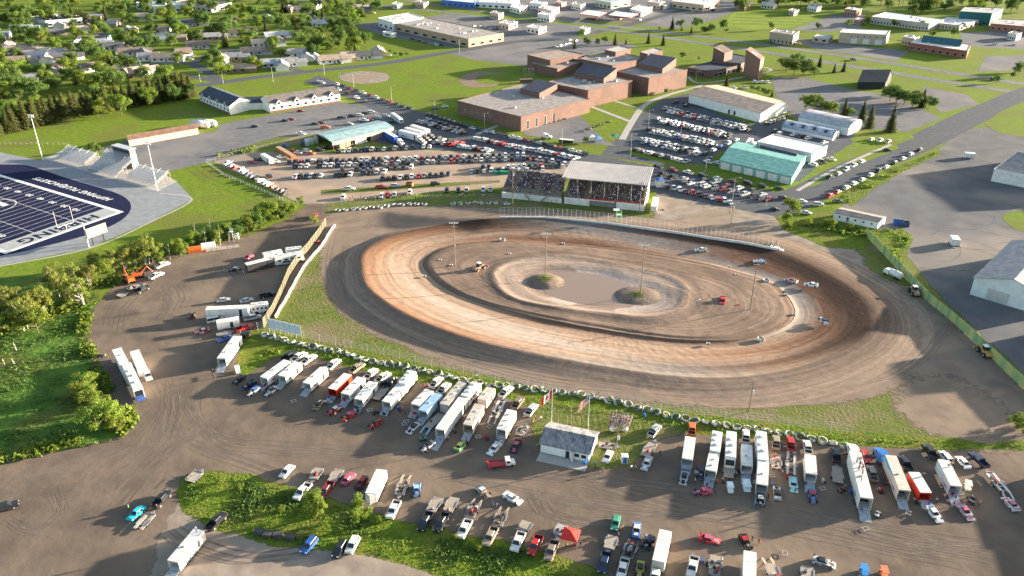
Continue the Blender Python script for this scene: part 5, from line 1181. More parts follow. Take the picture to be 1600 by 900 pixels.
# street parking
g3_ = 'cars parked along the street'
AL = lambda x, y: (x + 10, y + 3)
row((526, 131), (640, 169), 'wkmkwmwkrkkk', 'along the ball field kerb', g3_, AL); row((529, 140), (572, 158), 'wkwk', 'opposite the ball field kerb', g3_, AL)
row((671, 179), (728, 197), 'kkkkkkkk', 'along the school lawn kerb', g3_, AL); row((739, 200), (916, 240), 'wkwwkkwwmkskkrnwwk', 'along the kerb below the school', g3_, AL)
row((1028, 261), (1192, 291), 'nmwkwmkk', 'along the kerb under the teal building', g3_, AL)
row((1036, 272), (1098, 288), 'kksns', 'in the middle row right of the grandstand', g3_, ANG); row((1068, 283), (1200, 311), 'gwwwgmgnwkkm', 'in the middle row right of the grandstand', g3_, ANG)
row((1100, 280), (1192, 303), 'ksmwks', 'in the rear row right of the grandstand', g3_, ANG)
row((1042, 291), (1142, 316), 'nswmrkmwrww', 'in the front row right of the grandstand', g3_, UPV)
RD = lambda x, y: (x + 10, y - 5.4)
row((1297, 306), (1436, 234), 'rrwwwwkwkssk', 'on the near side of the right road', g3_, RD); row((1297, 277), (1347, 252), 'kswww', 'on the far side of the right road', g3_, RD)
for x, y, c, k in ((1309, 314, 'k', 'sedan'), (1279, 319, 'w', 'suv'), (1253, 314, 'w', 'sedan'), (1260, 332, 'w', 'sedan'), (1210, 326, 'k', 'sedan'), (1224, 309, 'k', 'suv'), (1217, 294, 'k', 'sedan'), (1386, 234, 'k', 'sedan')):
 p = G(x, y, .7); far_car(k, p, -.25 + rnd.uniform(-.2, .2), c, 'near the road bend left of the mobile home', g3_)
row((1362, 217), (1388, 221), 'wws', 'on the dark drive beside the spruces', g3_, RD); row((1271, 257), (1300, 248), 'wkw', 'behind the teal storage building', g3_, AL)
row((1210, 205), (1218, 209), 'kw', 'between the arena and the arched shed', g3_, RD); row((1240, 210), (1288, 222), 'wkw.w', 'between the arched shed and white warehouse', g3_, ANG); row((1198, 193), (1230, 182), 'kwgwwk', 'at the right end of the arena', g3_, RD)
row((1177, 224), (1190, 226), 'ww', 'left of the white warehouse', g3_, RD); row((1103, 240), (1150, 218), 'kwbww', 'on the drive left of the teal roof', g3_, RD); row((1107, 253), (1122, 254), 'ww', 'at the left end of the teal storage building', g3_, AL)
# arena car park: four double rows
g4_ = 'cars in the arena car park'; pool = 'wwwwsssskkkggbnwtwskr'
SH = lambda x, y: (x + 9, y - 3.2)
for i, (a, b, n, nm) in enumerate((((1040, 169), (1162, 198), 19, 'top'), ((1028, 185), (1139, 210), 18, 'second'), ((1015, 201), (1112, 222), 16, 'third'), ((1003, 217), (1085, 235), 14, 'fourth'))):
 rs = random.Random(i + 3)
 row(a, b, ''.join(rs.choice(pool) for _ in range(n)), f'in the upper line of the {nm} car park row', g4_, SH)
 row((a[0] + 5, a[1] + 5.2), (b[0] + 6, b[1] + 5.6), ''.join(rs.choice(pool + '.') for _ in range(n)), f'in the lower line of the {nm} car park row', g4_, SH)
row((993, 233), (1072, 252), 'ktkwwkksknwwws', 'in the car park row nearest the street', g4_, SH)
row((1056, 160), (1072, 165), 'kk', 'under the motorcycles of the arena wall', g4_, SH)
row((1146, 137), (1164, 137), 'ws', 'behind the arena hedge', g4_, AL); row((1180, 128), (1199, 128), 'www', 'behind the arena hedge', g4_, AL)
row((869, 73), (890, 68), 'wwsk', 'in the lot behind the school', g4_, ANG); row((890, 62), (900, 64), 'wk', 'in the lot behind the school', g4_, ANG)
row((1204, 66), (1218, 67), 'ks', 'beside the tan apartment block', g3_, AL); row((1243, 68), (1250, 68), 'ww', 'left of the small grey shed', g3_, AL)
row((1333, 93), (1334, 93), 'k', 'driving on the highway', g3_, AL, jitter=0) ; row((1552, 124), (1553, 124), 'k', 'waiting at the right junction', g3_, AL)
row((852, 29), (853, 29), 'k', 'on the far highway lanes', g3_, AL); row((741, 41), (775, 45), 'kwswk', 'in front of the strip mall', g3_, ANG); row((682, 70), (690, 70), 'w.k', 'at the corner of the strip mall', g3_, AL); row((645, 61), (664, 66), 'kkk', 'behind the strip mall', g3_, AL)
row((700, 8), (790, 12), 'swwswkwsw', 'in the dealer lot at the top', g3_, ANG); row((905, 28), (1000, 31), 's.w.k.w', 'at the petrol station', g3_, ANG)
row((1555, 69), (1585, 70), 'sw', 'in the big lot at upper right', g3_, AL)
row((300, 92), (450, 108), 'w.k..w...k', 'along the residential streets', g3_, AL); row((60, 96), (110, 104), 'w.s.k', 'along the residential streets', g3_, AL)
# cars along the fence and scattered on the left of the gravel lot
g5_ = 'cars on the left of the gravel lot'
row((356, 255), (446, 302), 'wwrwwnnkwwwrkkk', 'along the fence beside the sloping lawn', g5_, lambda x, y: (x + 10, y - 4))
for x, y, c, k, rz in ((420, 275, 'k', 'suv', 2.2), (394, 253, 'r', 'sedan', -.3), (404, 249, 'k', 'suv', -.4), (439, 245, 'w', 'sedan', -.5), (445, 227, 'b', 'sedan', -.4), (459, 235, 'r', 'sedan', -.4), (466, 238, 'w', 'sedan', -.3), (480, 236, 'w', 'suv', -.3), (486, 239, 'o', 'sedan', -.3), (500, 234, 'k', 'suv', -.5), (509, 231, 'k', 'suv', -.5), (519, 230, 'm', 'sedan', -.5),
     (528, 228, 'w', 'sedan', -.5), (537, 227, 'w', 'suv', -.6), (546, 225, 'k', 'suv', -.6), (561, 221, 'k', 'sedan', -.5), (568, 220, 'w', 'sedan', -.5), (597, 215, 'b', 'sedan', .2), (470, 209, 'w', 'pickup', -.3), (634, 210, 'k', 'sedan', 2)):
 p = G(x, y, .7); far_car(k, p, rz, c, 'around the pavilion', g5_)
for x, y, c, k, rz in ((534, 184, 'k', 'pickup', 0), (550, 181, 'k', 'suv', 0), (562, 180, 'w', 'suv', .1), (571, 177, 'k', 'suv', .1), (580, 175, 'w', 'suv', .2), (546, 193, 'w', 'sedan', -.2), (569, 188, 'w', 'pickup', -.3), (578, 187, 'r', 'sedan', -.2), (590, 184, 's', 'suv', -.2), (603, 181, 's', 'suv', -.2), (612, 190, 'k', 'sedan', 0), (398, 197, 'k', 'sedan', 0), (445, 188, 'k', 'sedan', 0), (455, 186, 'm', 'sedan', 0), (469, 173, 'm', 'sedan', .2), (492, 193, 'k', 'sedan', 0), (502, 191, 'm', 'sedan', 0), (508, 199, 'o', 'pickup', 0), (695, 166, 'w', 'sedan', .4), (680, 169, 'k', 'sedan', .4), (503, 129, 'w', 'suv', -.5), (497, 127, 'w', 'sedan', -.5)):
 p = G(x, y, .7); far_car(k, p, rz, c, 'on the asphalt yard below the motel', g5_)
for x, y, c, k, rz in ((545, 295, 'w', 'pickup', 0), (596, 292, 'r', 'pickup', 0), (618, 290, 's', 'suv', .05), (680, 287, 'k', 'suv', .1)):
 p = G(x, y, .7); far_car(k, p, rz, c, 'on the dirt track above the hillside', g5_)
for x, y, c in ((536, 308, 'w'), (596, 306, 'w'), (605, 304, 'r'), (616, 304, 's'), (640, 300, 'w'), (698, 297, 'k'), (716, 297, 'k'), (729, 297, 's'), (755, 296, 'w'), (766, 296, 'w')):
 p = G(x, y, .8); far_car('suv', p, -1.55, c, 'among the hillside spectators', g5_)
# ---- trucks and trailers
def box_trailer(loc, rz, L, W=2.6, H=3.0, c=(.66, .66, .65), open_=True, roof=(.74, .73, .70), side=None, vnose=False, door=True, deck=.55, ramp=2.4, axles=2, inner=(.12, .12, .125), vents=1, stripe=None, decal=None):
 """local x forward; origin on the ground at the middle"""
 r = empty('enclosed_trailer', loc, rz); x0, x1 = -L / 2, L / 2; wy = W / 2
 mb = MB(); t = .08
 mb.box((0, 0, deck), (L, W, .12), 0)
 for s in (-1, 1):
  if s == -1 and door:
   mb.box(((x0 + x1 - 3) / 2, s * wy, deck), (L - 3.0, t, H - deck), 0); mb.box((x1 - 1, s * wy, deck), (2, t, H - deck), 0); mb.box((x1 - 2.5, s * wy, H - .35), (1.0, t, .35), 0); mb.box((x1 - 2.5, s * wy + .06, deck + .1), (.95, t, H - deck - .5), 1)
  else: mb.box((0, s * wy, deck), (L, t, H - deck), 0)
 if vnose: mb._add([(x1, -wy, deck), (x1 + .9, 0, deck), (x1, wy, deck), (x1, -wy, H), (x1 + .9, 0, H), (x1, wy, H)], [(0, 1, 4, 3), (1, 2, 5, 4), (3, 4, 5)], 0)
 else: mb.box((x1, 0, deck), (t, W, H - deck), 0)
 if not open_: mb.box((x0, 0, deck), (t, W, H - deck), 0)
 else: mb.box((x0 + 2.8, 0, deck + .1), (t, W - .2, H - deck - .2), 1); mb.box((x0, 0, H - .3), (.12, W, .3), 0)
 body = mb.build('body', [M['flatp'] if side is None else M['paint'], M['dark']], r, color=side or c)
 mb = MB(); mb.box((0, 0, H), (L + .06, W + .06, .07), 0)
 for k in range(int(L / 1.2)): mb.box((x0 + .6 + k * 1.2, 0, H + .07), (.05, W - .2, .02), 0)
 ro = mb.build('roof', M['whiter'] if roof[0] > .6 else M['flatp'], r, color=roof)
 for k in range(vents):
  mb = MB(); mb.box((x0 + L * (k + .7) / (vents + .6), .2 * (-1) ** k, H + .07), (.5, .5, .2), 0, top=(.8, .8)); mb.build('roof_vent', M['white'] if k % 2 else M['steel'], r)
 if stripe: mb = MB(); mb._add([(x0 + L * .35, -wy - .06, H - .05), (x1 - .3, -wy - .06, H - .05), (x1 - .3, -wy - .06, H - 1.3), (x0 + L * .55, -wy - .06, H - .8)], [(0, 3, 2, 1)]); mb._add([(x0 + L * .35, wy + .06, H - .05), (x1 - .3, wy + .06, H - .05), (x1 - .3, wy + .06, H - 1.3), (x0 + L * .55, wy + .06, H - .8)], [(0, 1, 2, 3)]); mb.build('stripe', M['flatp'], r, color=stripe)
 dc = decal or (rnd.choice([None, None, (.45, .04, .04), (.04, .12, .4), (.05, .05, .06), (.25, .25, .27)]) if side is None and L > 6 else None)
 if dc:
  for s in (-1, 1):
   mb = MB(); y = s * (wy + .07); q = [(x0 + L * .12, y, 1.5), (x0 + L * .3, y, 2.1), (x0 + L * .26, y, 1.6), (x0 + L * .62, y, 1.75), (x0 + L * .27, y, 1.35), (x0 + L * .31, y, .95)]; mb._add(q, [(0, 1, 2), (0, 2, 4), (2, 3, 4), (0, 4, 5)] if s < 0 else [(2, 1, 0), (4, 2, 0), (4, 3, 2), (5, 4, 0)]); mb.build('side_graphic', M['flatp'], r, color=dc)
 for k in range(axles):
  for s in (-1, 1):
   x = x0 + L * .38 + k * .95 - axles * .3; mb = MB(); mb.cyl((x, s * (wy - .12), .38), (x, s * (wy + .09), .38), .38, n=12, m=0); mb.cyl((x, s * (wy + .09), .38), (x, s * (wy + .11), .38), .2, n=10, m=1); mb.build('wheel', [M['tyre'], M['rim']], r)
 if open_ and ramp:
  mb = MB(); mb._add([(x0, -wy + .12, deck + .06), (x0, wy - .12, deck + .06), (x0 - ramp, wy - .12, .05), (x0 - ramp, -wy + .12, .05)] + [(x0, -wy + .12, deck - .02), (x0, wy - .12, deck - .02), (x0 - ramp, wy - .12, .02), (x0 - ramp, -wy + .12, .02)], [(3, 2, 1, 0)[::-1], (4, 5, 6, 7), (0, 3, 7, 4), (1, 5, 6, 2), (2, 6, 7, 3)], 0)
  mb.build('ramp', mat('ramp_metal', (.34, .38, .43), .6, (.26, .29, .33), 1.2), r)
 mb = MB(); mb._add([(x1, -.7, deck), (x1, .7, deck), (x1 + 1.5, 0, deck + .02), (x1, -.7, deck - .12), (x1, .7, deck - .12), (x1 + 1.5, 0, deck - .1)], [(0, 2, 1), (3, 4, 5), (0, 3, 5, 2), (1, 2, 5, 4)], 0); mb.build('hitch', M['steel'], r)
 return r
def span(rear, front, z):
 p, q = G(*rear, z), G(*front, z); return (p + q) / 2, math.atan2(q.y - p.y, q.x - p.x), (q - p).length
def etrailer(rear, front, desc, place, H=3.0, W=2.6, **k):
 m, rz, L = span(rear, front, H); L = max(5, L)
 return reg(box_trailer((m.x, m.y, .02), rz, L, W, H, **k), desc, place, 'trailer', 'race car trailers in the pits', (rear[0] + front[0]) / 2)
def flat_trailer(rear, front, desc, place, c=(.36, .32, .27), W=2.3, ramps=False, gear=0, rails=False, solid=True):
 m, rz, L = span(rear, front, .7); r = empty('flat_trailer', (m.x, m.y, .02), rz); x0 = -L / 2; mb = MB()
 if solid: mb.box((0, 0, .6), (L, W, .1), 0)
 else:
  for s in (-1, 1): mb.box((0, s * (W / 2 - .35), .6), (L, .6, .1), 0)
  for k in range(5): mb.box((x0 + L * (k + .5) / 5, 0, .56), (.12, W - .6, .08), 0)
 mb.build('deck', M['plank'] if solid and not rails else M['flatp'], r, color=c)
 mb = MB()
 for s in (-1, 1): mb.box((0, s * W / 2, .5), (L, .1, .22), 0); mb.box((-L * .06, s * (W / 2 + .18), .72), (1.9, .3, .08), 0)
 mb.box((L / 2, 0, .5), (.12, W, .35), 0)
 if rails:
  for s in (-1, 1): mb.box((0, s * W / 2, 1.1), (L, .06, .06), 0); [mb.box((x0 + L * k / 4, s * W / 2, .7), (.06, .06, .45), 0) for k in range(5)]
 mb.build('frame', M['steel'], r)
 for x in (-L * .06 - .45, -L * .06 + .45):
  for s in (-1, 1): mb = MB(); mb.cyl((x, s * (W / 2 + .04), .34), (x, s * (W / 2 + .26), .34), .34, n=12); mb.build('wheel', M['tyre'], r)
 mb = MB(); mb._add([(L / 2, -.8, .55), (L / 2, .8, .55), (L / 2 + 1.4, 0, .55), (L / 2, -.8, .45), (L / 2, .8, .45), (L / 2 + 1.4, 0, .45)], [(0, 2, 1), (3, 4, 5), (0, 3, 5, 2), (1, 2, 5, 4)], 0); mb.build('hitch', M['steel'], r)
 if ramps:
  for s in (-1, 1): mb = MB(); mb._add([(x0, s * .9 - .25, .68), (x0, s * .9 + .25, .68), (x0 - 2.2, s * .9 + .25, .06), (x0 - 2.2, s * .9 - .25, .06)], [(0, 1, 2, 3)] if 0 else [(3, 2, 1, 0)]); mb.build('ramp', M['flatp'], r, color=c)
 for k in range(gear):
  mb = MB(); x = rnd.uniform(-L * .35, L * .45); y = rnd.uniform(-.7, .7)
  if rnd.random() < .5: mb.cyl((x, y, .7), (x, y, .98), .36, n=12); mb.build('spare_tyre', M['tyre'], r)
  else: mb.box((x, y, .7), (rnd.uniform(.4, 1), rnd.uniform(.4, .8), rnd.uniform(.3, .7))); mb.build('tool_box', M['flatp'], r, color=rnd.choice([(.3, .05, .04), (.1, .1, .11), (.4, .4, .42), (.25, .2, .15)]))
 return reg(r, desc, place, 'trailer', 'open trailers in the pits', (rear[0] + front[0]) / 2)
def motorhome(rear, front, desc, place, H=3.6, W=2.6, c=(.76, .75, .72), roof=(.72, .70, .66), cab=None, hoodlen=0.0):
 m, rz, L = span(rear, front, H); r = empty('motorhome', (m.x, m.y, .02), rz); x0, x1 = -L / 2, L / 2; wy = W / 2
 mb = MB(); mb.profile([(x0, .5), (x1 - .1, .5), (x1, 1.3), (x1 - .45, H - .5), (x1 - .8, H), (x0 + .1, H), (x0, H - .2)], -wy, wy, 0); mb.build('body', M['flatp'], r, color=c)
 mb = MB(); mb.box((x0 + L / 2 - .4, 0, H), (L - .9, W - .1, .06)); mb.build('roof', M['whiter'], r)
 mb = MB(); mb._add([(x1 + .0, -wy + .2, 1.5), (x1 + .0, wy - .2, 1.5), (x1 - .36, wy - .25, H - .65), (x1 - .36, -wy + .25, H - .65)], [(0, 1, 2, 3)], 0); mb.build('windscreen', M['glass'], r)
 for k in range(4):
  for s in (-1, 1): mb = MB(); mb.box((x0 + L * (k + .7) / 4.6, s * (wy + .015), 1.8), (L / 9, .05, .65), 0); mb.build('window', M['glass'], r)
 for x, y in ((.25, .1), (-.2, -.2), (0, .4)): mb = MB(); mb.box((L * x, y, H + .05), (1, .7, .28), 0, top=(.85, .8)); mb.build('air_conditioner', M['white'], r)
 for x in (x0 + L * .25, x0 + L * .33, x1 - 1.6):
  for s in (-1, 1): mb = MB(); mb.cyl((x, s * (wy - .25), .48), (x, s * (wy + .03), .48), .48, n=12); mb.build('wheel', M['tyre'], r)
 if hoodlen:
  mb = MB(); mb.profile([(x1 - .1, .5), (x1 + hoodlen, .5), (x1 + hoodlen + .05, 1.2), (x1 + hoodlen - .2, 1.45), (x1 - .1, 1.7)], -wy + .2, wy - .2, 0); mb.build('hood', M['paint'], r, color=cab or c)
 return reg(r, desc, place, 'motorhome', 'motorhomes in the pits', (rear[0] + front[0]) / 2)
def toter(rear, front, desc, place, c, W=2.4, sleeper=True):
 m, rz, L = span(rear, front, 2.4); L = max(L, 6); r = empty('semi_truck', (m.x, m.y, .02), rz); x1 = L / 2
 mb = MB(); mb.box((-.3, 0, .8), (L - .3, .9, .3)); mb.build('frame', M['steel'], r)
 mb = MB(); mb.profile([(x1 - 3.4, .7), (x1 - .1, .7), (x1, 1.3), (x1 - .15, 1.75), (x1 - 1.6, 1.9), (x1 - 1.9, 2.7), (x1 - 3.4, 2.75)], -W / 2 + .1, W / 2 - .1, 0); mb.build('cab', M['paint'], r, color=c)
 mb = MB(); mb._add([(x1 - 1.57, -.95, 1.95), (x1 - 1.57, .95, 1.95), (x1 - 1.83, .9, 2.6), (x1 - 1.83, -.9, 2.6)], [(0, 1, 2, 3)]); [mb.box((x1 - 2.4, s * (W / 2 - .09), 1.9), (.9, .04, .6)) for s in (-1, 1)]; mb.build('window', M['glass'], r)
 if sleeper: mb = MB(); mb.box((x1 - 4.2, 0, .9), (1.6, W - .1, 2.4), 0, top=(.9, .95)); mb.build('sleeper', M['paint'], r, color=c)
 for x in (x1 - 1.0, -x1 + .8, -x1 + 1.9):
  for s in (-1, 1): mb = MB(); mb.cyl((x, s * (W / 2 - .3), .5), (x, s * W / 2, .5), .5, n=12); mb.build('wheel', M['tyre'], r)
 return reg(r, desc, place, 'truck', None, (rear[0] + front[0]) / 2)
def race_car(c, hd, ck, ck2, desc, place, style='late', grp='race cars', scale=1.0, z=0.02):
 """c: px centre, hd: px the nose points to"""
 p, q = G(*c, .6), G(*hd, .6); rz = math.atan2(q.y - p.y, q.x - p.x); r = empty('race_car', (p.x, p.y, z), rz); A_c, B_c = COLS[ck], COLS[ck2]
 wy = .95
 if style == 'late':     # wedge nose, flat doors, sloping deck, spoiler
  mb = MB(); mb.profile([(2.45, .12), (2.5, .3), (1.0, .78), (-.2, .85), (-2.2, .98), (-2.3, .35), (-2.1, .15)], -wy, wy, 0); mb.build('body', M['paint'], r, color=A_c)
  mb = MB(); mb._add([(.75, -.62, .84), (.75, .62, .84), (.15, .55, 1.28), (.15, -.55, 1.28), (-1.0, -.55, 1.3), (-1.0, .55, 1.3), (-1.5, .6, .92), (-1.5, -.6, .92)], [(0, 1, 2, 3), (4, 5, 6, 7)[::-1], (0, 3, 4, 7), (1, 6, 5, 2)], 0); mb.build('cockpit_opening', M['dark'], r)
  mb = MB(); mb.box((-.42, 0, 1.29), (1.25, 1.25, .05)); mb.build('roof', M['paint'], r, color=B_c)
  mb = MB(); mb.box((-2.22, 0, .95), (.06, 1.8, .28)); [mb.box((-2.0, s * .9, .95), (.5, .05, .26)) for s in (-1, 1)]; mb.build('spoiler', M['flatp'], r, color=B_c)
  mb = MB(); mb._add([(1.9, -wy - .02, .3), (-.6, -wy - .02, .35), (-.6, -wy - .02, .7), (1.0, -wy - .02, .62)], [(0, 3, 2, 1)]); mb._add([(1.9, wy + .02, .3), (-.6, wy + .02, .35), (-.6, wy + .02, .7), (1.0, wy + .02, .62)], [(0, 1, 2, 3)]); mb._add([(2.2, -.5, .42), (2.2, .5, .42), (1.1, .35, .78), (1.1, -.35, .78)], [(0, 1, 2, 3)]); mb.build('painted_panel', M['flatp'], r, color=B_c)
  ws = [(1.45, wy - .1), (-1.35, wy - .08)]
 elif style == 'mod':    # open front wheels, narrow nose, cage roof
  mb = MB(); mb.profile([(2.3, .25), (2.2, .6), (.6, .75), (.6, .25)], -.42, .42, 0); mb.box((-.95, 0, .2), (2.7, 1.75, .68), 0, top=(1, .96)); mb.build('body', M['paint'], r, color=A_c)
  mb = MB(); mb.box((-.35, 0, .88), (1.3, 1.2, .42), 0, top=(.8, .85)); mb.build('cockpit_opening', M['dark'], r)
  mb = MB(); mb.box((-.5, 0, 1.3), (1.3, 1.25, .05)); [mb.cyl((x, s * .55, .85), (x * .9 - .05, s * .52, 1.3), .035, n=5) for x in (.25, -1.1) for s in (-1, 1)]; mb.build('roof', M['paint'], r, color=B_c)
  mb = MB(); mb._add([(-1.1, -.86, 1.28), (-2.3, -.88, .98), (-2.3, -.88, .86), (-.3, -.88, .86), (-.3, -.86, .95)], [(0, 1, 2, 3, 4)]); mb._add([(-1.1, .86, 1.28), (-2.3, .88, .98), (-2.3, .88, .86), (-.3, .88, .86), (-.3, .86, .95)], [(4, 3, 2, 1, 0)]); mb.build('sail_panel', M['flatp'], r, color=B_c)
  mb = MB(); mb.cyl((2.35, -.6, .35), (2.35, .6, .35), .06, n=6); mb.cyl((1.5, -.8, .33), (1.5, .8, .33), .05, n=6); mb.build('front_axle', M['steel'], r)
  mb = MB(); mb.box((1.15, 0, .72), (.7, .5, .22)); mb.build('engine', M['steel'], r)
  ws = [(1.5, .92), (-1.45, .92)]
 else:                   # stock-bodied
  b, g = MB(), MB(); shell(b, 4.7, 1.85, [(-2.3, .25), (2.3, .25), (2.36, .6), (2.1, .78), (.9, .9), (-1.5, .94), (-2.3, .9)], .25); b.build('body', M['paint'], r, color=A_c)
  cabin(g, -1.6, .9, .9, 1.36, .8, .6, .65, .6); g.build('cabin', [M['paint'], M['dark']], r, color=B_c)
  mb = MB(); [mb.box((-.2, s * .95, .35), (1.6, .03, .4)) for s in (-1, 1)]; mb.box((1.5, 0, .86), (.9, .8, .03)); mb.build('painted_panel', M['flatp'], r, color=B_c)
  ws = [(1.4, .85), (-1.4, .85)]
 for x, y in ws:
  for s in (-1, 1): mb = MB(); rr = .36; mb.cyl((x, s * (y - .18), rr), (x, s * (y + .16), rr), rr, n=12, m=0); mb.cyl((x, s * (y + .16), rr), (x, s * (y + .18), rr), .2, n=10, m=1); mb.build('wheel', [M['tyre'], M['rim']], r)
 return reg(r, desc, place, 'race car', grp, c[0])
# ---- people
def person_mesh(pose='stand', seed=0):
 """one continuous skinned body, coloured by height"""
 J = {'pelvis': (0, 0, .95), 'waist': (0, 0, 1.12), 'chest': (0, 0, 1.35), 'neck': (0, 0, 1.5), 'head': (0, .01, 1.6), 'crown': (0, .01, 1.74)}
 J.update({'hl': (-.1, 0, .9), 'kl': (-.12, .03, .5), 'al': (-.13, 0, .09), 'tl': (-.13, .16, .05), 'hr': (.1, 0, .9), 'kr': (.12, .03, .5), 'ar': (.13, -.02, .09), 'tr': (.13, .14, .05)})
 J.update({'sl': (-.19, 0, 1.42), 'el': (-.26, -.02, 1.15), 'wl': (-.27, .08, .92), 'ml': (-.27, .12, .84), 'sr': (.19, 0, 1.42), 'er': (.26, -.02, 1.15), 'wr': (.27, .08, .92), 'mr': (.27, .12, .84)})
 if pose == 'walk': J['kl'] = (-.11, .16, .52); J['al'] = (-.11, .2, .1); J['tl'] = (-.11, .36, .06); J['kr'] = (.11, -.06, .5); J['ar'] = (.11, -.26, .13); J['tr'] = (.11, -.12, .05)
 if pose == 'reach': J['er'] = (.28, .2, 1.3); J['wr'] = (.24, .42, 1.35); J['mr'] = (.22, .5, 1.36); J['el'] = (-.28, .15, 1.2); J['wl'] = (-.22, .38, 1.2); J['ml'] = (-.2, .46, 1.22)
 if pose == 'sit':
  for k in J: J[k] = (J[k][0], J[k][1], J[k][2] - .45)
  J['kl'] = (-.13, .42, .5); J['al'] = (-.13, .45, .1); J['tl'] = (-.13, .6, .06); J['kr'] = (.13, .42, .5); J['ar'] = (.13, .45, .1); J['tr'] = (.13, .6, .06); J['hl'] = (-.1, .06, .5); J['hr'] = (.1, .06, .5)
  J['wl'] = (-.2, .25, .6); J['ml'] = (-.16, .33, .58); J['wr'] = (.2, .25, .6); J['mr'] = (.16, .33, .58)
 Rr = dict(pelvis=.15, waist=.13, chest=.16, neck=.06, head=.1, crown=.07, hl=.1, kl=.065, al=.045, tl=.035, hr=.1, kr=.065, ar=.045, tr=.035, sl=.07, el=.045, wl=.032, ml=.035, sr=.07, er=.045, wr=.032, mr=.035)
 E_ = [('pelvis', 'waist'), ('waist', 'chest'), ('chest', 'neck'), ('neck', 'head'), ('head', 'crown'), ('pelvis', 'hl'), ('hl', 'kl'), ('kl', 'al'), ('al', 'tl'), ('pelvis', 'hr'), ('hr', 'kr'), ('kr', 'ar'), ('ar', 'tr'), ('chest', 'sl'), ('sl', 'el'), ('el', 'wl'), ('wl', 'ml'), ('chest', 'sr'), ('sr', 'er'), ('er', 'wr'), ('wr', 'mr')]
 ks = list(J); me = bpy.data.meshes.new('skel'); me.from_pydata([J[k] for k in ks], [(ks.index(a), ks.index(b)) for a, b in E_], [])
 o = bpy.data.objects.new('skel', me); col.objects.link(o); md = o.modifiers.new('s', 'SKIN'); 
 for i, k in enumerate(ks): me.skin_vertices[0].data[i].radius = (Rr[k], Rr[k] * (.75 if k in ('pelvis', 'waist', 'chest') else 1)); me.skin_vertices[0].data[i].use_root = (k == 'pelvis')
 sb_ = o.modifiers.new('u', 'SUBSURF'); sb_.levels = 1; sb_.render_levels = 1
 dg = bpy.context.evaluated_depsgraph_get(); nm = bpy.data.meshes.new_from_object(o.evaluated_get(dg)); bpy.data.objects.remove(o)
 nm.name = 'person'; return nm, J
PTM = [M['flatp'], mat('dark_trousers', (.03, .035, .05), .9), MATS['skin'], MATS['hair'], mat('shoe', (.05, .045, .04), .8)]
PM = []
for pose in ('stand', 'walk', 'reach', 'sit'):
 nm, J = person_mesh(pose)
 for m_ in PTM: nm.materials.append(m_)
 dz = -.45 if pose == 'sit' else 0
 for p in nm.polygons:
  x, y, z = p.center; z2 = z - dz
  p.use_smooth = True
  if z2 > 1.66 or (z2 > 1.56 and y < -.01): p.material_index = 3
  elif z2 > 1.5: p.material_index = 2
  elif z < .1: p.material_index = 4
  elif (abs(x) > .2 and z2 < 1.18) or (pose == 'reach' and y > .22) or (pose == 'sit' and abs(x) > .15 and y < .35 and .54 < z < .7): p.material_index = 2
  elif z2 < .98 or (pose == 'sit' and y > .1 and z < .62): p.material_index = 1
  else: p.material_index = 0
 PM.append(nm)
SHIRT = dict(white=(.7, .7, .68), black=(.03, .03, .035), red=(.5, .04, .04), blue=(.05, .12, .4), grey=(.25, .25, .27), green=(.1, .3, .15), pink=(.6, .2, .3), navy=(.02, .04, .12), tan=(.4, .32, .22))
def person(px, shirt, place, pose=0, z=0.0, rz=None, grp='people in the pits', s=1.0):
 g = G(*px, z); o = link('person', PM[pose], None, (g.x, g.y, z + .02), rnd.uniform(0, 6.28) if rz is None else rz, SHIRT[shirt]); o.scale = (s * 1.04,) * 3
 return reg(o, f'{"seated" if pose == 3 else "walking" if pose == 1 else "standing"} person in {shirt} shirt', place, 'person', grp, px[0])
# ================================================================ the pits, row under the tyre bank (left block)
WHT, BEI, LBL = (.68, .68, .67), (.50, .44, .37), (.36, .52, .66)
PA = 'in the upper left pit row'
etrailer((412, 590), (449, 563.5), 'long white trailer', 'leftmost of the upper pit row, door open to dark ramp'); etrailer((440, 587.5), (465.5, 566), 'white trailer', 'second in the upper pit row with grey ramp down')
etrailer((479, 599), (506, 575), 'white pointed-nose trailer', 'third in the upper pit row', vnose=True); etrailer((518.5, 608), (543.5, 584.5), 'red sided trailer with white roof', PA, side=(.55, .05, .02))
etrailer((539, 615.5), (564.5, 590), 'white trailer', 'just right of the red sided trailer', vents=2); etrailer((560, 624), (583, 597), 'white trailer with long pale ramp', 'fifth from the left end, under a silver pickup', vents=2)
for a, b, c, pl in (((444, 561), (459, 551), 'k', 'ahead of the leftmost white trailer'), ((459, 562.5), (475, 552.5), 'w', 'between black and white pickups above the first trailers'), ((474.5, 567), (490.5, 556), 'w', 'right end of the three pickups above the first trailers'),
     ((514, 575), (528, 563), 'w', 'towing the pointed-nose trailer'), ((551, 579.5), (564.5, 570), 't', 'towing the red sided trailer'), ((572, 591), (587, 577), 'w', 'ahead of the trailer right of the red one'), ((590.5, 595), (606, 584), 'w', 'ahead of the white trailer with long pale ramp'),
     ((601, 602), (613, 594), 'k', 'with a dark flat trailer left of the roof-top flag'), ((675, 604), (688, 591), 'w', 'left of two white pickups ahead of the blue trailer'), ((687, 614), (700, 600), 'w', 'towing the light blue trailer'), ((785, 617), (796, 607), 'w', 'with red gear in its bed'),
     ((804, 637), (814.5, 622.5), 'B', 'ahead of the trailer beside the tow truck'), ((823, 649), (837, 632), 's', 'nearest the left flagpole')):
 ncar('pickup', a, b, c, pl)
flat_trailer((587, 624), (603, 605), 'dark flat trailer', 'left of the motorhome with roof-top spectators', (.09, .09, .10))
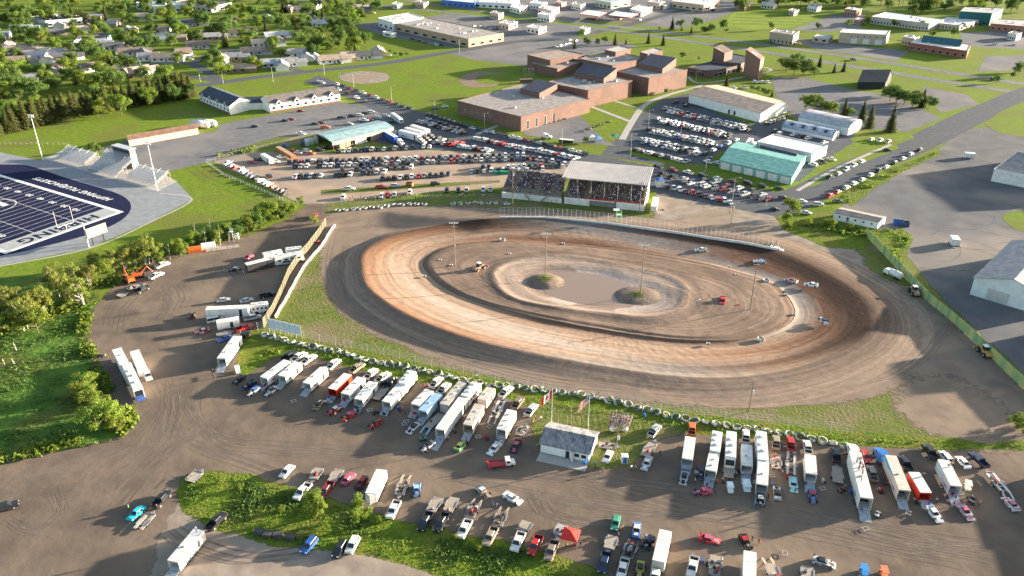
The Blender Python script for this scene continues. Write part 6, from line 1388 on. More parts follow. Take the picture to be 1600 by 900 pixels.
etrailer((603.5, 628), (626, 602), 'white trailer', 'joined to a beige motorhome with people on top', vents=1); motorhome((627.5, 599), (645, 577), 'white and beige motorhome', 'behind the white trailer with people on top')
etrailer((648.5, 632), (671, 609.5), 'white trailer', 'with people on its roof left of the blue trailer'); etrailer((660.5, 642), (685, 615.5), 'light blue trailer', PA, c=LBL, roof=(.30, .47, .62), side=(.5, .62, .7))
etrailer((694, 632), (722.5, 597.5), 'closed grey-beige trailer', 'right of the light blue trailer', open_=False, roof=(.50, .46, .40), c=(.44, .41, .37), vents=3, H=3.3)
etrailer((687.5, 671), (723.5, 621.5), 'very long white trailer', 'running down to a long ramp mid row', vents=0, H=3.4, ramp=4.5, axles=3); motorhome((726, 619), (746, 595), 'white motorhome with roof rails', 'joined to the very long white trailer')
flat_trailer((668, 668), (690, 647), 'light blue open ramp trailer', 'left of the very long white trailer', LBL, ramps=True, rails=False)
etrailer((731, 664), (749, 632), 'tan trailer', 'right of the very long white trailer', c=BEI, roof=(.52, .46, .40), H=3.4, vents=2); etrailer((753, 624.5), (767, 606), 'pinkish tan trailer', 'behind the tan trailer', c=(.5, .42, .36), roof=(.6, .52, .46), H=3.2, open_=False)
flat_trailer((771, 652), (785, 625), 'open trailer with two long ramps', 'right of the tan trailers', (.5, .5, .5), ramps=True, solid=False, gear=4)
etrailer((783, 671), (799.5, 641), 'white trailer', 'next to the red and white tow truck', vents=3, H=3.3); flat_trailer((811, 680), (821, 664), 'cluttered open trailer', 'left of the shingle roofed building', (.3, .28, .26), gear=6)
RC = [((373, 594), (366, 600), 'k', 'k', 'mod', 'black modified racer', 'near the green canopy cart'), ((389, 602), (382, 606), 'n', 'k', 'mod', 'navy modified racer', 'left of the white and blue racer'), ((396, 611), (388, 617), 'w', 'N', 'mod', 'white and blue racer', 'at the foot of the first ramp'), ((423, 611), (414, 618), 'w', 'k', 'mod', 'white and black racer', 'below the second trailer ramp'),
 ((498, 632), (504, 625), 't', 'k', 'late', 'cream and black late model', 'below the red sided trailer'), ((522, 641), (513, 646), 'r', 'w', 'mod', 'red racer with white roof', 'left of two red racers in the row'), ((544, 650), (535, 655), 'r', 'p', 'mod', 'red and pink racer', 'at the foot of the long pale ramp'), ((586, 662), (577, 669), 'r', 'k', 'mod', 'red racer with orange body', 'alone below the dark flat trailer'),
 ((646, 668), (638, 675), 'w', 'k', 'late', 'white late model', 'below the light blue trailer'), ((720, 696), (728, 687), 'G', 'y', 'late', 'green and yellow late model', 'at the foot of the tan trailer ramp'), ((772, 701), (765, 708), 'w', 'W', 'late', 'white late model', 'above the red and white tow truck'), ((806, 697), (802, 705), 'k', 'p', 'late', 'black late model with pink sides', 'left of the shingle roofed building'), ((668, 697), (663, 701), 's', 'k', 'mod', 'grey racer', 'at the foot of the very long trailer ramp')]
for c, h_, a, b, st_, d, pl in RC: race_car(c, h_, a, b, d, pl, st_, 'race cars in the pits')
# tow truck: white cab, red deck
m_, rz, L = span((762, 724.5), (801, 720), 1.2); tt = empty('tow_truck', (m_.x, m_.y, .02), rz); reg(tt, 'tow truck with white cab and red tilted deck', 'left of the shingle roofed building', 'truck')
mb = MB(); mb.box((-.9, 0, .7), (4.6, 2.2, .2)); mb.box((-3, 0, .9), (.12, 2.2, .6)); [mb.box((-.9, s * 1.05, .9), (4.5, .08, .22)) for s in (-1, 1)]; mb.cyl((-2.2, 0, .9), (-3.6, 0, 2), .09, n=6); mb.build('deck', M['paint'], tt, color=(.45, .04, .05))
mb = MB(); mb.profile([(1.3, .6), (3.7, .6), (3.75, 1.1), (2.9, 1.35), (2.5, 2.1), (1.3, 2.15)], -1, 1, 0); mb.build('cab', M['paint'], tt, color=WHT)
mb = MB(); mb._add([(2.92, -.85, 1.42), (2.92, .85, 1.42), (2.56, .8, 2.05), (2.56, -.8, 2.05)], [(0, 1, 2, 3)]); [mb.box((1.95, s * 1.0, 1.4), (.8, .05, .5)) for s in (-1, 1)]; mb.build('window', M['glass'], tt)
for x in (2.9, -1.6): 
 for s in (-1, 1): mb = MB(); mb.cyl((x, s * .8, .42), (x, s * 1.05, .42), .42, n=12); mb.build('wheel', M['tyre'], tt)
# ---- right block
ncar('pickup', (1015, 682), (1029.5, 664), 's', 'towing a wooden flat trailer right of the crowd platform'); flat_trailer((1007, 712), (1022, 690), 'wooden flat trailer', 'behind the silver pickup right of the platform', (.34, .30, .26), gear=1)
race_car((1010.5, 724), (1007, 731), 's', 'w', 'silver race car', 'just behind the wooden flat trailer', 'late', 'race cars in the pits')
etrailer((1074, 717), (1079, 683), 'plain white trailer', 'first of the right block', vents=0, H=3.2); ncar('pickup', (1080.5, 679), (1081.5, 662), 'o', 'ahead of the first trailer of the right block'); race_car((1069, 746), (1067, 754), 's', 'k', 'silver and black racer', 'at the foot of the pale blue ramp', 'late', 'race cars in the pits')
etrailer((1110.7, 735), (1116, 709), 'white trailer', 'second of the right block with red gear behind', vents=2, H=3.3); motorhome((1117, 705), (1121.5, 671), 'white motorhome with bluish rear roof', 'joined to the second trailer of the right block')
race_car((1098, 768), (1086, 769), 'p', 'p', 'pink modified racer', 'lying crosswise below the second trailer', 'mod', 'race cars in the pits'); race_car((1095, 738), (1095, 745), 'n', 'k', 'navy racer', 'left of the second right trailer', 'mod', 'race cars in the pits')
motorhome((1143, 674), (1141.5, 717), 'boxy cream motorhome facing the camera', 'third of the right block'); flat_trailer((1138.5, 746), (1140, 721), 'olive wooden open trailer', 'below the boxy cream motorhome', (.33, .31, .24), ramps=False)
ncar('pickup', (1165.5, 692), (1165.5, 673), 'w', 'ahead of the trailer with square roof hatch'); etrailer((1167.7, 727), (1167, 695), 'white trailer with square roof hatch', 'right of the cream motorhome', ramp=3.4, vents=1)
motorhome((1192.5, 719), (1189.5, 671), 'long white motorhome with many roof hatches', 'fifth of the right block', H=3.8); etrailer((1191, 757), (1193, 721), 'cream roofed trailer', 'joined to the long white motorhome', H=3.6, ramp=4, c=(.62, .60, .56), roof=(.66, .60, .53))
race_car((1188, 782), (1188, 791), 'k', 's', 'black modified racer', 'on the ground below the cream roofed trailer', 'mod', 'race cars in the pits')
ncar('pickup', (1212.7, 700), (1212.7, 683), 't', 'ahead of a loaded flat trailer in the right block'); flat_trailer((1213, 732), (1212.7, 711), 'sandy flat trailer loaded with gear', 'right of the cream roofed trailer', (.40, .35, .28), gear=5)
ncar('pickup', (1236, 703), (1234.5, 684), 'r', 'towing a ladder-decked car trailer'); flat_trailer((1236, 741), (1236.7, 706), 'ladder-decked car trailer', 'behind the red pickup', (.5, .48, .45), solid=False, gear=3)
race_car((1239.7, 757), (1241, 766), 'M', 'l', 'mint green late model', 'below the ladder-decked trailer', 'late', 'race cars in the pits'); race_car((1214, 770), (1213, 761), 's', 'k', 'dark silver racer', 'left of the mint green late model', 'stock', 'race cars in the pits')
ncar('pickup', (1263.5, 709), (1260, 690), 'w', 'towing a bright white trailer'); etrailer((1268, 740), (1266, 711), 'bright white trailer', 'right of the red pickup', vents=0, H=3.2, ramp=3.6)
race_car((1270, 775), (1271, 785), 'N', 'r', 'blue red and white racer', 'at the foot of the bright white trailer ramp', 'mod', 'race cars in the pits')
ncar('pickup', (1308, 722), (1306, 702), 'k', 'right of the bright white trailer'); flat_trailer((1309.7, 754), (1308, 730), 'grey wooden flat trailer', 'behind the black pickup left of the biggest trailer', (.27, .26, .26))
etrailer((1354.5, 778), (1336, 706), 'biggest white race transporter', 'with spectators on its roof', H=4.1, W=2.8, ramp=3.6, axles=3, vents=1, inner=(.3, .3, .3)); toter((1336, 712), (1331, 690), 'white semi truck', 'pulling the biggest white transporter', WHT)
ncar('sedan', (1350, 706), (1356, 719), 'r', 'right of the biggest transporter'); ncar('pickup', (1367, 753), (1359, 728), 'g', 'right of the biggest transporter')
toter((1383, 718), (1373, 697), 'bright blue semi truck', 'pulling the beige transporter', (.03, .17, .50)); etrailer((1414, 766), (1392, 712), 'beige transporter with blue and white side', 'right of the biggest transporter', H=3.8, c=(.50, .47, .43), roof=(.57, .51, .44), stripe=(.05, .35, .60), axles=2)
ncar('pickup', (1421, 734), (1408, 714), 'k', 'towing the red and white trailer'); etrailer((1447, 770), (1428, 738), 'red sided trailer with silvery roof', 'third from the right end of the pits', side=(.60, .05, .03), roof=(.62, .68, .72), H=2.9, vents=0)
race_car((1460.5, 803), (1467, 811), 'w', 'W', 'all-white late model', 'at the foot of the red trailer ramp', 'late', 'race cars in the pits')
ncar('pickup', (1462, 717), (1445, 695), 'k', 'top of the row left of the roof-deck trailer'); etrailer((1494, 759), (1474, 719), 'white trailer with a roof deck', 'second large trailer from the right', H=3.5, vents=0, ramp=3)
race_car((1509.5, 800), (1516, 808), 's', 'p', 'silver and pink late model', 'at the foot of the roof-deck trailer ramp', 'late', 'race cars in the pits'); ncar('suv', (1484, 722), (1471, 706), 'w', 'behind the roof-deck trailer')
race_car((1505, 722), (1498, 714), 'W', 'W', 'plain white late model', 'right of the roof-deck trailer', 'stock', 'race cars in the pits')
ncar('pickup', (1542, 730), (1518, 708), 'n', 'at the right end of the pits'); flat_trailer((1572, 769), (1546, 738), 'white open car trailer', 'behind the navy pickup at the right end', (.6, .6, .6), solid=False, ramps=True, gear=3)
race_car((1580, 787), (1572, 778), 'w', 'p', 'white and pink late model', 'at the right end of the pits', 'late', 'race cars in the pits')
# vehicles standing just beyond the right edge, throwing the long shadows that reach in
for x, y, h in ((1648, 722, 3.8), (1672, 752, 4.0), (1706, 712, 4.0), (1740, 770, 4.2), (1700, 800, 3.8)):
 etrailer((x + 22, y + 44), (x, y), 'white trailer', 'beyond the right edge of the pits', H=h, open_=False)
for x, y in ((1790, 835), (1850, 800)): etrailer((x + 20, y + 50), (x, y), 'white trailer', 'beyond the right edge of the pits', H=4, open_=False)
# ---- bottom rows
ncar('sedan', (455, 728), (441, 743), 'w', 'alone in the open at lower left'); flat_trailer((499, 731), (489, 748), 'dark loaded flat trailer', 'right of the lone white sedan', (.12, .11, .10), gear=3); ncar('pickup', (482, 757), (463, 779), 'w', 'behind the tall yellow-green bush')
flat_trailer((531, 733), (518, 752), 'pale wooden flat trailer', 'left of the pink racer', (.42, .36, .30)); ncar('pickup', (514, 759), (504, 773), 'm', 'half hidden right of the tall bush'); race_car((544, 748), (551, 740), 'p', 'p', 'pink race car', 'left of the black and red racer', 'stock', 'race cars in the pits'); race_car((565, 754), (559, 763), 'k', 'r', 'black and red racer', 'left of the pointed white trailer', 'stock', 'race cars in the pits')
etrailer((596, 734), (579, 771), 'closed pointed white trailer', 'above the yellow-green trees', open_=False, vnose=True, H=3.0, vents=0); flat_trailer((633, 748), (624, 772), 'tan open ramp trailer', 'left of the blue racer', (.40, .33, .26), ramps=True, gear=3, solid=False)
race_car((651, 766), (650, 775), 'N', 'l', 'light blue modified racer', 'right of the tan ramp trailer', 'mod', 'race cars in the pits'); ncar('pickup', (623, 779), (606, 814), 'w', 'below the tan ramp trailer')
for a, b, c, d, ck, pl in (((686, 777), (672, 799), (672, 801), (656, 829), 'k', 'left of the twin tan trailers'), ((710, 777), (699, 799), (698, 801), (680, 832), 'k', 'right of the twin tan trailers'), ((745, 784), (733, 807), (734, 810), (717, 843), 'w', 'behind the cluttered ramp trailer'), ((786, 798), (777, 821), (774, 823), (758, 854), 't', 'behind the second cluttered trailer')):
 flat_trailer(a, b, 'sandy flat trailer' if ck == 'k' else 'cluttered open trailer', pl.replace('behind', 'as'), (.40, .34, .26) if ck == 'k' else (.25, .2, .17), gear=1 if ck == 'k' else 6, solid=ck == 'k', ramps=ck != 'k'); ncar('pickup', c, d, ck, pl)
race_car((755, 768), (763, 774), 't', 'w', 'tan and white modified racer', 'left of the white late model', 'mod', 'race cars in the pits'); race_car((801, 778), (811, 783), 'W', 'w', 'white late model', 'in the open right of the tan modified', 'late', 'race cars in the pits')
flat_trailer((825, 815), (818, 826), 'short sandy trailer', 'above the white pickup by the hedge', (.42, .36, .28)); ncar('pickup', (816, 831), (802, 862), 'w', 'under the short sandy trailer'); ncar('pickup', (845, 833), (827, 871), 'r', 'on the hedge row left of the red canopy')
flat_trailer((880, 820), (872, 836), 'grey utility trailer', 'left of the red canopy', (.35, .35, .36), rails=True, gear=2); ncar('pickup', (868, 845), (855, 876), 'B', 'under the red canopy at the hedge')
ncar('sedan', (964, 807), (960, 824), 'G', 'right of the red canopy in the open', desc='pale green sedan'); race_car((994.5, 828), (993, 840), 'N', 'w', 'blue and silver stock car', 'above the white gooseneck trailer', 'stock', 'race cars in the pits')
flat_trailer((958, 837), (951, 857), 'wide sandy trailer', 'right of the hedge tip', (.42, .38, .27)); ncar('pickup', (949, 862), (939, 897), 'n', 'below the wide sandy trailer'); flat_trailer((989, 846), (980, 871), 'black ramp trailer', 'left of the cream box trailer', (.05, .05, .055), ramps=True, solid=False, gear=4)
ncar('pickup', (977, 874), (969, 904), 'w', 'below the black ramp trailer'); race_car((1013, 848), (1008, 856), 'k', 'n', 'black modified racer', 'left of the cream box trailer', 'mod', 'race cars in the pits'); race_car((1000, 890), (999, 897), 'y', 'k', 'small yellow and black racer', 'at the bottom edge', 'mod', 'race cars in the pits')
etrailer((1040, 829), (1029, 877), 'cream box trailer', 'pointing down to the bottom edge', c=(.55, .52, .46), roof=(.64, .57, .48), H=3.3, open_=False, vents=0); ncar('pickup', (1026, 884), (1021, 915), 'w', 'below the cream box trailer')
race_car((1108, 842), (1119, 844), 'r', 'p', 'red and white late model', 'lying crosswise in the lower centre', 'late', 'race cars in the pits'); race_car((1165, 847), (1170, 857), 'k', 'r', 'black modified racer', 'above the plain trailer at the bottom edge', 'mod', 'race cars in the pits')
ncar('pickup', (1086, 868), (1078, 903), 'w', 'with a rusty bed at the bottom edge'); flat_trailer((1119, 868), (1116, 898), 'cluttered silver trailer', 'at the bottom edge left of the plain trailer', (.45, .45, .44), gear=6); etrailer((1172, 862), (1171, 912), 'plain closed white trailer', 'at the bottom edge', open_=False, vents=0, H=3.2)
flat_trailer((1203, 880), (1213, 905), 'sandy ramp trailer', 'at the bottom edge right of the plain trailer', (.45, .38, .3), ramps=True, gear=2); race_car((1287, 878), (1298, 881), 's', 'k', 'silver and black late model', 'in the lower right open ground', 'late', 'race cars in the pits')
flat_trailer((1262, 885), (1261, 905), 'small grey trailer', 'at the bottom edge lower right', (.35, .35, .36), gear=2)
# ---- lower left corner
race_car((213, 802), (203, 811), 'c', 'c', 'cyan race car', 'beside the empty flat trailer', 'stock', 'race cars in the pits'); flat_trailer((215, 826), (236, 803), 'empty grey flat trailer', 'right of the cyan race car', (.40, .37, .34), solid=False)
ncar('pickup', (241, 792), (264, 768), 'k', 'above the cyan race car'); flat_trailer((296, 752), (312, 737), 'sandy cart', 'at the tip of the weedy bank', (.42, .35, .28), rails=True); ncar('pickup', (324, 828), (352, 801), 'k', 'towing the lower left white trailer'); etrailer((270, 877), (311, 828), 'long white trailer with side door open', 'in the lower left corner', ramp=3, vents=1, H=3.1, axles=3)
ncar('pickup', (-4, 796), (18, 789), 'k', 'cut by the left edge'); ncar('suv', (491, 842), (475, 862), 'b', 'in the dirt below the weedy bank'); ncar('suv', (536, 849), (525, 867), 'k', 'below the bank left of the white and black one'); ncar('suv', (556, 841), (545, 862), 'w', 'below the bank right of the black one')
for k, (x, y) in enumerate(((405, 834), (419, 838), (435, 839), (454, 842))):
 g = G(x, y); mb = MB(); mb.box((0, 0, 0), (1.9, 1.5, 1.0)); mb.box((0, 0, 1.0), (2.0, 1.6, .1)); mb.box((0, -.78, .4), (1.2, .05, .25)); reg(mb.build('waste_container', mat('grimy_black', (.05, .05, .05), .7, (.09, .085, .08), 1), loc=(g.x, g.y, 0), rz=-.1), 'squat black container', 'at the foot of the weedy bank', 'container', 'black containers')
# ---- left side
etrailer((182, 545), (203, 585), 'long white trailer with antenna roof', 'pair at the marsh edge', H=3.6, open_=False, vents=2); motorhome((197, 568), (216, 608), 'long white motorhome with blue nose', 'at the marsh edge', H=3.9, hoodlen=1.2, cab=(.06, .12, .35)); etrailer((210, 548), (222, 575), 'short white trailer', 'right of the motorhome at the marsh edge', open_=False, vents=0, H=3.3); ncar('pickup', (226, 577), (235, 596), 's', 'towing the short white trailer at the marsh')
etrailer((345.5, 560), (371, 525), 'white trailer with ramp down', 'alone beside the grass corner', H=3.2, vents=2, ramp=3); ncar('pickup', (377, 530), (386, 520), 'k', 'ahead of the trailer by the grass corner')
etrailer((322, 482), (388, 479), 'long white trailer with red arrow mark', 'middle left of the pit area', H=3.9, open_=False, vents=0, decal=(.55, .03, .05)); motorhome((391, 476), (421, 473), 'white motorhome', 'joined to the red arrow trailer', H=3.3)
p0, p1 = G(324, 484, 2.6), G(386, 481, 2.6); rz = math.atan2(p1.y - p0.y, p1.x - p0.x); 
for o, d, pl, ck in ((ncar('van', (328, 501), (343, 498), 'w', 'between the two long trailers middle left'), 0, 0, 0),): pass
etrailer((338, 503), (373, 497), 'short white trailer with open side door', 'below the red arrow trailer', H=3.0, open_=False, vents=0); ncar('sedan', (342, 469), (356, 467), 's', 'above the red arrow trailer'); ncar('pickup', (408, 463), (428, 458), 'k', 'near the board fence top'); ncar('sedan', (378, 470), (392, 467), 's', 'right of another above the motorhome'); ncar('pickup', (383, 498), (407, 494), 's', 'left of the scoreboard'); ncar('pickup', (369, 516), (395, 508), 'r', 'above the scoreboard corner')
race_car((300, 492), (300, 486), 'm', 'k', 'maroon racer', 'left of the red arrow trailer', 'mod', 'race cars in the pits'); race_car((316, 517), (305, 519), 'r', 'w', 'red and white racer', 'left of the short white trailer', 'late', 'race cars in the pits'); race_car((351, 529), (341, 532), 'N', 'b', 'bright blue racer', 'just above the lone ramp trailer', 'stock', 'race cars in the pits'); flat_trailer((338, 523), (360, 518), 'small grey flat trailer', 'above the bright blue racer', (.4, .4, .4))
etrailer((384, 413), (424, 403), 'dark sided trailer with white roof', 'upper left by the board fence', side=(.05, .05, .06), H=3.4, open_=False, vents=0); etrailer((411, 397), (440, 391), 'white trailer', 'behind the dark sided trailer', H=3.8, open_=False, vents=1); motorhome((428, 401), (474, 393), 'long white motorhome', 'against the board fence', H=3.7); motorhome((446, 389), (474, 386), 'white motorhome', 'tucked behind the motorhome at the fence', H=3.3)
ncar('suv', (442, 411), (459, 408), 's', 'below the motorhome at the board fence'); race_car((366, 421), (354, 424), 'k', 'w', 'black and white racer', 'left of the dark sided trailer', 'mod', 'race cars in the pits'); race_car((388, 402), (380, 407), 'p', 'm', 'pink racer', 'above the dark sided trailer', 'stock', 'race cars in the pits')
ncar('pickup', (243, 418), (264, 410), 'w', 'upper of two by the orange excavator'); ncar('pickup', (232, 436), (256, 425), 'w', 'lower of two by the orange excavator'); flat_trailer((200, 452), (222, 444), 'loaded flat trailer', 'below the orange excavator', (.3, .28, .26), gear=4); ncar('pickup', (214, 456), (231, 448), 'k', 'beside the orange excavator'); flat_trailer((185, 463), (196, 458), 'small dark trailer', 'left of the excavator', (.1, .1, .1))
for px, c, lb in (((305, 393), (.60, .15, .03), 'orange tarpaulin tent on the tree line above the pits'), ((326, 387), (.80, .80, .79), 'white tarpaulin shelter on the tree line above the pits')):
 g = G(*px); r = empty('tarpaulin_shelter', (g.x, g.y, 0), .35); tag(r, lb, 'shelter'); n = 8; mb = MB(); V = []
 for x in (-2.6, 2.6): V += [(x, -1.7 * math.cos(math.pi * i / n), 2.3 * math.sin(math.pi * i / n)) for i in range(n + 1)]
 mb._add(V, [(i, i + 1, n + 2 + i, n + 1 + i) for i in range(n)] + [tuple(range(n + 1)), tuple(range(n + 1, 2 * n + 2))[::-1]], 0); mb.build('cover', M['flatp'], r, color=c)
mb = MB(); c = G(352, 388); [mb.box((c.x + 2.2 * k * .9 - 6, c.y + .35 * k * 2 - 2, 0), (2.1, 3.4, .25 + .03 * (k % 3)), 0, .35) for k in range(6)]; tag(mb.build('plank_stack', M['plank']), 'row of pale plank panels lying right of the white shelter', 'planks')
g = G(363, 376); tw = empty('lifeguard_chair', (g.x, g.y, 0)); tag(tw, 'tall spindly white lookout chair at the tree line', 'lookout chair'); mb = MB(); [mb.cyl((x, y, 0), (x * .6, y * .6, 4), .08, n=5) for x in (-1, 1) for y in (-1, 1)]; mb.build('leg', M['white'], tw); mb = MB(); mb.box((0, 0, 4), (1.4, 1.4, .15)); mb.box((0, .65, 4.1), (1.4, .1, 1)); mb.build('seat', M['white'], tw)
g = G(371, 373); mb = MB(); mb.box((0, 0, 0), (1.2, 1.2, 2.2)); mb.box((0, 0, 2.2), (1.3, 1.3, .25), 1, top=(.6, .9)); mb.box((0, -.62, .15), (.8, .05, 1.8), 1); tag(mb.build('portable_toilet', [mat('beige_plastic', (.5, .47, .42), .6), M['white']], loc=(g.x, g.y, 0)), 'pale portable toilet right of the lookout chair', 'portable toilet')
# ---- machines
def excavator(px, rz, c, desc, place):
 g = G(*px); r = empty('excavator', (g.x, g.y, 0), rz); mp = M['paint']
 for s in (-1, 1): mb = MB(); mb.profile([(-1.9, .1), (1.9, .1), (2.1, .5), (1.8, .9), (-1.8, .9), (-2.1, .5)], s * 1.25 - .28, s * 1.25 + .28, 0); mb.build('crawler_track', M['tyre'], r)
 mb = MB(); mb.box((-.4, 0, 1), (3.4, 2.5, .9), 0, top=(.95, .95)); mb.box((-1.5, 0, 1.9), (1.2, 2.3, .35), 0); mb.build('body', mp, r, color=c)
 mb = MB(); mb.box((.7, .75, 1.9), (1.3, .9, 1.2), 0, top=(.85, .9)); cb = mb.build('cab', M['glass'], r)
 mb = MB(); mb.box((.7, .75, 3.1), (1.2, .9, .1)); mb.build('roof', mp, cb, color=c)
 mb = MB(); mb.cyl((1.1, -.2, 1.7), (3.3, -.2, 4), .26, .2, 6); mb.cyl((3.3, -.2, 4), (4.9, -.2, 1.8), .2, .15, 6); mb.build('boom', mp, r, color=c)
 mb = MB(); mb.profile([(4.6, 1.8), (5.3, 1.6), (5.2, .9), (4.6, .6), (4.3, 1.2)], -.75, .35, 0); mb.build('bucket', M['steel'], r); return reg(r, desc, place, 'excavator')
excavator((203, 441), 2.4, (.60, .12, .03), 'orange excavator with raised boom', 'at the tree line upper left'); excavator((217, 433), .4, (.62, .16, .05), 'second orange excavator', 'behind the first at the tree line')
def loader(a, b, desc, place, c=(.50, .33, .10)):
 rz, m = heading(a, b); r = empty('wheel_loader', (m.x, m.y, 0), rz); mp = M['paint']
 mb = MB(); mb.profile([(-3.2, .9), (-.2, .9), (-.2, 1.9), (-2.8, 1.8), (-3.2, 1.5)], -.95, .95, 0); mb.box((1.2, 0, .9), (2.4, 1.1, .8), 0); mb.build('body', mp, r, color=c)
 mb = MB(); mb.box((-.2, 0, 1.9), (1.5, 1.4, 1.2), 0, top=(.9, .9)); cb = mb.build('cab', M['glass'], r); mb = MB(); mb.box((-.2, 0, 3.1), (1.7, 1.6, .12)); mb.build('roof', M['white'], cb)
 for x in (-2, 1.6):
  for s in (-1, 1): mb = MB(); mb.cyl((x, s * .85, .8), (x, s * 1.4, .8), .8, n=16); mb.cyl((x, s * 1.4, .8), (x, s * 1.43, .8), .4, n=12, m=1); mb.build('wheel', [M['tyre'], M['rim']], r)
 mb = MB(); [mb.cyl((1, s * .5, 1.5), (3.4, s * .5, .7), .13, n=6) for s in (-1, 1)]; mb.build('lift_arm', mp, r, color=c)
 mb = MB(); mb.profile([(3.3, .1), (4.6, .1), (3.9, .35), (3.5, 1.1), (3.2, 1.1)], -1.4, 1.4, 0); mb.build('bucket', mp, r, color=c); return reg(r, desc, place, 'loader')
loader((1548, 560), (1528, 540), 'yellow wheel loader with white roof', 'against the lower part of the green fence'); loader((1436, 466), (1420, 446), 'dark yellow loader with machinery', 'below the white tanker by the fence', (.35, .27, .12))
rz, m = heading((1408, 436), (1383, 424)); tk = empty('water_tanker', (m.x, m.y, 0), rz); reg(tk, 'white water tanker truck', 'beside the green and yellow fence', 'tanker')
mb = MB(); mb.cyl((-3.4, 0, 1.9), (1.2, 0, 1.9), 1.15, n=16); mb.ball((-1, 0, 3), .35); mb.build('tank', M['white'], tk, smooth=False)
mb = MB(); mb.profile([(1.5, .7), (3.6, .7), (3.7, 1.6), (3.2, 2.5), (1.5, 2.6)], -1.1, 1.1, 0); mb.build('cab', M['white'], tk); mb = MB(); mb.box((-.2, 0, .6), (6.8, 1, .25)); mb.build('frame', M['steel'], tk); mb = MB(); mb._add([(3.7, -.95, 1.65), (3.7, .95, 1.65), (3.25, .9, 2.4), (3.25, -.9, 2.4)], [(0, 1, 2, 3)]); mb.build('windscreen', M['glass'], tk)
for x in (2.6, -1.6, -2.7):
 for s in (-1, 1): mb = MB(); mb.cyl((x, s * .8, .5), (x, s * 1.12, .5), .5, n=12); mb.build('wheel', M['tyre'], tk)
def quad_bike(px, rz, ck, desc, place):
 g = G(*px, .4); r = empty('quad_bike', (g.x, g.y, .02), rz); mb = MB(); mb.box((0, 0, .45), (1.5, .6, .3), 0, top=(.8, .7)); [mb.box((x, 0, .7), (.5, .95, .1)) for x in (-.6, .6)]; mb.build('body', M['paint'], r, color=COLS[ck]); mb = MB(); mb.box((-.1, 0, .78), (.7, .32, .14)); mb.build('seat', M['dark'], r); mb = MB(); mb.cyl((.35, -.4, 1.05), (.35, .4, 1.05), .03, n=5); mb.cyl((.45, 0, .7), (.35, 0, 1.05), .04, n=5); mb.build('handlebar', M['steel'], r)
 for x in (-.55, .55):
  for s in (-1, 1): mb = MB(); mb.cyl((x, s * .35, .28), (x, s * .58, .28), .28, n=10); mb.build('wheel', M['tyre'], r)
 return reg(r, desc, place, 'quad bike')
for px, rz, ck, d, pl in (((661, 686), .3, 'G', 'green quad bike', 'left of the very long trailer ramp'), ((157, 556), .2, 'k', 'black quad bike', 'left of the marsh edge motorhome'), ((1315, 766), .5, 'm', 'maroon quad bike', 'left of the biggest transporter ramp'), ((1384, 753), 1, 'm', 'maroon quad bike', 'between the big transporters'), ((1371, 804), .9, 'w', 'white quad bike', 'right of the biggest transporter ramp'), ((587, 645), .6, 'k', 'black quad bike', 'left of the roof-top flag ramp'), ((1517, 778), .2, 'k', 'black quad bike', 'right of the roof-deck trailer ramp'), ((1338, 784), 1.3, 'g', 'grey quad bike', 'left of the biggest transporter ramp')): quad_bike(px, rz, ck, d, pl)
def cart(px, rz, roofc, desc, place, w=1.3, L=2.4):
 g = G(*px); r = empty('golf_cart', (g.x, g.y, .02), rz); mb = MB(); mb.profile([(-L / 2, .3), (L / 2, .3), (L / 2, .7), (L * .3, .9), (L * .1, .5), (-.1, .5), (-.1, .85), (-L / 2, .85)], -w / 2, w / 2, 0); mb.build('body', M['paint'], r, color=roofc)
 mb = MB(); mb.box((0, 0, 1.85), (L * .95, w + .15, .08)); [mb.cyl((x, y, .6), (x * .95, y, 1.86), .03, n=4) for x in (-L * .42, L * .42) for y in (-w / 2, w / 2)]; mb.build('roof', M['paint'], r, color=roofc)
 for x in (-.8, .8):
  for s in (-1, 1): mb = MB(); mb.cyl((x, s * (w / 2 - .15), .28), (x, s * (w / 2 + .03), .28), .28, n=10); mb.build('wheel', M['tyre'], r)
 return reg(r, desc, place, 'golf cart')
cart((1140, 767), 1.5, (.72, .80, .82), 'square white roofed golf cart', 'below the olive wooden trailer'); cart((1165.5, 764), 1.5, (.75, .82, .84), 'white roofed cart', 'below the trailer with square roof hatch', 1.6, 3); cart((372, 582), 2, (.7, .75, .74), 'white roofed golf cart', 'at the edge of the grass corner'); cart((1349, 897), 1.4, (.05, .25, .6), 'blue tractor-like cart', 'at the bottom edge lower right'); cart((1380, 900), 1.4, (.6, .2, .1), 'orange cart', 'at the bottom edge lower right'); cart((1511, 764), 1.2, (.7, .65, .55), 'cream roofed cart', 'right of the white roof-deck trailer')
g = G(891, 846); cp = empty('canopy_tent', (g.x, g.y, 0), -.3); tag(cp, 'bright red pop-up canopy beside the brown pickup', 'canopy'); mb = MB(); mb._add([(-1.9, -1.9, 2.2), (1.9, -1.9, 2.2), (1.9, 1.9, 2.2), (-1.9, 1.9, 2.2), (0, 0, 3.2)], [(0, 1, 4), (1, 2, 4), (2, 3, 4), (3, 0, 4)], 0)
for i in range(4): a = [(-1.9, -1.9), (1.9, -1.9), (1.9, 1.9), (-1.9, 1.9)]; p, q = a[i], a[(i + 1) % 4]; mb.quad((*p, 1.95), (*q, 1.95), (*q, 2.2), (*p, 2.2))
mb.build('fabric', mat('red_fabric', (.62, .045, .035), .8, transl=.2), cp); mb = MB(); [mb.cyl((x, y, 0), (x, y, 2.2), .04, n=5) for x in (-1.85, 1.85) for y in (-1.85, 1.85)]; mb.build('leg', M['galv'], cp)
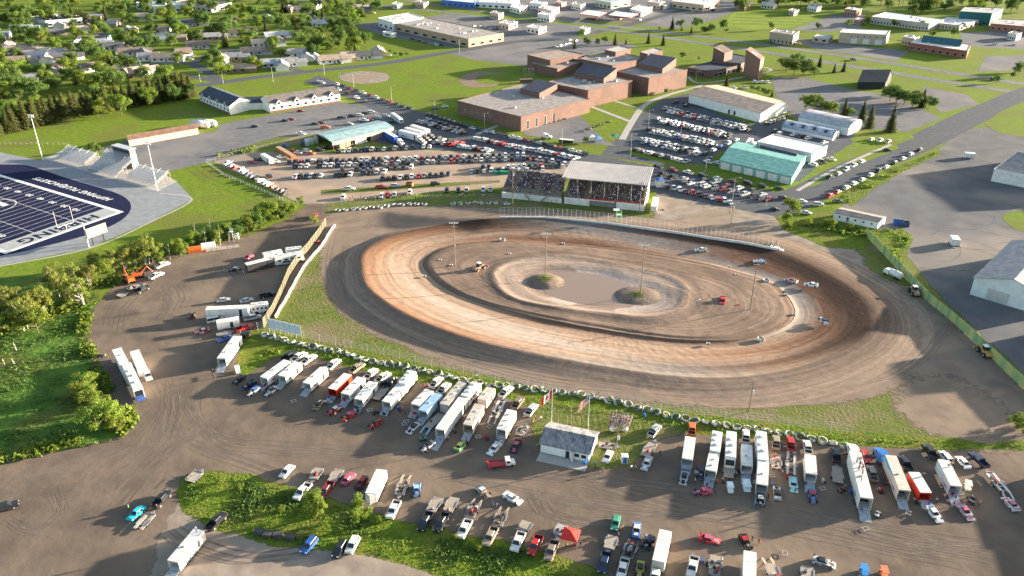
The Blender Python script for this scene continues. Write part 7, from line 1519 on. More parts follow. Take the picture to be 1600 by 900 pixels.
# infield vehicles and cars racing
race_car((1095, 391), (1084, 391), 'W', 'w', 'white late model', 'racing on the far straight', 'late', 'race cars on the track', z=.35); race_car((1187, 409), (1177, 408), 'w', 'N', 'white and blue late model', 'racing into the far right turn', 'late', 'race cars on the track', z=.3); race_car((1236, 439), (1225, 436), 'w', 'r', 'white and red late model', 'just ahead of another in the right turn', 'late', 'race cars on the track', z=.35)
race_car((1267, 448), (1256, 446), 'W', 'W', 'all-white late model', 'in dust in the right turn', 'late', 'race cars on the track', z=1.0); race_car((1286, 504), (1281, 498), 'w', 'n', 'white and navy modified', 'sliding through the right turn', 'mod', 'race cars on the track', z=.9)
for a, b, c, d, pl in (((1206, 389), (1219, 391), 'w', 'white pickup truck', 'parked at the end of the catch fence'), ((1196, 386), (1206, 388), 'k', 'black pickup truck', 'parked at the end of the catch fence')): ncar('pickup', a, b, c, pl)
ncar('pickup', (1130, 462), (1128, 478), 'r', 'in the muddy infield', desc='red rescue truck'); quad_bike((1091, 470), .5, 'w', 'white quad bike', 'left of the red infield truck'); quad_bike((1153, 478), .4, 'r', 'red quad bike', 'right of the red infield truck'); quad_bike((779, 425), 1, 'w', 'white and black quad bike', 'left side of the inner oval'); quad_bike((497, 378), 1, 'r', 'red quad bike', 'left of turn by the board fence')
rz, m = heading((744, 421), (756, 416)); loader((741, 423), (757, 415), 'small dark tractor', 'beside the left infield light pole', (.35, .2, .12))
ncar('pickup', (494, 333), (489, 343), 'r', 'on the entrance road by the gate'); 
# around the stand and the flags
ncar('sedan', (955, 702), (944, 723), 'w', 'on the grass right of the shingle roofed building'); flat_trailer((936, 694), (962, 697), 'grey stacked flat trailer', 'behind the white sedan by the building', (.28, .27, .27), gear=3)
etrailer((1022, 323), (1025, 308), 'small white trailer', 'at the right end of the grandstand', H=2.8, open_=False, vents=0); quad_bike((1034, 327), .2, 'w', 'white and black utility cart', 'beside the small trailer at the grandstand')
g = G(975, 722); mb = MB(); mb.box((0, 0, 0), (1.5, 1.5, 2.1)); mb.box((0, 0, 2.1), (1.8, 1.8, .15), 0, top=(.8, .8)); mb.box((.1, -.77, .2), (.9, .06, 1.7), 1); tag(mb.build('ticket_booth', [M['white'], MATS['blue_lettering']], loc=(g.x, g.y, 0)), 'small white booth right of the white sedan', 'booth')
g = G(1007, 651); mb = MB(); mb.cyl((0, 0, 0), (0, 0, 1), .35, n=12); tag(mb.build('barrel', M['flatp'], loc=(g.x, g.y, 0), color=(.03, .15, .5)), 'blue barrel on the grass right of the crowd platform', 'barrel')
# raised spectator platform
q_ = [G(*p, 2.0) for p in ((951, 664), (983, 668), (989, 651), (955, 645))]; pf = empty('spectator_platform'); tag(pf, 'raised wooden platform packed with people above the pits', 'platform')
Pq = [Vector(p[:2]) for p in q_]; mb = MB(); mb.prism([p[:] for p in ccw(Pq)], 1.85, 2.0, 0, bottom=True); mb.build('deck', M['plank'], pf)
for i in range(4):
 a, b = Pq[i], Pq[(i + 1) % 4]; mb = MB()
 for z in (2.5, 2.95): strip_box(mb, a, b, .07, z, z + .1)
 for t in (0, .33, .66): p = a.lerp(b, t); mb.box((p.x, p.y, 0), (.14, .14, 3.0))
 mb.build('railing', M['wood'], pf)
for k in range(26):
 u, v = (k % 7 + .5 + rnd.uniform(-.2, .2)) / 7, (k // 7 + .5 + rnd.uniform(-.2, .2)) / 4; p = Pq[0].lerp(Pq[1], u).lerp(Pq[3].lerp(Pq[2], u), v)
 o = link('person', PM[[0, 3, 0, 2][k % 4]], None, (p.x, p.y, 2.02), rnd.uniform(-.5, .5), SHIRT[rnd.choice(list(SHIRT))]); s_h = [n for n, c in SHIRT.items() if abs(c[0] - o.color[0]) < 1e-4][0]
 reg(o, f'person in {s_h} shirt', 'on the raised wooden platform', 'person', 'people on the platform')
for x in (957, 976): g = G(x, 674); mb = MB(); mb.ball((0, 0, .9), .9, n=12, k=8, sc=(1, 1, .95)); reg(mb.build('water_tank', M['whiter'], loc=(g.x, g.y, 0), smooth=True), 'round white tank', 'under the front of the crowd platform', 'tank', 'white tanks')
# people in the pits
sh = list(SHIRT)
for k, (x, y) in enumerate([(986, 735), (992, 736), (333, 584), (335, 592), (530, 641), (524, 652), (557, 650), (565, 648), (630, 643), (633, 648), (470, 600), (395, 596), (409, 607), (512, 634), (783, 690), (795, 684), (842, 660), (845, 658), (833, 664), (838, 656), (700, 690), (735, 690), (1086, 755), (1110, 756), (1119, 757), (1104, 762), (1159, 738), (1160, 745), (1197, 770), (1242, 770), (1258, 760), (1276, 748), (1320, 765), (1398, 776), (1380, 760), (1402, 768), (1419, 776), (1462, 786), (1437, 790), (1504, 800), (1490, 790), (968, 832), (972, 828), (966, 840), (1008, 842), (1020, 850), (1185, 850), (1175, 846), (863, 850), (871, 848), (884, 858), (898, 856), (770, 792), (775, 795), (676, 800), (305, 498), (299, 500), (318, 524), (362, 431), (372, 428), (166, 560), (380, 430), (1103, 735), (1118, 770), (1137, 752), (1150, 745), (1200, 780), (1222, 742), (1232, 745), (1298, 748), (1372, 770), (1430, 755), (560, 640), (575, 628), (609, 648), (645, 655), (692, 660), (760, 668), (1024, 700), (1031, 712), (1080, 872), (1127, 880), (202, 797), (246, 797), (355, 525), (930, 730), (942, 738), (1556, 760), (1562, 775), (1530, 790), (1345, 800), (1349, 785)]):
 person((x, y), sh[(k * 5 + k // 3) % len(sh)], 'left of the tow truck' if 600 < x < 760 and y < 720 else 'in the upper left pit row' if x < 620 and y > 540 and y < 720 else 'near the shingle roofed building' if x < 1040 and y < 745 else 'among the right block of trailers' if x > 1040 and y < 830 else 'along the bottom rows' if y > 745 else 'in the left part of the pits', k % 3)
ROOF = [((616, 597), 3.2), ((620, 594), 3.2), ((613, 603), 3.2), ((623, 600), 3.2), ((660, 604), 3.1), ((664, 607), 3.1), ((668, 606), 3.1), ((657, 606), 3.1), ((738, 594), 3.9), ((745, 592), 3.9), ((1340, 718), 4.2), ((1344, 722), 4.2), ((1343, 729), 4.2), ((1348, 733), 4.2), ((1341, 736), 4.2), ((1347, 742), 4.2), ((1346, 728), 4.2), ((1338, 724), 4.2), ((1345, 752), 4.2), ((1481, 731), 3.6), ((1485, 729), 3.6), ((307, 832), 3.2)]
for k, (p, z) in enumerate(ROOF): person(p, sh[(k * 4) % len(sh)], 'on the biggest transporter roof' if z == 4.2 else 'on top of a trailer roof', [0, 3, 2][k % 3], z, grp='people watching from trailer roofs')
for k in range(64):    # hillside spectators in lawn chairs and standing
 x = 540 + k * 3.85 + rnd.uniform(-1.5, 1.5); y = 312.5 - (x - 540) * .035 + rnd.uniform(-3, 3.4); person((x, y), rnd.choice(sh), 'on the hillside left of the bleachers', rnd.choice([0, 3, 3, 0]), rz=rnd.uniform(2.6, 3.6), grp='spectators on the far hillside')
for k, (x, y) in enumerate(((856, 317), (862, 318), (870, 317), (852, 315), (1140, 335), (1199, 383), (1213, 382), (1204, 384))): person((x, y), sh[k % 9], 'behind the front stretch fence', 0, grp='people behind the fence')
CL = [(x + dx, y + dy) for x, y in ((412, 606), (430, 600), (470, 608), (512, 622), (536, 628), (556, 640), (596, 646), (622, 640), (650, 650), (676, 660), (706, 672), (726, 690), (758, 684), (776, 690), (1088, 742), (1104, 748), (1126, 752), (1150, 736), (1178, 758), (1206, 760), (1228, 748), (1252, 750), (1284, 752), (1330, 770), (1372, 770), (1396, 764), (1424, 784), (1452, 790), (1486, 776), (1518, 786), (620, 770), (690, 800), (740, 800), (900, 850), (980, 860), (1100, 880)) for dx, dy in ((0, 0), (4, 3))]
for k, (x, y) in enumerate(CL):
 if k % 5 == 2: person((x + 3, y + 2), sh[(k * 7) % 9], 'beside the tool chests and tyres of the pits', k % 3); continue
 g = G(x + rnd.uniform(-3, 3), y + rnd.uniform(-2, 2)); mb = MB(); zn = 'beside the upper left trailers' if x < 780 and y < 700 else 'beside the right block of trailers' if x > 1040 else 'beside the bottom row'
 if k % 2: [mb.cyl((0, 0, .27 * j), (0, 0, .27 * j + .25), .36, n=12) for j in range(1 + k % 3)]; reg(mb.build('tyre_stack', M['tyre'], loc=(g.x, g.y, .02)), 'stack of black racing tyres' if k % 3 else 'single black racing tyre', zn, 'tyre', 'spare tyres in the pits')
 else: mb.box((0, 0, .1), (1.1, .5, .75)); mb.box((0, 0, .85), (1.15, .55, .05)); [mb.cyl((a, b, .0), (a, b, .1), .05, n=6) for a in (-.45, .45) for b in (-.2, .2)]; cc = [(.4, .03, .03), (.05, .05, .06), (.35, .36, .38), (.04, .1, .3)][k // 2 % 4]; reg(mb.build('tool_chest', M['flatp'], loc=(g.x, g.y, .02), rz=rnd.uniform(0, 3), color=cc), ['red', 'black', 'grey', 'blue'][k // 2 % 4] + ' tool chest', zn, 'tool chest', 'tool chests in the pits')
# trackside oddments: work stands, dumpsters, tarps
for k, (x, y, rz) in enumerate(((459, 628, .5), (578, 642, .4), (632, 664, .3), (635, 660, .4), (1352, 828, .3), (1419, 803, 1), (1226, 866, 1.4), (765, 668, .9), (1285, 765, .2), (747, 684, .3), (1206, 745, .1), (1500, 772, .2), (540, 620, .4))):
 g = G(x, y); mb = MB()
 for s in (-1, 1): mb.box((0, s * .5, .35), (1.6, .09, .09)); mb.box((s * .6, 0, .35), (.09, 1.1, .09)); [mb.box((t * .6, s * .5, 0), (.07, .07, .35)) for t in (-1, 1)]
 reg(mb.build('work_stand', M['galv'], loc=(g.x, g.y, 0), rz=rz), 'low metal work stand', 'lying on the pit dirt', 'work stand', 'work stands')
for px, c, lb, s in (((1403, 351), (.03, .13, .42), 'blue skip with open top right of the mobile home', 2.4), ((1412, 353), (.05, .08, .16), 'dark blue skip beside the blue one', 2.4), ((640, 291), (.25, .13, .05), 'brown skip on the dirt track above the hillside', 2)):
 g = G(*px); mb = MB(); mb.prism([(-s * .8, -s * .5), (s * .8, -s * .5), (s * .8, s * .5), (-s * .8, s * .5)], 0, 1.9, 0, cap=False); mb.box((0, 0, 1.0), (s * 1.5, s * .9, .1), 1); [mb.box((0, t * s * .5, 1.8), (s * 1.7, .14, .14), 0) for t in (-1, 1)]; tag(mb.build('skip', [M['flatp'], M['dark']], loc=(g.x, g.y, 0), rz=-.25, color=c), lb, 'skip')
for k, x in enumerate((775, 784, 791)): g = G(x, 272); mb = MB(); mb.box((0, 0, 0), (2.2, 1.6, 1.4)); mb.box((0, .1, 1.4), (2.3, 1.7, .15), 0, top=(1, .7)); mb.box((0, -.83, .9), (1.6, .06, .15), 1); reg(mb.build('bin', [M['flatp'], M['dark']], loc=(g.x, g.y, 0), color=(.02, .32, .15)), 'green bin', 'at the front row above the bleachers', 'bin', 'green bins')
# box trucks and semis by the pavilion, lone boxes on the old lot
for k in range(3):
 a, b = (625 + k * 9, 203 - k * 4), (655 + k * 7, 210.5 - k * 4); etrailer(a, b, 'white semi trailer', 'between the pavilion and the street', H=4.0, W=2.7, open_=False, vents=0); toter((b[0] - 1, b[1] + 7), (b[0] + 9, b[1] + 9.5), 'dark semi truck', 'at the head of the white semi trailers', (.05, .05, .055) if k else (.4, .38, .35))
etrailer((601, 204), (619, 214), 'blue semi trailer', 'right of the pavilion', H=3.9, W=2.7, open_=False, vents=0, side=(.03, .12, .45), roof=(.7, .7, .72)); toter((618, 217), (630, 222), 'white semi truck', 'pulling the blue semi trailer', WHT)
etrailer((410, 240), (424, 248), 'white trailer', 'behind a white pickup on the left of the gravel lot', H=3.2, open_=False, vents=0); p = G(430, 252, .7); far_car('pickup', p, -.5, 'w', 'towing the white trailer left of the lot', g5_)
etrailer((434, 229), (458, 243), 'rusty orange open-topped trailer', 'left of the container row', H=2.4, c=(.35, .12, .04), roof=(.40, .28, .18), open_=False, vents=0); motorhome((613, 176), (627, 186), 'light blue and white bus', 'on the yard above the pavilion', H=3.2, c=(.5, .6, .65)); motorhome((1166, 226), (1174, 215), 'white motorhome', 'left of the white warehouse', H=3.3); toter((846, 210), (862, 211), 'white semi truck', 'in the school yard', WHT); etrailer((874, 217), (896, 219), 'black flat-sided trailer', 'in the school yard', H=2.0, side=(.04, .04, .04), open_=False, vents=0)
for k in range(4): g = G(473 + k * 7, 227 - k * 1.6); mb = MB(); mb.box((0, 0, 0), (2.3, 5.4, 2.5)); mb.box((0, 0, 2.5), (2.35, 5.5, .06), 1); [mb.box((x, 0, .1), (.06, 5.44, 2.3)) for x in (-1.15, 1.15)]; reg(mb.build('shipping_container', [M['flatp'], M['flatp']], loc=(g.x, g.y, 0), rz=.25, color=[(.06, .08, .1), (.55, .6, .64), (.45, .5, .38), (.42, .46, .33)][k]), ['black container', 'pale blue container', 'pale green container', 'olive container'][k], 'left of the pavilion', 'container', 'containers by the pavilion')
for k, (x, y) in enumerate(((1514, 247), (1490, 382))): g = G(x, y); mb = MB(); mb.box((0, 0, .5), (3.2, 5.2, 2.6) if k else (5, 3, 2.4), 0, top=(.97, .97)); [mb.cyl((-1.7, s * 1.2, .4), (-1.4, s * 1.2, .4), .4, n=10, m=1) for s in (-1, 1)]; mb.box((0, -2.7 if k else -1.6, .3), (3.2, .3, .25), 1); reg(mb.build('box_trailer', [M['white'], M['tyre']], loc=(g.x, g.y, 0), rz=-.25), ['small white box trailer', 'tall white box trailer'][k], ['far out on the old lot', 'above the big grey hall'][k], 'trailer')
for px, ck, lb in (((934, 222), (.10, .38, .62), 'blue canopy tent by the school drive'), ((961, 218), (.03, .28, .18), 'green canopy tent by the school drive'), ((1030, 291), (.05, .18, .5), 'white hut with blue roof right of the grandstand'), ((924, 219), (.6, .6, .55), 'pale canopy tent by the school drive')):
 g = G(*px); r = empty('canopy_tent' if 'canopy' in lb else 'ticket_hut', (g.x, g.y, 0), .3); tag(r, lb, 'canopy' if 'canopy' in lb else 'hut'); hh = 2.2 if 'canopy' in lb else 3.4; mb = MB(); mb._add([(-2, -2, hh), (2, -2, hh), (2, 2, hh), (-2, 2, hh), (0, 0, hh + 1.2)], [(0, 1, 4), (1, 2, 4), (2, 3, 4), (3, 0, 4)]); mb.build('roof', M['flatp'], r, color=ck)
 mb = MB()
 if hh > 3: mb.box((0, 0, 0), (3.4, 3.4, 3.4)); mb.build('wall', M['white'], r)
 else: [mb.cyl((x, y, 0), (x, y, hh), .05, n=5) for x in (-1.9, 1.9) for y in (-1.9, 1.9)]; mb.build('leg', M['galv'], r)
for k in range(9): quad_bike((912 + k * 5.2, 205 - k * 1.9 - (k % 2)), 1.2, 'tky'[k % 3], CN['tky'[k % 3]] + ' utility vehicle', 'in the curved row beside the school')
for k in range(8): quad_bike((1069 + k * 4, 160 + k * 1.1), 1.2, 'k', 'black motorcycle', 'against the arena wall')
for k in range(5): quad_bike((850 + k * 8, 194 - k * 2), .5, 'kB'[k % 2], ('black' if k % 2 == 0 else 'brown') + ' utility vehicle', 'under the school doors')
# ================================================================ trees
def leaves(mb, c, r, n, size, m=0, flat=1.0):
 """n leaf-clump faces spread through an uneven volume round c"""
 for _ in range(n):
  u, v = rnd.uniform(-1, 1), rnd.uniform(0, 6.283); q = (1 - u * u) ** .5; rr = r * (rnd.random() ** .45)
  d = Vector((q * math.cos(v), q * math.sin(v), u)); p = Vector(c) + Vector((d.x * rr, d.y * rr, d.z * rr * flat))
  nrm = (d + Vector((rnd.uniform(-.8, .8), rnd.uniform(-.8, .8), rnd.uniform(-.4, .9)))).normalized()
  a = nrm.orthogonal().normalized(); a.rotate(Matrix.Rotation(rnd.uniform(0, 6.28), 3, nrm)); b = nrm.cross(a); s = size * rnd.uniform(.5, 1.3)
  P = [p + a * s, p + b * s * .8, p - a * s * .9, p - b * s * .7]
  mb._add(P, [(0, 1, 2, 3)], m)
def deciduous(seed, H=10, R_=4.4, m=M['leaf'], bark=M['bark'], n=1500, multi=1, lean=0, low=.28, size=.34):
 global rnd; old = rnd; rnd = random.Random(seed); t, cr = MB(), MB(); lobes = []
 for k in range(multi):
  bx, by = (rnd.uniform(-.9, .9), rnd.uniform(-.9, .9)) if multi > 1 else (0, 0); h = H * rnd.uniform(.75, 1)
  t.cyl((bx, by, 0), (bx * 1.5, by * 1.5, h * .75), .014 * H if multi > 3 else .0175 * H, .03, 7)
 for k in range(17):
  a = rnd.uniform(0, 6.28); z = H * rnd.uniform(low + .05, .86); rr = R_ * (1 - abs(z / H - .5) * .9) * rnd.uniform(.35, .92); e = Vector((rr * math.cos(a), rr * math.sin(a), z))
  t.cyl((0, 0, z * .6), e, .012 * H, .02, 5, caps=False); lobes.append((e, R_ * rnd.uniform(.2, .38)))
 lobes.append((Vector((0, 0, H * .82)), R_ * .33)); lobes.append((Vector((0, 0, H * .55)), R_ * .45)); tot = sum(r ** 2 for _, r in lobes)
 for e, r in lobes: leaves(cr, e, r, int(n * r * r / tot), size, 0, .85)
 rnd = old; return t.mesh('trunk', bark), cr.mesh('crown', m)
def conifer(seed, H=15, R_=2.9, n=1400, m=M['needle'], gap=.06):
 global rnd; old = rnd; rnd = random.Random(seed); t, cr = MB(), MB(); t.cyl((0, 0, 0), (0, 0, H * .97), .015 * H, .02, 7); k = 0; z = H * gap
 while z < H * .99:
  rr = R_ * (1 - z / H) ** .8 + .12; nb = max(4, int(9 * rr / R_) + 3)
  for j in range(nb):
   a = 6.283 * (j + rnd.random() * .7) / nb + z; r2 = rr * rnd.uniform(.65, 1.12); e = (r2 * math.cos(a), r2 * math.sin(a), z - .28 * r2); t.cyl((0, 0, z), e, .04, .01, 3, caps=False)
   for s in range(max(3, int(r2 * 5))):
    f = rnd.uniform(.15, 1.0); p = Vector((e[0] * f, e[1] * f, z - .28 * r2 * f)); w_ = .5 * (1.15 - f * .6) * rnd.uniform(.6, 1.2); d = Vector((math.cos(a), math.sin(a), -.35)); q = Vector((-math.sin(a), math.cos(a), rnd.uniform(-.3, .3)))
    cr._add([p - q * w_, p + d * w_ * 1.1, p + q * w_, p - d * w_ * .8 + Vector((0, 0, rnd.uniform(-.1, .25)))], [(0, 1, 2, 3)], 0)
  z += H * .034
 rnd = old; return t.mesh('trunk', M['bark']), cr.mesh('crown', m)
def bush(seed, R_=1.2, H=1.3, n=160, m=M['leafy'], size=.2):
 global rnd; old = rnd; rnd = random.Random(seed); cr = MB()
 for k in range(6): leaves(cr, (rnd.uniform(-.5, .5) * R_, rnd.uniform(-.5, .5) * R_, H * rnd.uniform(.3, .6)), R_ * .5, n // 6, size, 0, H / R_ * .7)
 rnd = old; return cr.mesh('foliage', m)
DEC = [deciduous(i, 10, 5.4, n=3000, size=.27) for i in range(5)]; DLY = [deciduous(20 + i, 10, 5.4, M['leafy'], n=3000, size=.27) for i in range(3)]; CON = [conifer(40 + i) for i in range(4)]; BIR = [deciduous(60 + i, 13, 4.6, M['pale'], M['birch'], 3600, 4, low=.18, size=.22) for i in range(4)]
SHR = [deciduous(80 + i, 5, 3.0, M['leafy'], n=3200, multi=3, low=.1, size=.13) for i in range(3)]; 
TAGS = dict(D=('deciduous_tree', 'green leafy tree', DEC), Y=('broadleaf_tree', 'yellow-green leafy tree', DLY), C=('conifer_tree', 'dark spruce', CON), B=('birch_tree', 'pale golden birch', BIR), S=('shrub_tree', 'bushy yellow-green sapling', SHR))
BASEH = dict(D=10, Y=10, C=15, B=13, S=5)
ONE = {}
def joined(t, c):
 k = t.name + c.name
 if k not in ONE:
  v = [x.co[:] for x in t.vertices] + [x.co[:] for x in c.vertices]; o = len(t.vertices)
  m_ = bpy.data.meshes.new('tree'); m_.from_pydata(v, [], [list(p.vertices) for p in t.polygons] + [[i + o for i in p.vertices] for p in c.polygons])
  m_.materials.append(t.materials[0]); m_.materials.append(c.materials[0]); m_.polygons.foreach_set('material_index', [0] * len(t.polygons) + [1] * len(c.polygons)); ONE[k] = m_
 return ONE[k]
def tree(kind, px, h, place, group, wide=1.0, desc=None, g=None):
 nm, d, protos = TAGS[kind]; t, c = protos[rnd.randrange(len(protos))]; p = G(*px) if g is None else g; s = h / BASEH[kind]; rz = rnd.uniform(0, 6.28); wide *= 1.5 if kind == 'C' and wide < 1.5 else 1
 if px[1] < 135: root = link(nm, joined(t, c), None, (p.x, p.y, 0), rz)
 else: root = empty(nm, (p.x, p.y, 0), rz); link('trunk', t, root); link('crown', c, root)
 root.scale = (s * wide, s * wide, s)
 sz = 'tall ' if h > BASEH[kind] * 1.15 else ('small ' if h < BASEH[kind] * .75 else '')
 return reg(root, desc or sz + d, place, 'tree', group, px[0])
# spruce wall along the practice field
for i in range(34):
 t = i / 33; x = -6 + 305 * t + rnd.uniform(-3, 3); y = 213 - 62 * t ** .8 + rnd.uniform(-2, 2)
 tree('C', (x, y), rnd.uniform(13, 18), 'in the spruce wall beside the practice field', 'trees beside the practice field', 1.75)
for x, y, k in ((160, 186, 'Y'), (235, 167, 'Y'), (190, 180, 'Y'), (268, 148, 'Y'), (285, 146, 'Y'), (255, 150, 'D'), (298, 155, 'D'), (275, 160, 'D'), (180, 158, 'Y'), (150, 160, 'D'), (60, 178, 'Y'), (20, 185, 'Y')): tree(k, (x, y), rnd.uniform(10, 15), 'behind the spruce wall', 'trees beside the practice field')
# neighbourhood
HOUSES = [(12, 77, 'w', .4), (30, 82, 'w', .4), (45, 87, 'w', .4), (58, 92, 'w', .4), (74, 97, 'w', .4), (85, 88, 'w', .5), (99, 94, 'w', .5), (68, 84, 'w', .5), (95, 43, 's', .3), (35, 49, 's', .3), (75, 56, 't', .6), (118, 51, 'w', .5), (137, 48, 't', .2), (152, 32, 's', .2), (160, 63, 'l', .1), (178, 77, 'w', .4), (191, 82, 'w', .4), (206, 86, 'w', .4), (150, 72, 'w', .3), (140, 66, 't', .4), (200, 52, 't', .3), (256, 51, 'w', .2), (264, 63, 't', .2), (240, 66, 't', .2), (226, 89, 'w', .5), (233, 94, 'w', .2), (257, 95, 'w', .15), (287, 87, 'W', .6), (85, 114, 'w', .3), (145, 110, 'w', .8), (190, 120, 's', .2), (215, 117, 'w', .9), (346, 100, 'w', .2), (361, 94, 't', .2), (370, 112, 'B', .2), (374, 56, 'w', .2), (386, 53, 'w', .2), (360, 36, 'w', .3), (411, 72, 'w', .3), (430, 60, 'w', .5), (436, 70, 'w', .4), (450, 103, 'w', .3), (461, 88, 'w', .5), (426, 104, 's', .3), (441, 108, 'w', .3), (516, 98, 'w', .4), (545, 93, 't', .3), (566, 92, 'w', .3), (592, 86, 't', .3), (500, 41, 'w', .2), (520, 37, 'w', .2), (470, 18, 'w', .2), (482, 33, 's', .2), (555, 16, 'w', .3), (572, 20, 't', .2), (30, 100, 's', .3), (120, 75, 's', .3), (300, 40, 'w', .3), (330, 62, 't', .3), (45, 128, 's', .4), (480, 94, 'w', .2), (5, 60, 's', .3), (220, 30, 's', .4), (180, 40, 't', .1), (420, 33, 't', .4), (395, 85, 's', .3), (310, 75, 's', .2)]
PH = {}
def house_proto(v):
 if v in PH: return PH[v]
 W_h, D_h = [(13, 8), (10, 8.5), (15, 8)][v]; parts = []
 for (w1, d1, ze, zr, ox, oy) in [(W_h, D_h, 2.9, 5.2, 0, 0)] + ([(6, 6, 2.7, 4.4, W_h / 2 + 2.4, -1.5)] if v != 1 else [(5, 5, 2.7, 4.6, 1, -5)]):
  mb = MB(); x0, x1, y0, y1 = ox - w1 / 2, ox + w1 / 2, oy - d1 / 2, oy + d1 / 2; mb.prism([(x0, y0), (x1, y0), (x1, y1), (x0, y1)], 0, ze, 0, cap=False)
  for x in (x0, x1): mb._add([(x, y0, ze), (x, y1, ze), (x, oy, zr)], [(0, 1, 2) if x == x1 else (2, 1, 0)], 0)
  parts.append(('wall', mb.mesh('wall', M['wallp']), 0)); mb = MB(); o = .5; k = (zr - ze) / (d1 / 2)
  for s in (-1, 1):
   q = [(x0 - o, oy + s * (d1 / 2 + o), ze - k * o), (x1 + o, oy + s * (d1 / 2 + o), ze - k * o), (x1 + o, oy, zr + .05), (x0 - o, oy, zr + .05)]; T = [(a, b, c + .18) for a, b, c in q]; f = [(4, 5, 6, 7), (0, 1, 5, 4), (1, 2, 6, 5), (3, 0, 4, 7), (3, 2, 1, 0)]; mb._add(q + T, f if s < 0 else [x[::-1] for x in f], 0)
  parts.append(('roof', mb.mesh('roof', M['roofp']), 1))
 for x in (-W_h * .33, -W_h * .05, W_h * .3): mb = MB(); mb.box((x, -D_h / 2 - .02, 1), (1.5, .06, 1.2)); parts.append(('window', mb.mesh('window', M['glass']), 2))
 mb = MB(); mb.box((W_h * .14, -D_h / 2 - .02, 0), (1, .06, 2.1)); parts.append(('door', mb.mesh('door', M['wood']), 2)); mb = MB(); mb.box((-W_h * .2, 1, 4), (.7, .7, 1.6)); parts.append(('chimney', mb.mesh('chimney', M['brick']), 2)); PH[v] = parts; return parts
HG = []
RCOL = [(.13, .13, .14), (.38, .37, .36), (.38, .29, .23), (.22, .17, .14), (.52, .42, .34), (.42, .44, .47)]; RN = ['black', 'grey', 'brown', 'umber', 'tan', 'slate']
for i, (x, y, c, a) in enumerate(HOUSES):
 p = G(x, y); HG.append(p); v = rnd.randrange(3); r = empty('house', (p.x, p.y, 0), a + (0 if i % 4 else 1.57)); ri = rnd.randrange(6)
 r.scale = (1.25, 1.25, 1.2)
 for nm, me_, k in house_proto(v): link(nm, me_, r, color=(vary(COLS[c]) if k == 0 else RCOL[ri]))
 reg(r, f'{CN[c]} house with {RN[ri]} roof', 'in the upper left neighbourhood' if x < 300 else 'in the streets near the ball fields', 'house', 'houses of the neighbourhood', x)
 if i % 3 == 0: q = p + Vector((9, -4, 0)); far_car(rnd.choice(['sedan', 'suv', 'pickup']), q, rnd.uniform(0, 6), rnd.choice('wwskgr'), 'parked beside houses of the neighbourhood', 'cars at the houses', x)
RDS = [Vector(G(*p)[:2]) for l in ([(340, 36), (300, 60)], [(160, 106), (240, 100), (300, 100), (345, 128)], [(300, 100), (350, 78), (400, 90), (470, 112)], [(-60, 92), (60, 75), (130, 72)], [(100, 105), (220, 108), (350, 128)], [(200, 146), (345, 129), (400, 121), (500, 110), (600, 99), (700, 82)]) for p in smooth_px(l, 8, False)]
def free(p, dh=9, dr=7): return all((p - h).length > dh and not (abs(p.x - h.x * (p.y / h.y)) < 9 and 0 < h.y - p.y < 24) for h in HG) and all((Vector(p[:2]) - r).length > dr for r in RDS)
n = 0; tries = 0; TP = []
AREA = [(-40, 0), (560, 0), (600, 24), (640, 60), (560, 92), (430, 110), (300, 132), (200, 140), (100, 155), (-40, 175)]
def inside(x, y, P):
 c = False
 for i in range(len(P)):
  (x0, y0), (x1, y1) = P[i], P[i - 1]
  if (y0 > y) != (y1 > y) and x < (x1 - x0) * (y - y0) / (y1 - y0) + x0: c = not c
 return c
while n < 290 and tries < 12000:
 tries += 1; x = rnd.uniform(-40, 640); y = 175 * rnd.random() ** 1.1
 if not inside(x, y, AREA) or (560 < x and 30 < y) : continue
 p = G(x, y)
 if not free(p, 10) or any((p - q).length < 7 for q in TP): continue
 TP.append(p); n += 1; k = rnd.choice('DDDDYYYCD') if y > 18 else rnd.choice('DDDY')
 zone = 'at the very top left' if y < 22 else ('among the left houses' if x < 150 else 'between the middle houses' if x < 300 else 'around the right hand houses' if x < 460 else 'west of the strip mall')
 tree(k, (x, y), rnd.uniform(10, 16), zone, 'trees of the neighbourhood', rnd.uniform(.9, 1.15))
# named trees elsewhere
for k, x, y, h, pl in (('D', 497, 80, 15, 'x'), ('D', 530, 75, 17, 'x'), ('D', 555, 78, 16, 'x'), ('D', 570, 74, 14, 'x'), ('D', 517, 82, 14, 'x'), ('D', 490, 92, 13, 'x'), ('C', 448, 105, 6, 'x')): tree(k, (x, y), h, 'in the tall clump by the store lawn', 'trees of the neighbourhood')
for k, x, y, h in (('D', 627, 90, 5), ('D', 618, 88, 4), ('D', 636, 88, 4), ('D', 610, 84, 4)): tree(k, (x, y), h, 'in the hedge beside the residential road', 'trees of the neighbourhood')
for k, x, y, h in (('D', 908, 60, 9), ('C', 898, 76, 8), ('D', 917, 72, 8), ('D', 935, 72, 7), ('C', 961, 70, 10), ('C', 978, 69, 5), ('C', 1013, 68, 10), ('C', 1036, 71, 10), ('D', 1067, 92, 6), ('D', 1092, 94, 3), ('D', 1030, 47, 3), ('D', 946, 68, 7)): tree(k, (x, y), h, 'on the lawn behind the school', 'trees around the school')
for k, x, y, h in (('C', 1050, 46, 12), ('D', 1064, 45, 10), ('D', 1088, 46, 12), ('C', 1080, 52, 7), ('D', 1099, 52, 7), ('D', 1110, 52, 9), ('D', 1130, 47, 11), ('C', 1065, 48, 5), ('D', 1104, 53, 7), ('D', 1205, 47, 8), ('D', 1113, 20, 5), ('D', 1080, 22, 4), ('D', 1135, 52, 5)): tree(k, (x, y), h, 'between the highway and the striped field', 'trees beyond the highway')
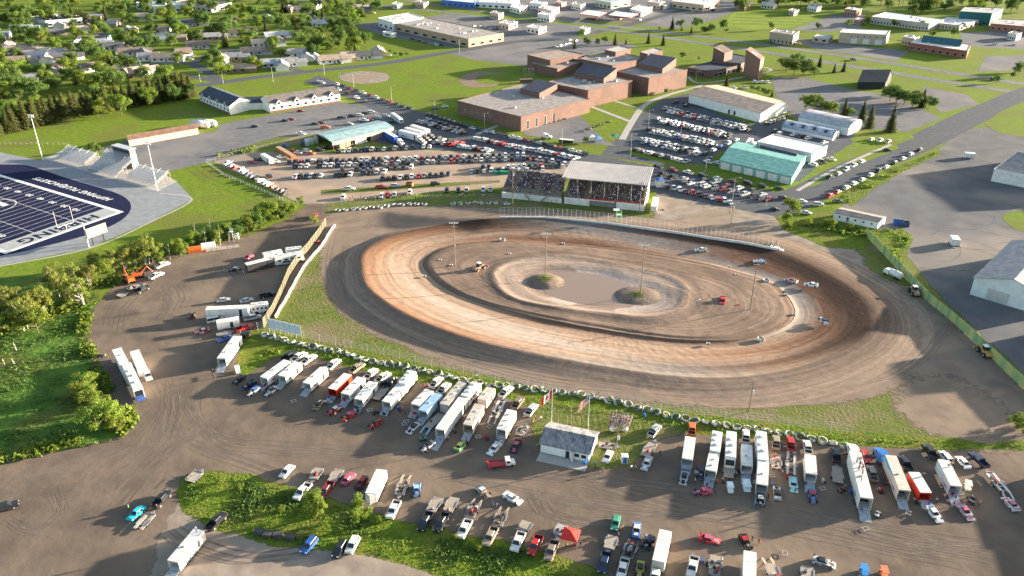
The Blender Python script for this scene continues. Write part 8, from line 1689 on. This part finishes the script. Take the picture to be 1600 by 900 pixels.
for i in range(46): tree(rnd.choice('DDY'), (1150 + i * 10.2 + rnd.uniform(-5, 5), 12 + rnd.uniform(-10, 5) + (4 if i > 22 else 0)), rnd.uniform(12, 20), 'along the top right edge', 'trees at the top right')
for k, x, y, h in (('D', 1278, 48, 8), ('Y', 1326, 42, 8), ('D', 1356, 39, 9), ('D', 1397, 44, 9), ('D', 1442, 46, 9), ('D', 1490, 58, 9), ('D', 1503, 46, 7), ('D', 1456, 60, 7), ('D', 1425, 24, 13), ('D', 1437, 22, 13), ('D', 1450, 22, 12), ('D', 1475, 18, 10), ('D', 1555, 130, 6), ('D', 1590, 118, 10), ('D', 1598, 112, 9), ('D', 1582, 122, 5)): tree(k, (x, y), h, 'around the classroom buildings at upper right', 'trees at the top right')
for k, x, y, h in (('D', 1228, 113, 12), ('D', 1240, 117, 13), ('D', 1255, 116, 12), ('D', 1265, 118, 9), ('D', 1246, 108, 12), ('C', 1280, 105, 10), ('C', 1303, 114, 7), ('C', 1318, 112, 9)): tree(k, (x, y), h, 'in the clump right of the towers', 'trees around the annex', 1.5)
for k, x, y, h in (('D', 1390, 158, 10), ('D', 1400, 160, 11), ('D', 1412, 164, 9), ('D', 1425, 168, 10), ('C', 1440, 168, 12), ('D', 1450, 170, 8), ('D', 1395, 150, 8), ('D', 1435, 160, 8), ('D', 1385, 150, 6)): tree(k, (x, y), h, 'in the hedge right of the black house', 'trees around the black house', 1.5)
for k, x, y, h in (('Y', 1258, 172, 10), ('Y', 1270, 172, 11), ('D', 1282, 177, 10), ('Y', 1300, 180, 9), ('C', 1318, 184, 12), ('D', 1328, 184, 7), ('C', 1346, 190, 13), ('C', 1358, 200, 14), ('C', 1391, 206, 15), ('D', 1290, 176, 8)): tree(k, (x, y), h, 'behind the white arched shed', 'trees behind the arched sheds')
for k, x, y, h in (('C', 1135, 134, 8), ('D', 1175, 143, 5), ('D', 1183, 145, 5), ('D', 1192, 148, 5), ('D', 1200, 150, 5), ('C', 1206, 151, 5), ('D', 1041, 147, 4), ('Y', 1237, 340, 9), ('Y', 1227, 350, 5), ('S', 1230, 357, 4), ('Y', 1298, 356, 4.5), ('S', 1326, 360, 3.5), ('S', 1262, 352, 3.5), ('S', 1290, 352, 3), ('D', 915, 224, 4), ('D', 150, 242, 7), ('D', 146, 236, 5)): tree(k, (x, y), h, 'standing near the arena or the mobile home' if x > 1000 else 'beside the stadium or school drive', 'scattered trees')
# birches and saplings between the stadium and the pits
for k, x, y, h in (('B', 82, 450, 10), ('B', 95, 462, 11), ('B', 108, 470, 12), ('B', 128, 478, 12), ('B', 118, 455, 11), ('B', 140, 450, 10), ('B', 5, 495, 12), ('B', 20, 505, 12), ('B', 40, 515, 13), ('B', 55, 500, 12), ('B', 72, 490, 12), ('B', -15, 510, 12), ('B', 178, 425, 10), ('B', 195, 420, 10), ('B', 212, 415, 11), ('B', 228, 413, 12), ('B', 242, 408, 11), ('Y', 165, 435, 8), ('B', 150, 425, 9), ('B', 30, 490, 11), ('Y', 60, 520, 9), ('Y', 5, 520, 8)): tree(k, (x, y), h, 'in the grove at the marsh edge', 'birches at the marsh edge', 1.15)
for k, x, y, h in (('Y', 275, 398, 7), ('S', 285, 400, 6), ('D', 262, 402, 5), ('Y', 305, 385, 7), ('D', 318, 382, 6), ('S', 340, 380, 6), ('Y', 352, 372, 7), ('D', 375, 368, 7), ('Y', 388, 364, 8), ('D', 400, 360, 8), ('Y', 412, 352, 9), ('Y', 425, 346, 10), ('D', 436, 343, 9), ('Y', 447, 340, 8), ('S', 458, 336, 6), ('Y', 418, 342, 8), ('D', 405, 350, 7), ('S', 470, 320, 4), ('S', 492, 350, 4), ('S', 250, 412, 5), ('D', 330, 378, 5), ('D', 365, 372, 6)): tree(k, (x, y), h, 'in the hedge between stadium and pits', 'trees between stadium and pits')
for x, y, h, w_ in ((352, 418, 0, 0),): pass
for x, y, h in ((1 * 266, 405, 7), (307, 380, 9), (322, 384, 8), (345, 384, 10), (331, 376, 10)): g = G(x, y); t = MB(); t.cyl((0, 0, 0), (.5, 0, h), .12, .03, 6); [t.cyl((.2, 0, h * f), (rnd.uniform(-1, 1), rnd.uniform(-1, 1), h * f + .8), .05, .01, 4) for f in (.5, .65, .8, .4)]; reg(t.build('dead_tree', M['birch'], loc=(g.x, g.y, 0)), 'bare dead birch trunk', 'in the hedge between stadium and pits', 'tree', 'dead trees')
for k, x, y, h, w_ in (('S', 150, 640, 7, 1.2), ('S', 160, 668, 8, 1.3), ('S', 138, 612, 6, 1.2), ('S', 185, 672, 5, 1.2), ('S', 128, 625, 6, 1.1), ('S', 175, 655, 6, 1.1)): tree(k, (x, y), h, 'at the marsh corner by the pit road', 'bushes at the marsh corner', w_, desc='large bright green bush')
for k, x, y, h, w_ in (('Y', 489, 806, 7.5, .75), ('Y', 500, 812, 5, .8), ('Y', 562, 815, 7.5, .7), ('S', 508, 818, 2.6, .8), ('S', 440, 800, 1.9, 1.1), ('S', 592, 818, 2.4, .6), ('S', 712, 845, 2, .7), ('S', 748, 862, 1.7, .8), ('S', 345, 755, 1.8, 1.3), ('S', 375, 765, 1.7, 1.3), ('S', 1588, 668, 4, 1.2), ('S', 1604, 676, 4.5, 1.2)): tree(k, (x, y), h, 'on the weedy bank at the bottom' if y > 700 else 'at the right end of the tyre bank', 'saplings on the weedy bank', w_)
# dead snags in the marsh
for x, y, h in ((26, 548, 3), (8, 570, 2), (22, 568, 1.6)): g = G(x, y); t = MB(); t.cyl((0, 0, 0), (-.5, .2, h), .2, .06, 6); t.cyl((-.2, .1, h * .5), (.5, 0, h * .8), .07, .02, 5); reg(t.build('dead_tree', M['birch'], loc=(g.x, g.y, 0)), 'broken pale snag', 'standing in the marsh grass', 'tree', 'snags in the marsh')
# ---- undergrowth nobody could count: one object per strip
def scatter(name, label, poly, n, protos, hs, jit=.5, mats=None):
 mb = MB(); P = [Vector(G(*p)[:2]) for p in poly]; xs, ys = [p.x for p in P], [p.y for p in P]; k = 0; tr = 0; Q = [(p.x, p.y) for p in P]
 while k < n and tr < n * 20:
  tr += 1; x, y = rnd.uniform(min(xs), max(xs)), rnd.uniform(min(ys), max(ys))
  if not inside(x, y, Q): continue
  d = noise.noise(Vector((x * .12, y * .12, 5)))
  if rnd.random() > .5 + d: continue
  h = rnd.uniform(*hs) * (1 + d); k += 1
  for _ in range(protos):
   a = rnd.uniform(0, 6.28); q = Vector((x + rnd.uniform(-.6, .6) * h, y + rnd.uniform(-.6, .6) * h, h * rnd.uniform(.15, .75))); s = h * rnd.uniform(.25, .5); nn = Vector((rnd.uniform(-1, 1), rnd.uniform(-1, 1), rnd.uniform(.2, 1))).normalized(); u = nn.orthogonal().normalized(); v = nn.cross(u)
   mb._add([q + u * s, q + v * s * .8, q - u * s, q - v * s * .7], [(0, 1, 2, 3)], 0 if d + rnd.uniform(-.2, .2) < .05 else 1)
 tag(mb.build(name, mats or [M['leaf'], M['leafy']]), label, 'undergrowth', kind='stuff')
scatter('undergrowth', 'leafy undergrowth covering the bank at the bottom', [(288, 750), (330, 741), (390, 748), (470, 772), (560, 803), (620, 820), (700, 835), (770, 850), (860, 870), (940, 900), (760, 925), (660, 885), (560, 860), (430, 846), (330, 820), (290, 798)], 4200, 5, (.15, .5), mats=[M['leafy'], M['leaf']])
scatter('undergrowth', 'rank marsh growth left of the pits', [(-40, 500), (60, 480), (130, 470), (140, 525), (150, 575), (200, 645), (205, 655), (185, 680), (0, 722), (-40, 735)], 5200, 4, (.15, .6), mats=[mat('marsh_leaves', (.06, .12, .022), .8, (.085, .14, .03), .6, transl=.2), M['leaf']])
scatter('undergrowth', 'bright weeds along the edge of the pit road', [(120, 470), (150, 470), (140, 520), (160, 585), (212, 648), (212, 662), (192, 685), (0, 725), (0, 705), (150, 680), (180, 660), (140, 600), (125, 540)], 900, 6, (.5, 1.3), mats=[M['leafy'], M['leafy']])
scatter('undergrowth', 'weeds on the grass bank under the tyres', [(372, 582), (420, 558), (455, 546), (500, 558), (600, 580), (700, 602), (790, 615), (850, 638), (1040, 668), (1330, 690), (1640, 702), (1640, 698), (1330, 684), (1040, 660), (850, 628), (700, 596), (500, 550), (430, 540)], 1100, 4, (.25, .7))
scatter('undergrowth', 'brush beneath the trees between stadium and pits', [(240, 410), (262, 398), (330, 384), (400, 360), (450, 340), (440, 332), (400, 345), (330, 372), (262, 390), (130, 455), (0, 510), (0, 525), (130, 480)], 700, 6, (.6, 1.6))
scatter('undergrowth', 'yellow weeds beside the right fence and lot', [(1350, 362), (1410, 358), (1422, 372), (1412, 395), (1405, 415), (1380, 395)], 160, 5, (.4, 1.0), mats=[M['leafy'], M['leafy']])
scatter('undergrowth', 'weeds between the right road and the old lot', [(1312, 314), (1335, 290), (1400, 262), (1468, 237), (1470, 240), (1410, 266), (1375, 286), (1350, 303), (1330, 320)], 160, 5, (.4, 1.1))
scatter('undergrowth', 'brush along the yard fence left of the gravel lot', [(335, 250), (400, 236), (400, 228), (345, 238)], 90, 6, (.5, 1.4), mats=[M['leafy'], M['leafy']])
scatter('undergrowth', 'shrubby weeds in front of the mobile home', [(1218, 352), (1300, 350), (1360, 362), (1352, 372), (1290, 362), (1225, 362)], 160, 6, (.5, 1.4))
# grassy tufts on the two infield mounds
for (x, y), z in (((852, 434), 1.5), ((997, 459), 1.1)):
 g = G(x, y, z); mb = MB()
 for _ in range(420): a, q = rnd.uniform(0, 6.28), 3.2 * rnd.random() ** .6; p = Vector((q * math.cos(a), q * math.sin(a), -.06 * q * q)); t = rnd.uniform(0, 6.28); mb._add([p + Vector((-.1 * math.cos(t), -.1 * math.sin(t), 0)), p + Vector((.1 * math.cos(t), .1 * math.sin(t), 0)), p + Vector((rnd.uniform(-.2, .2), rnd.uniform(-.2, .2), rnd.uniform(.4, .9)))], [(0, 1, 2)])
 tag(mb.build('grass_clump', M['leafy'], loc=(g.x, g.y, z - .1)), 'green grass clump round the pole of the %s mound' % ('left' if x < 900 else 'right'), 'grass', kind='stuff')
finish_labels()
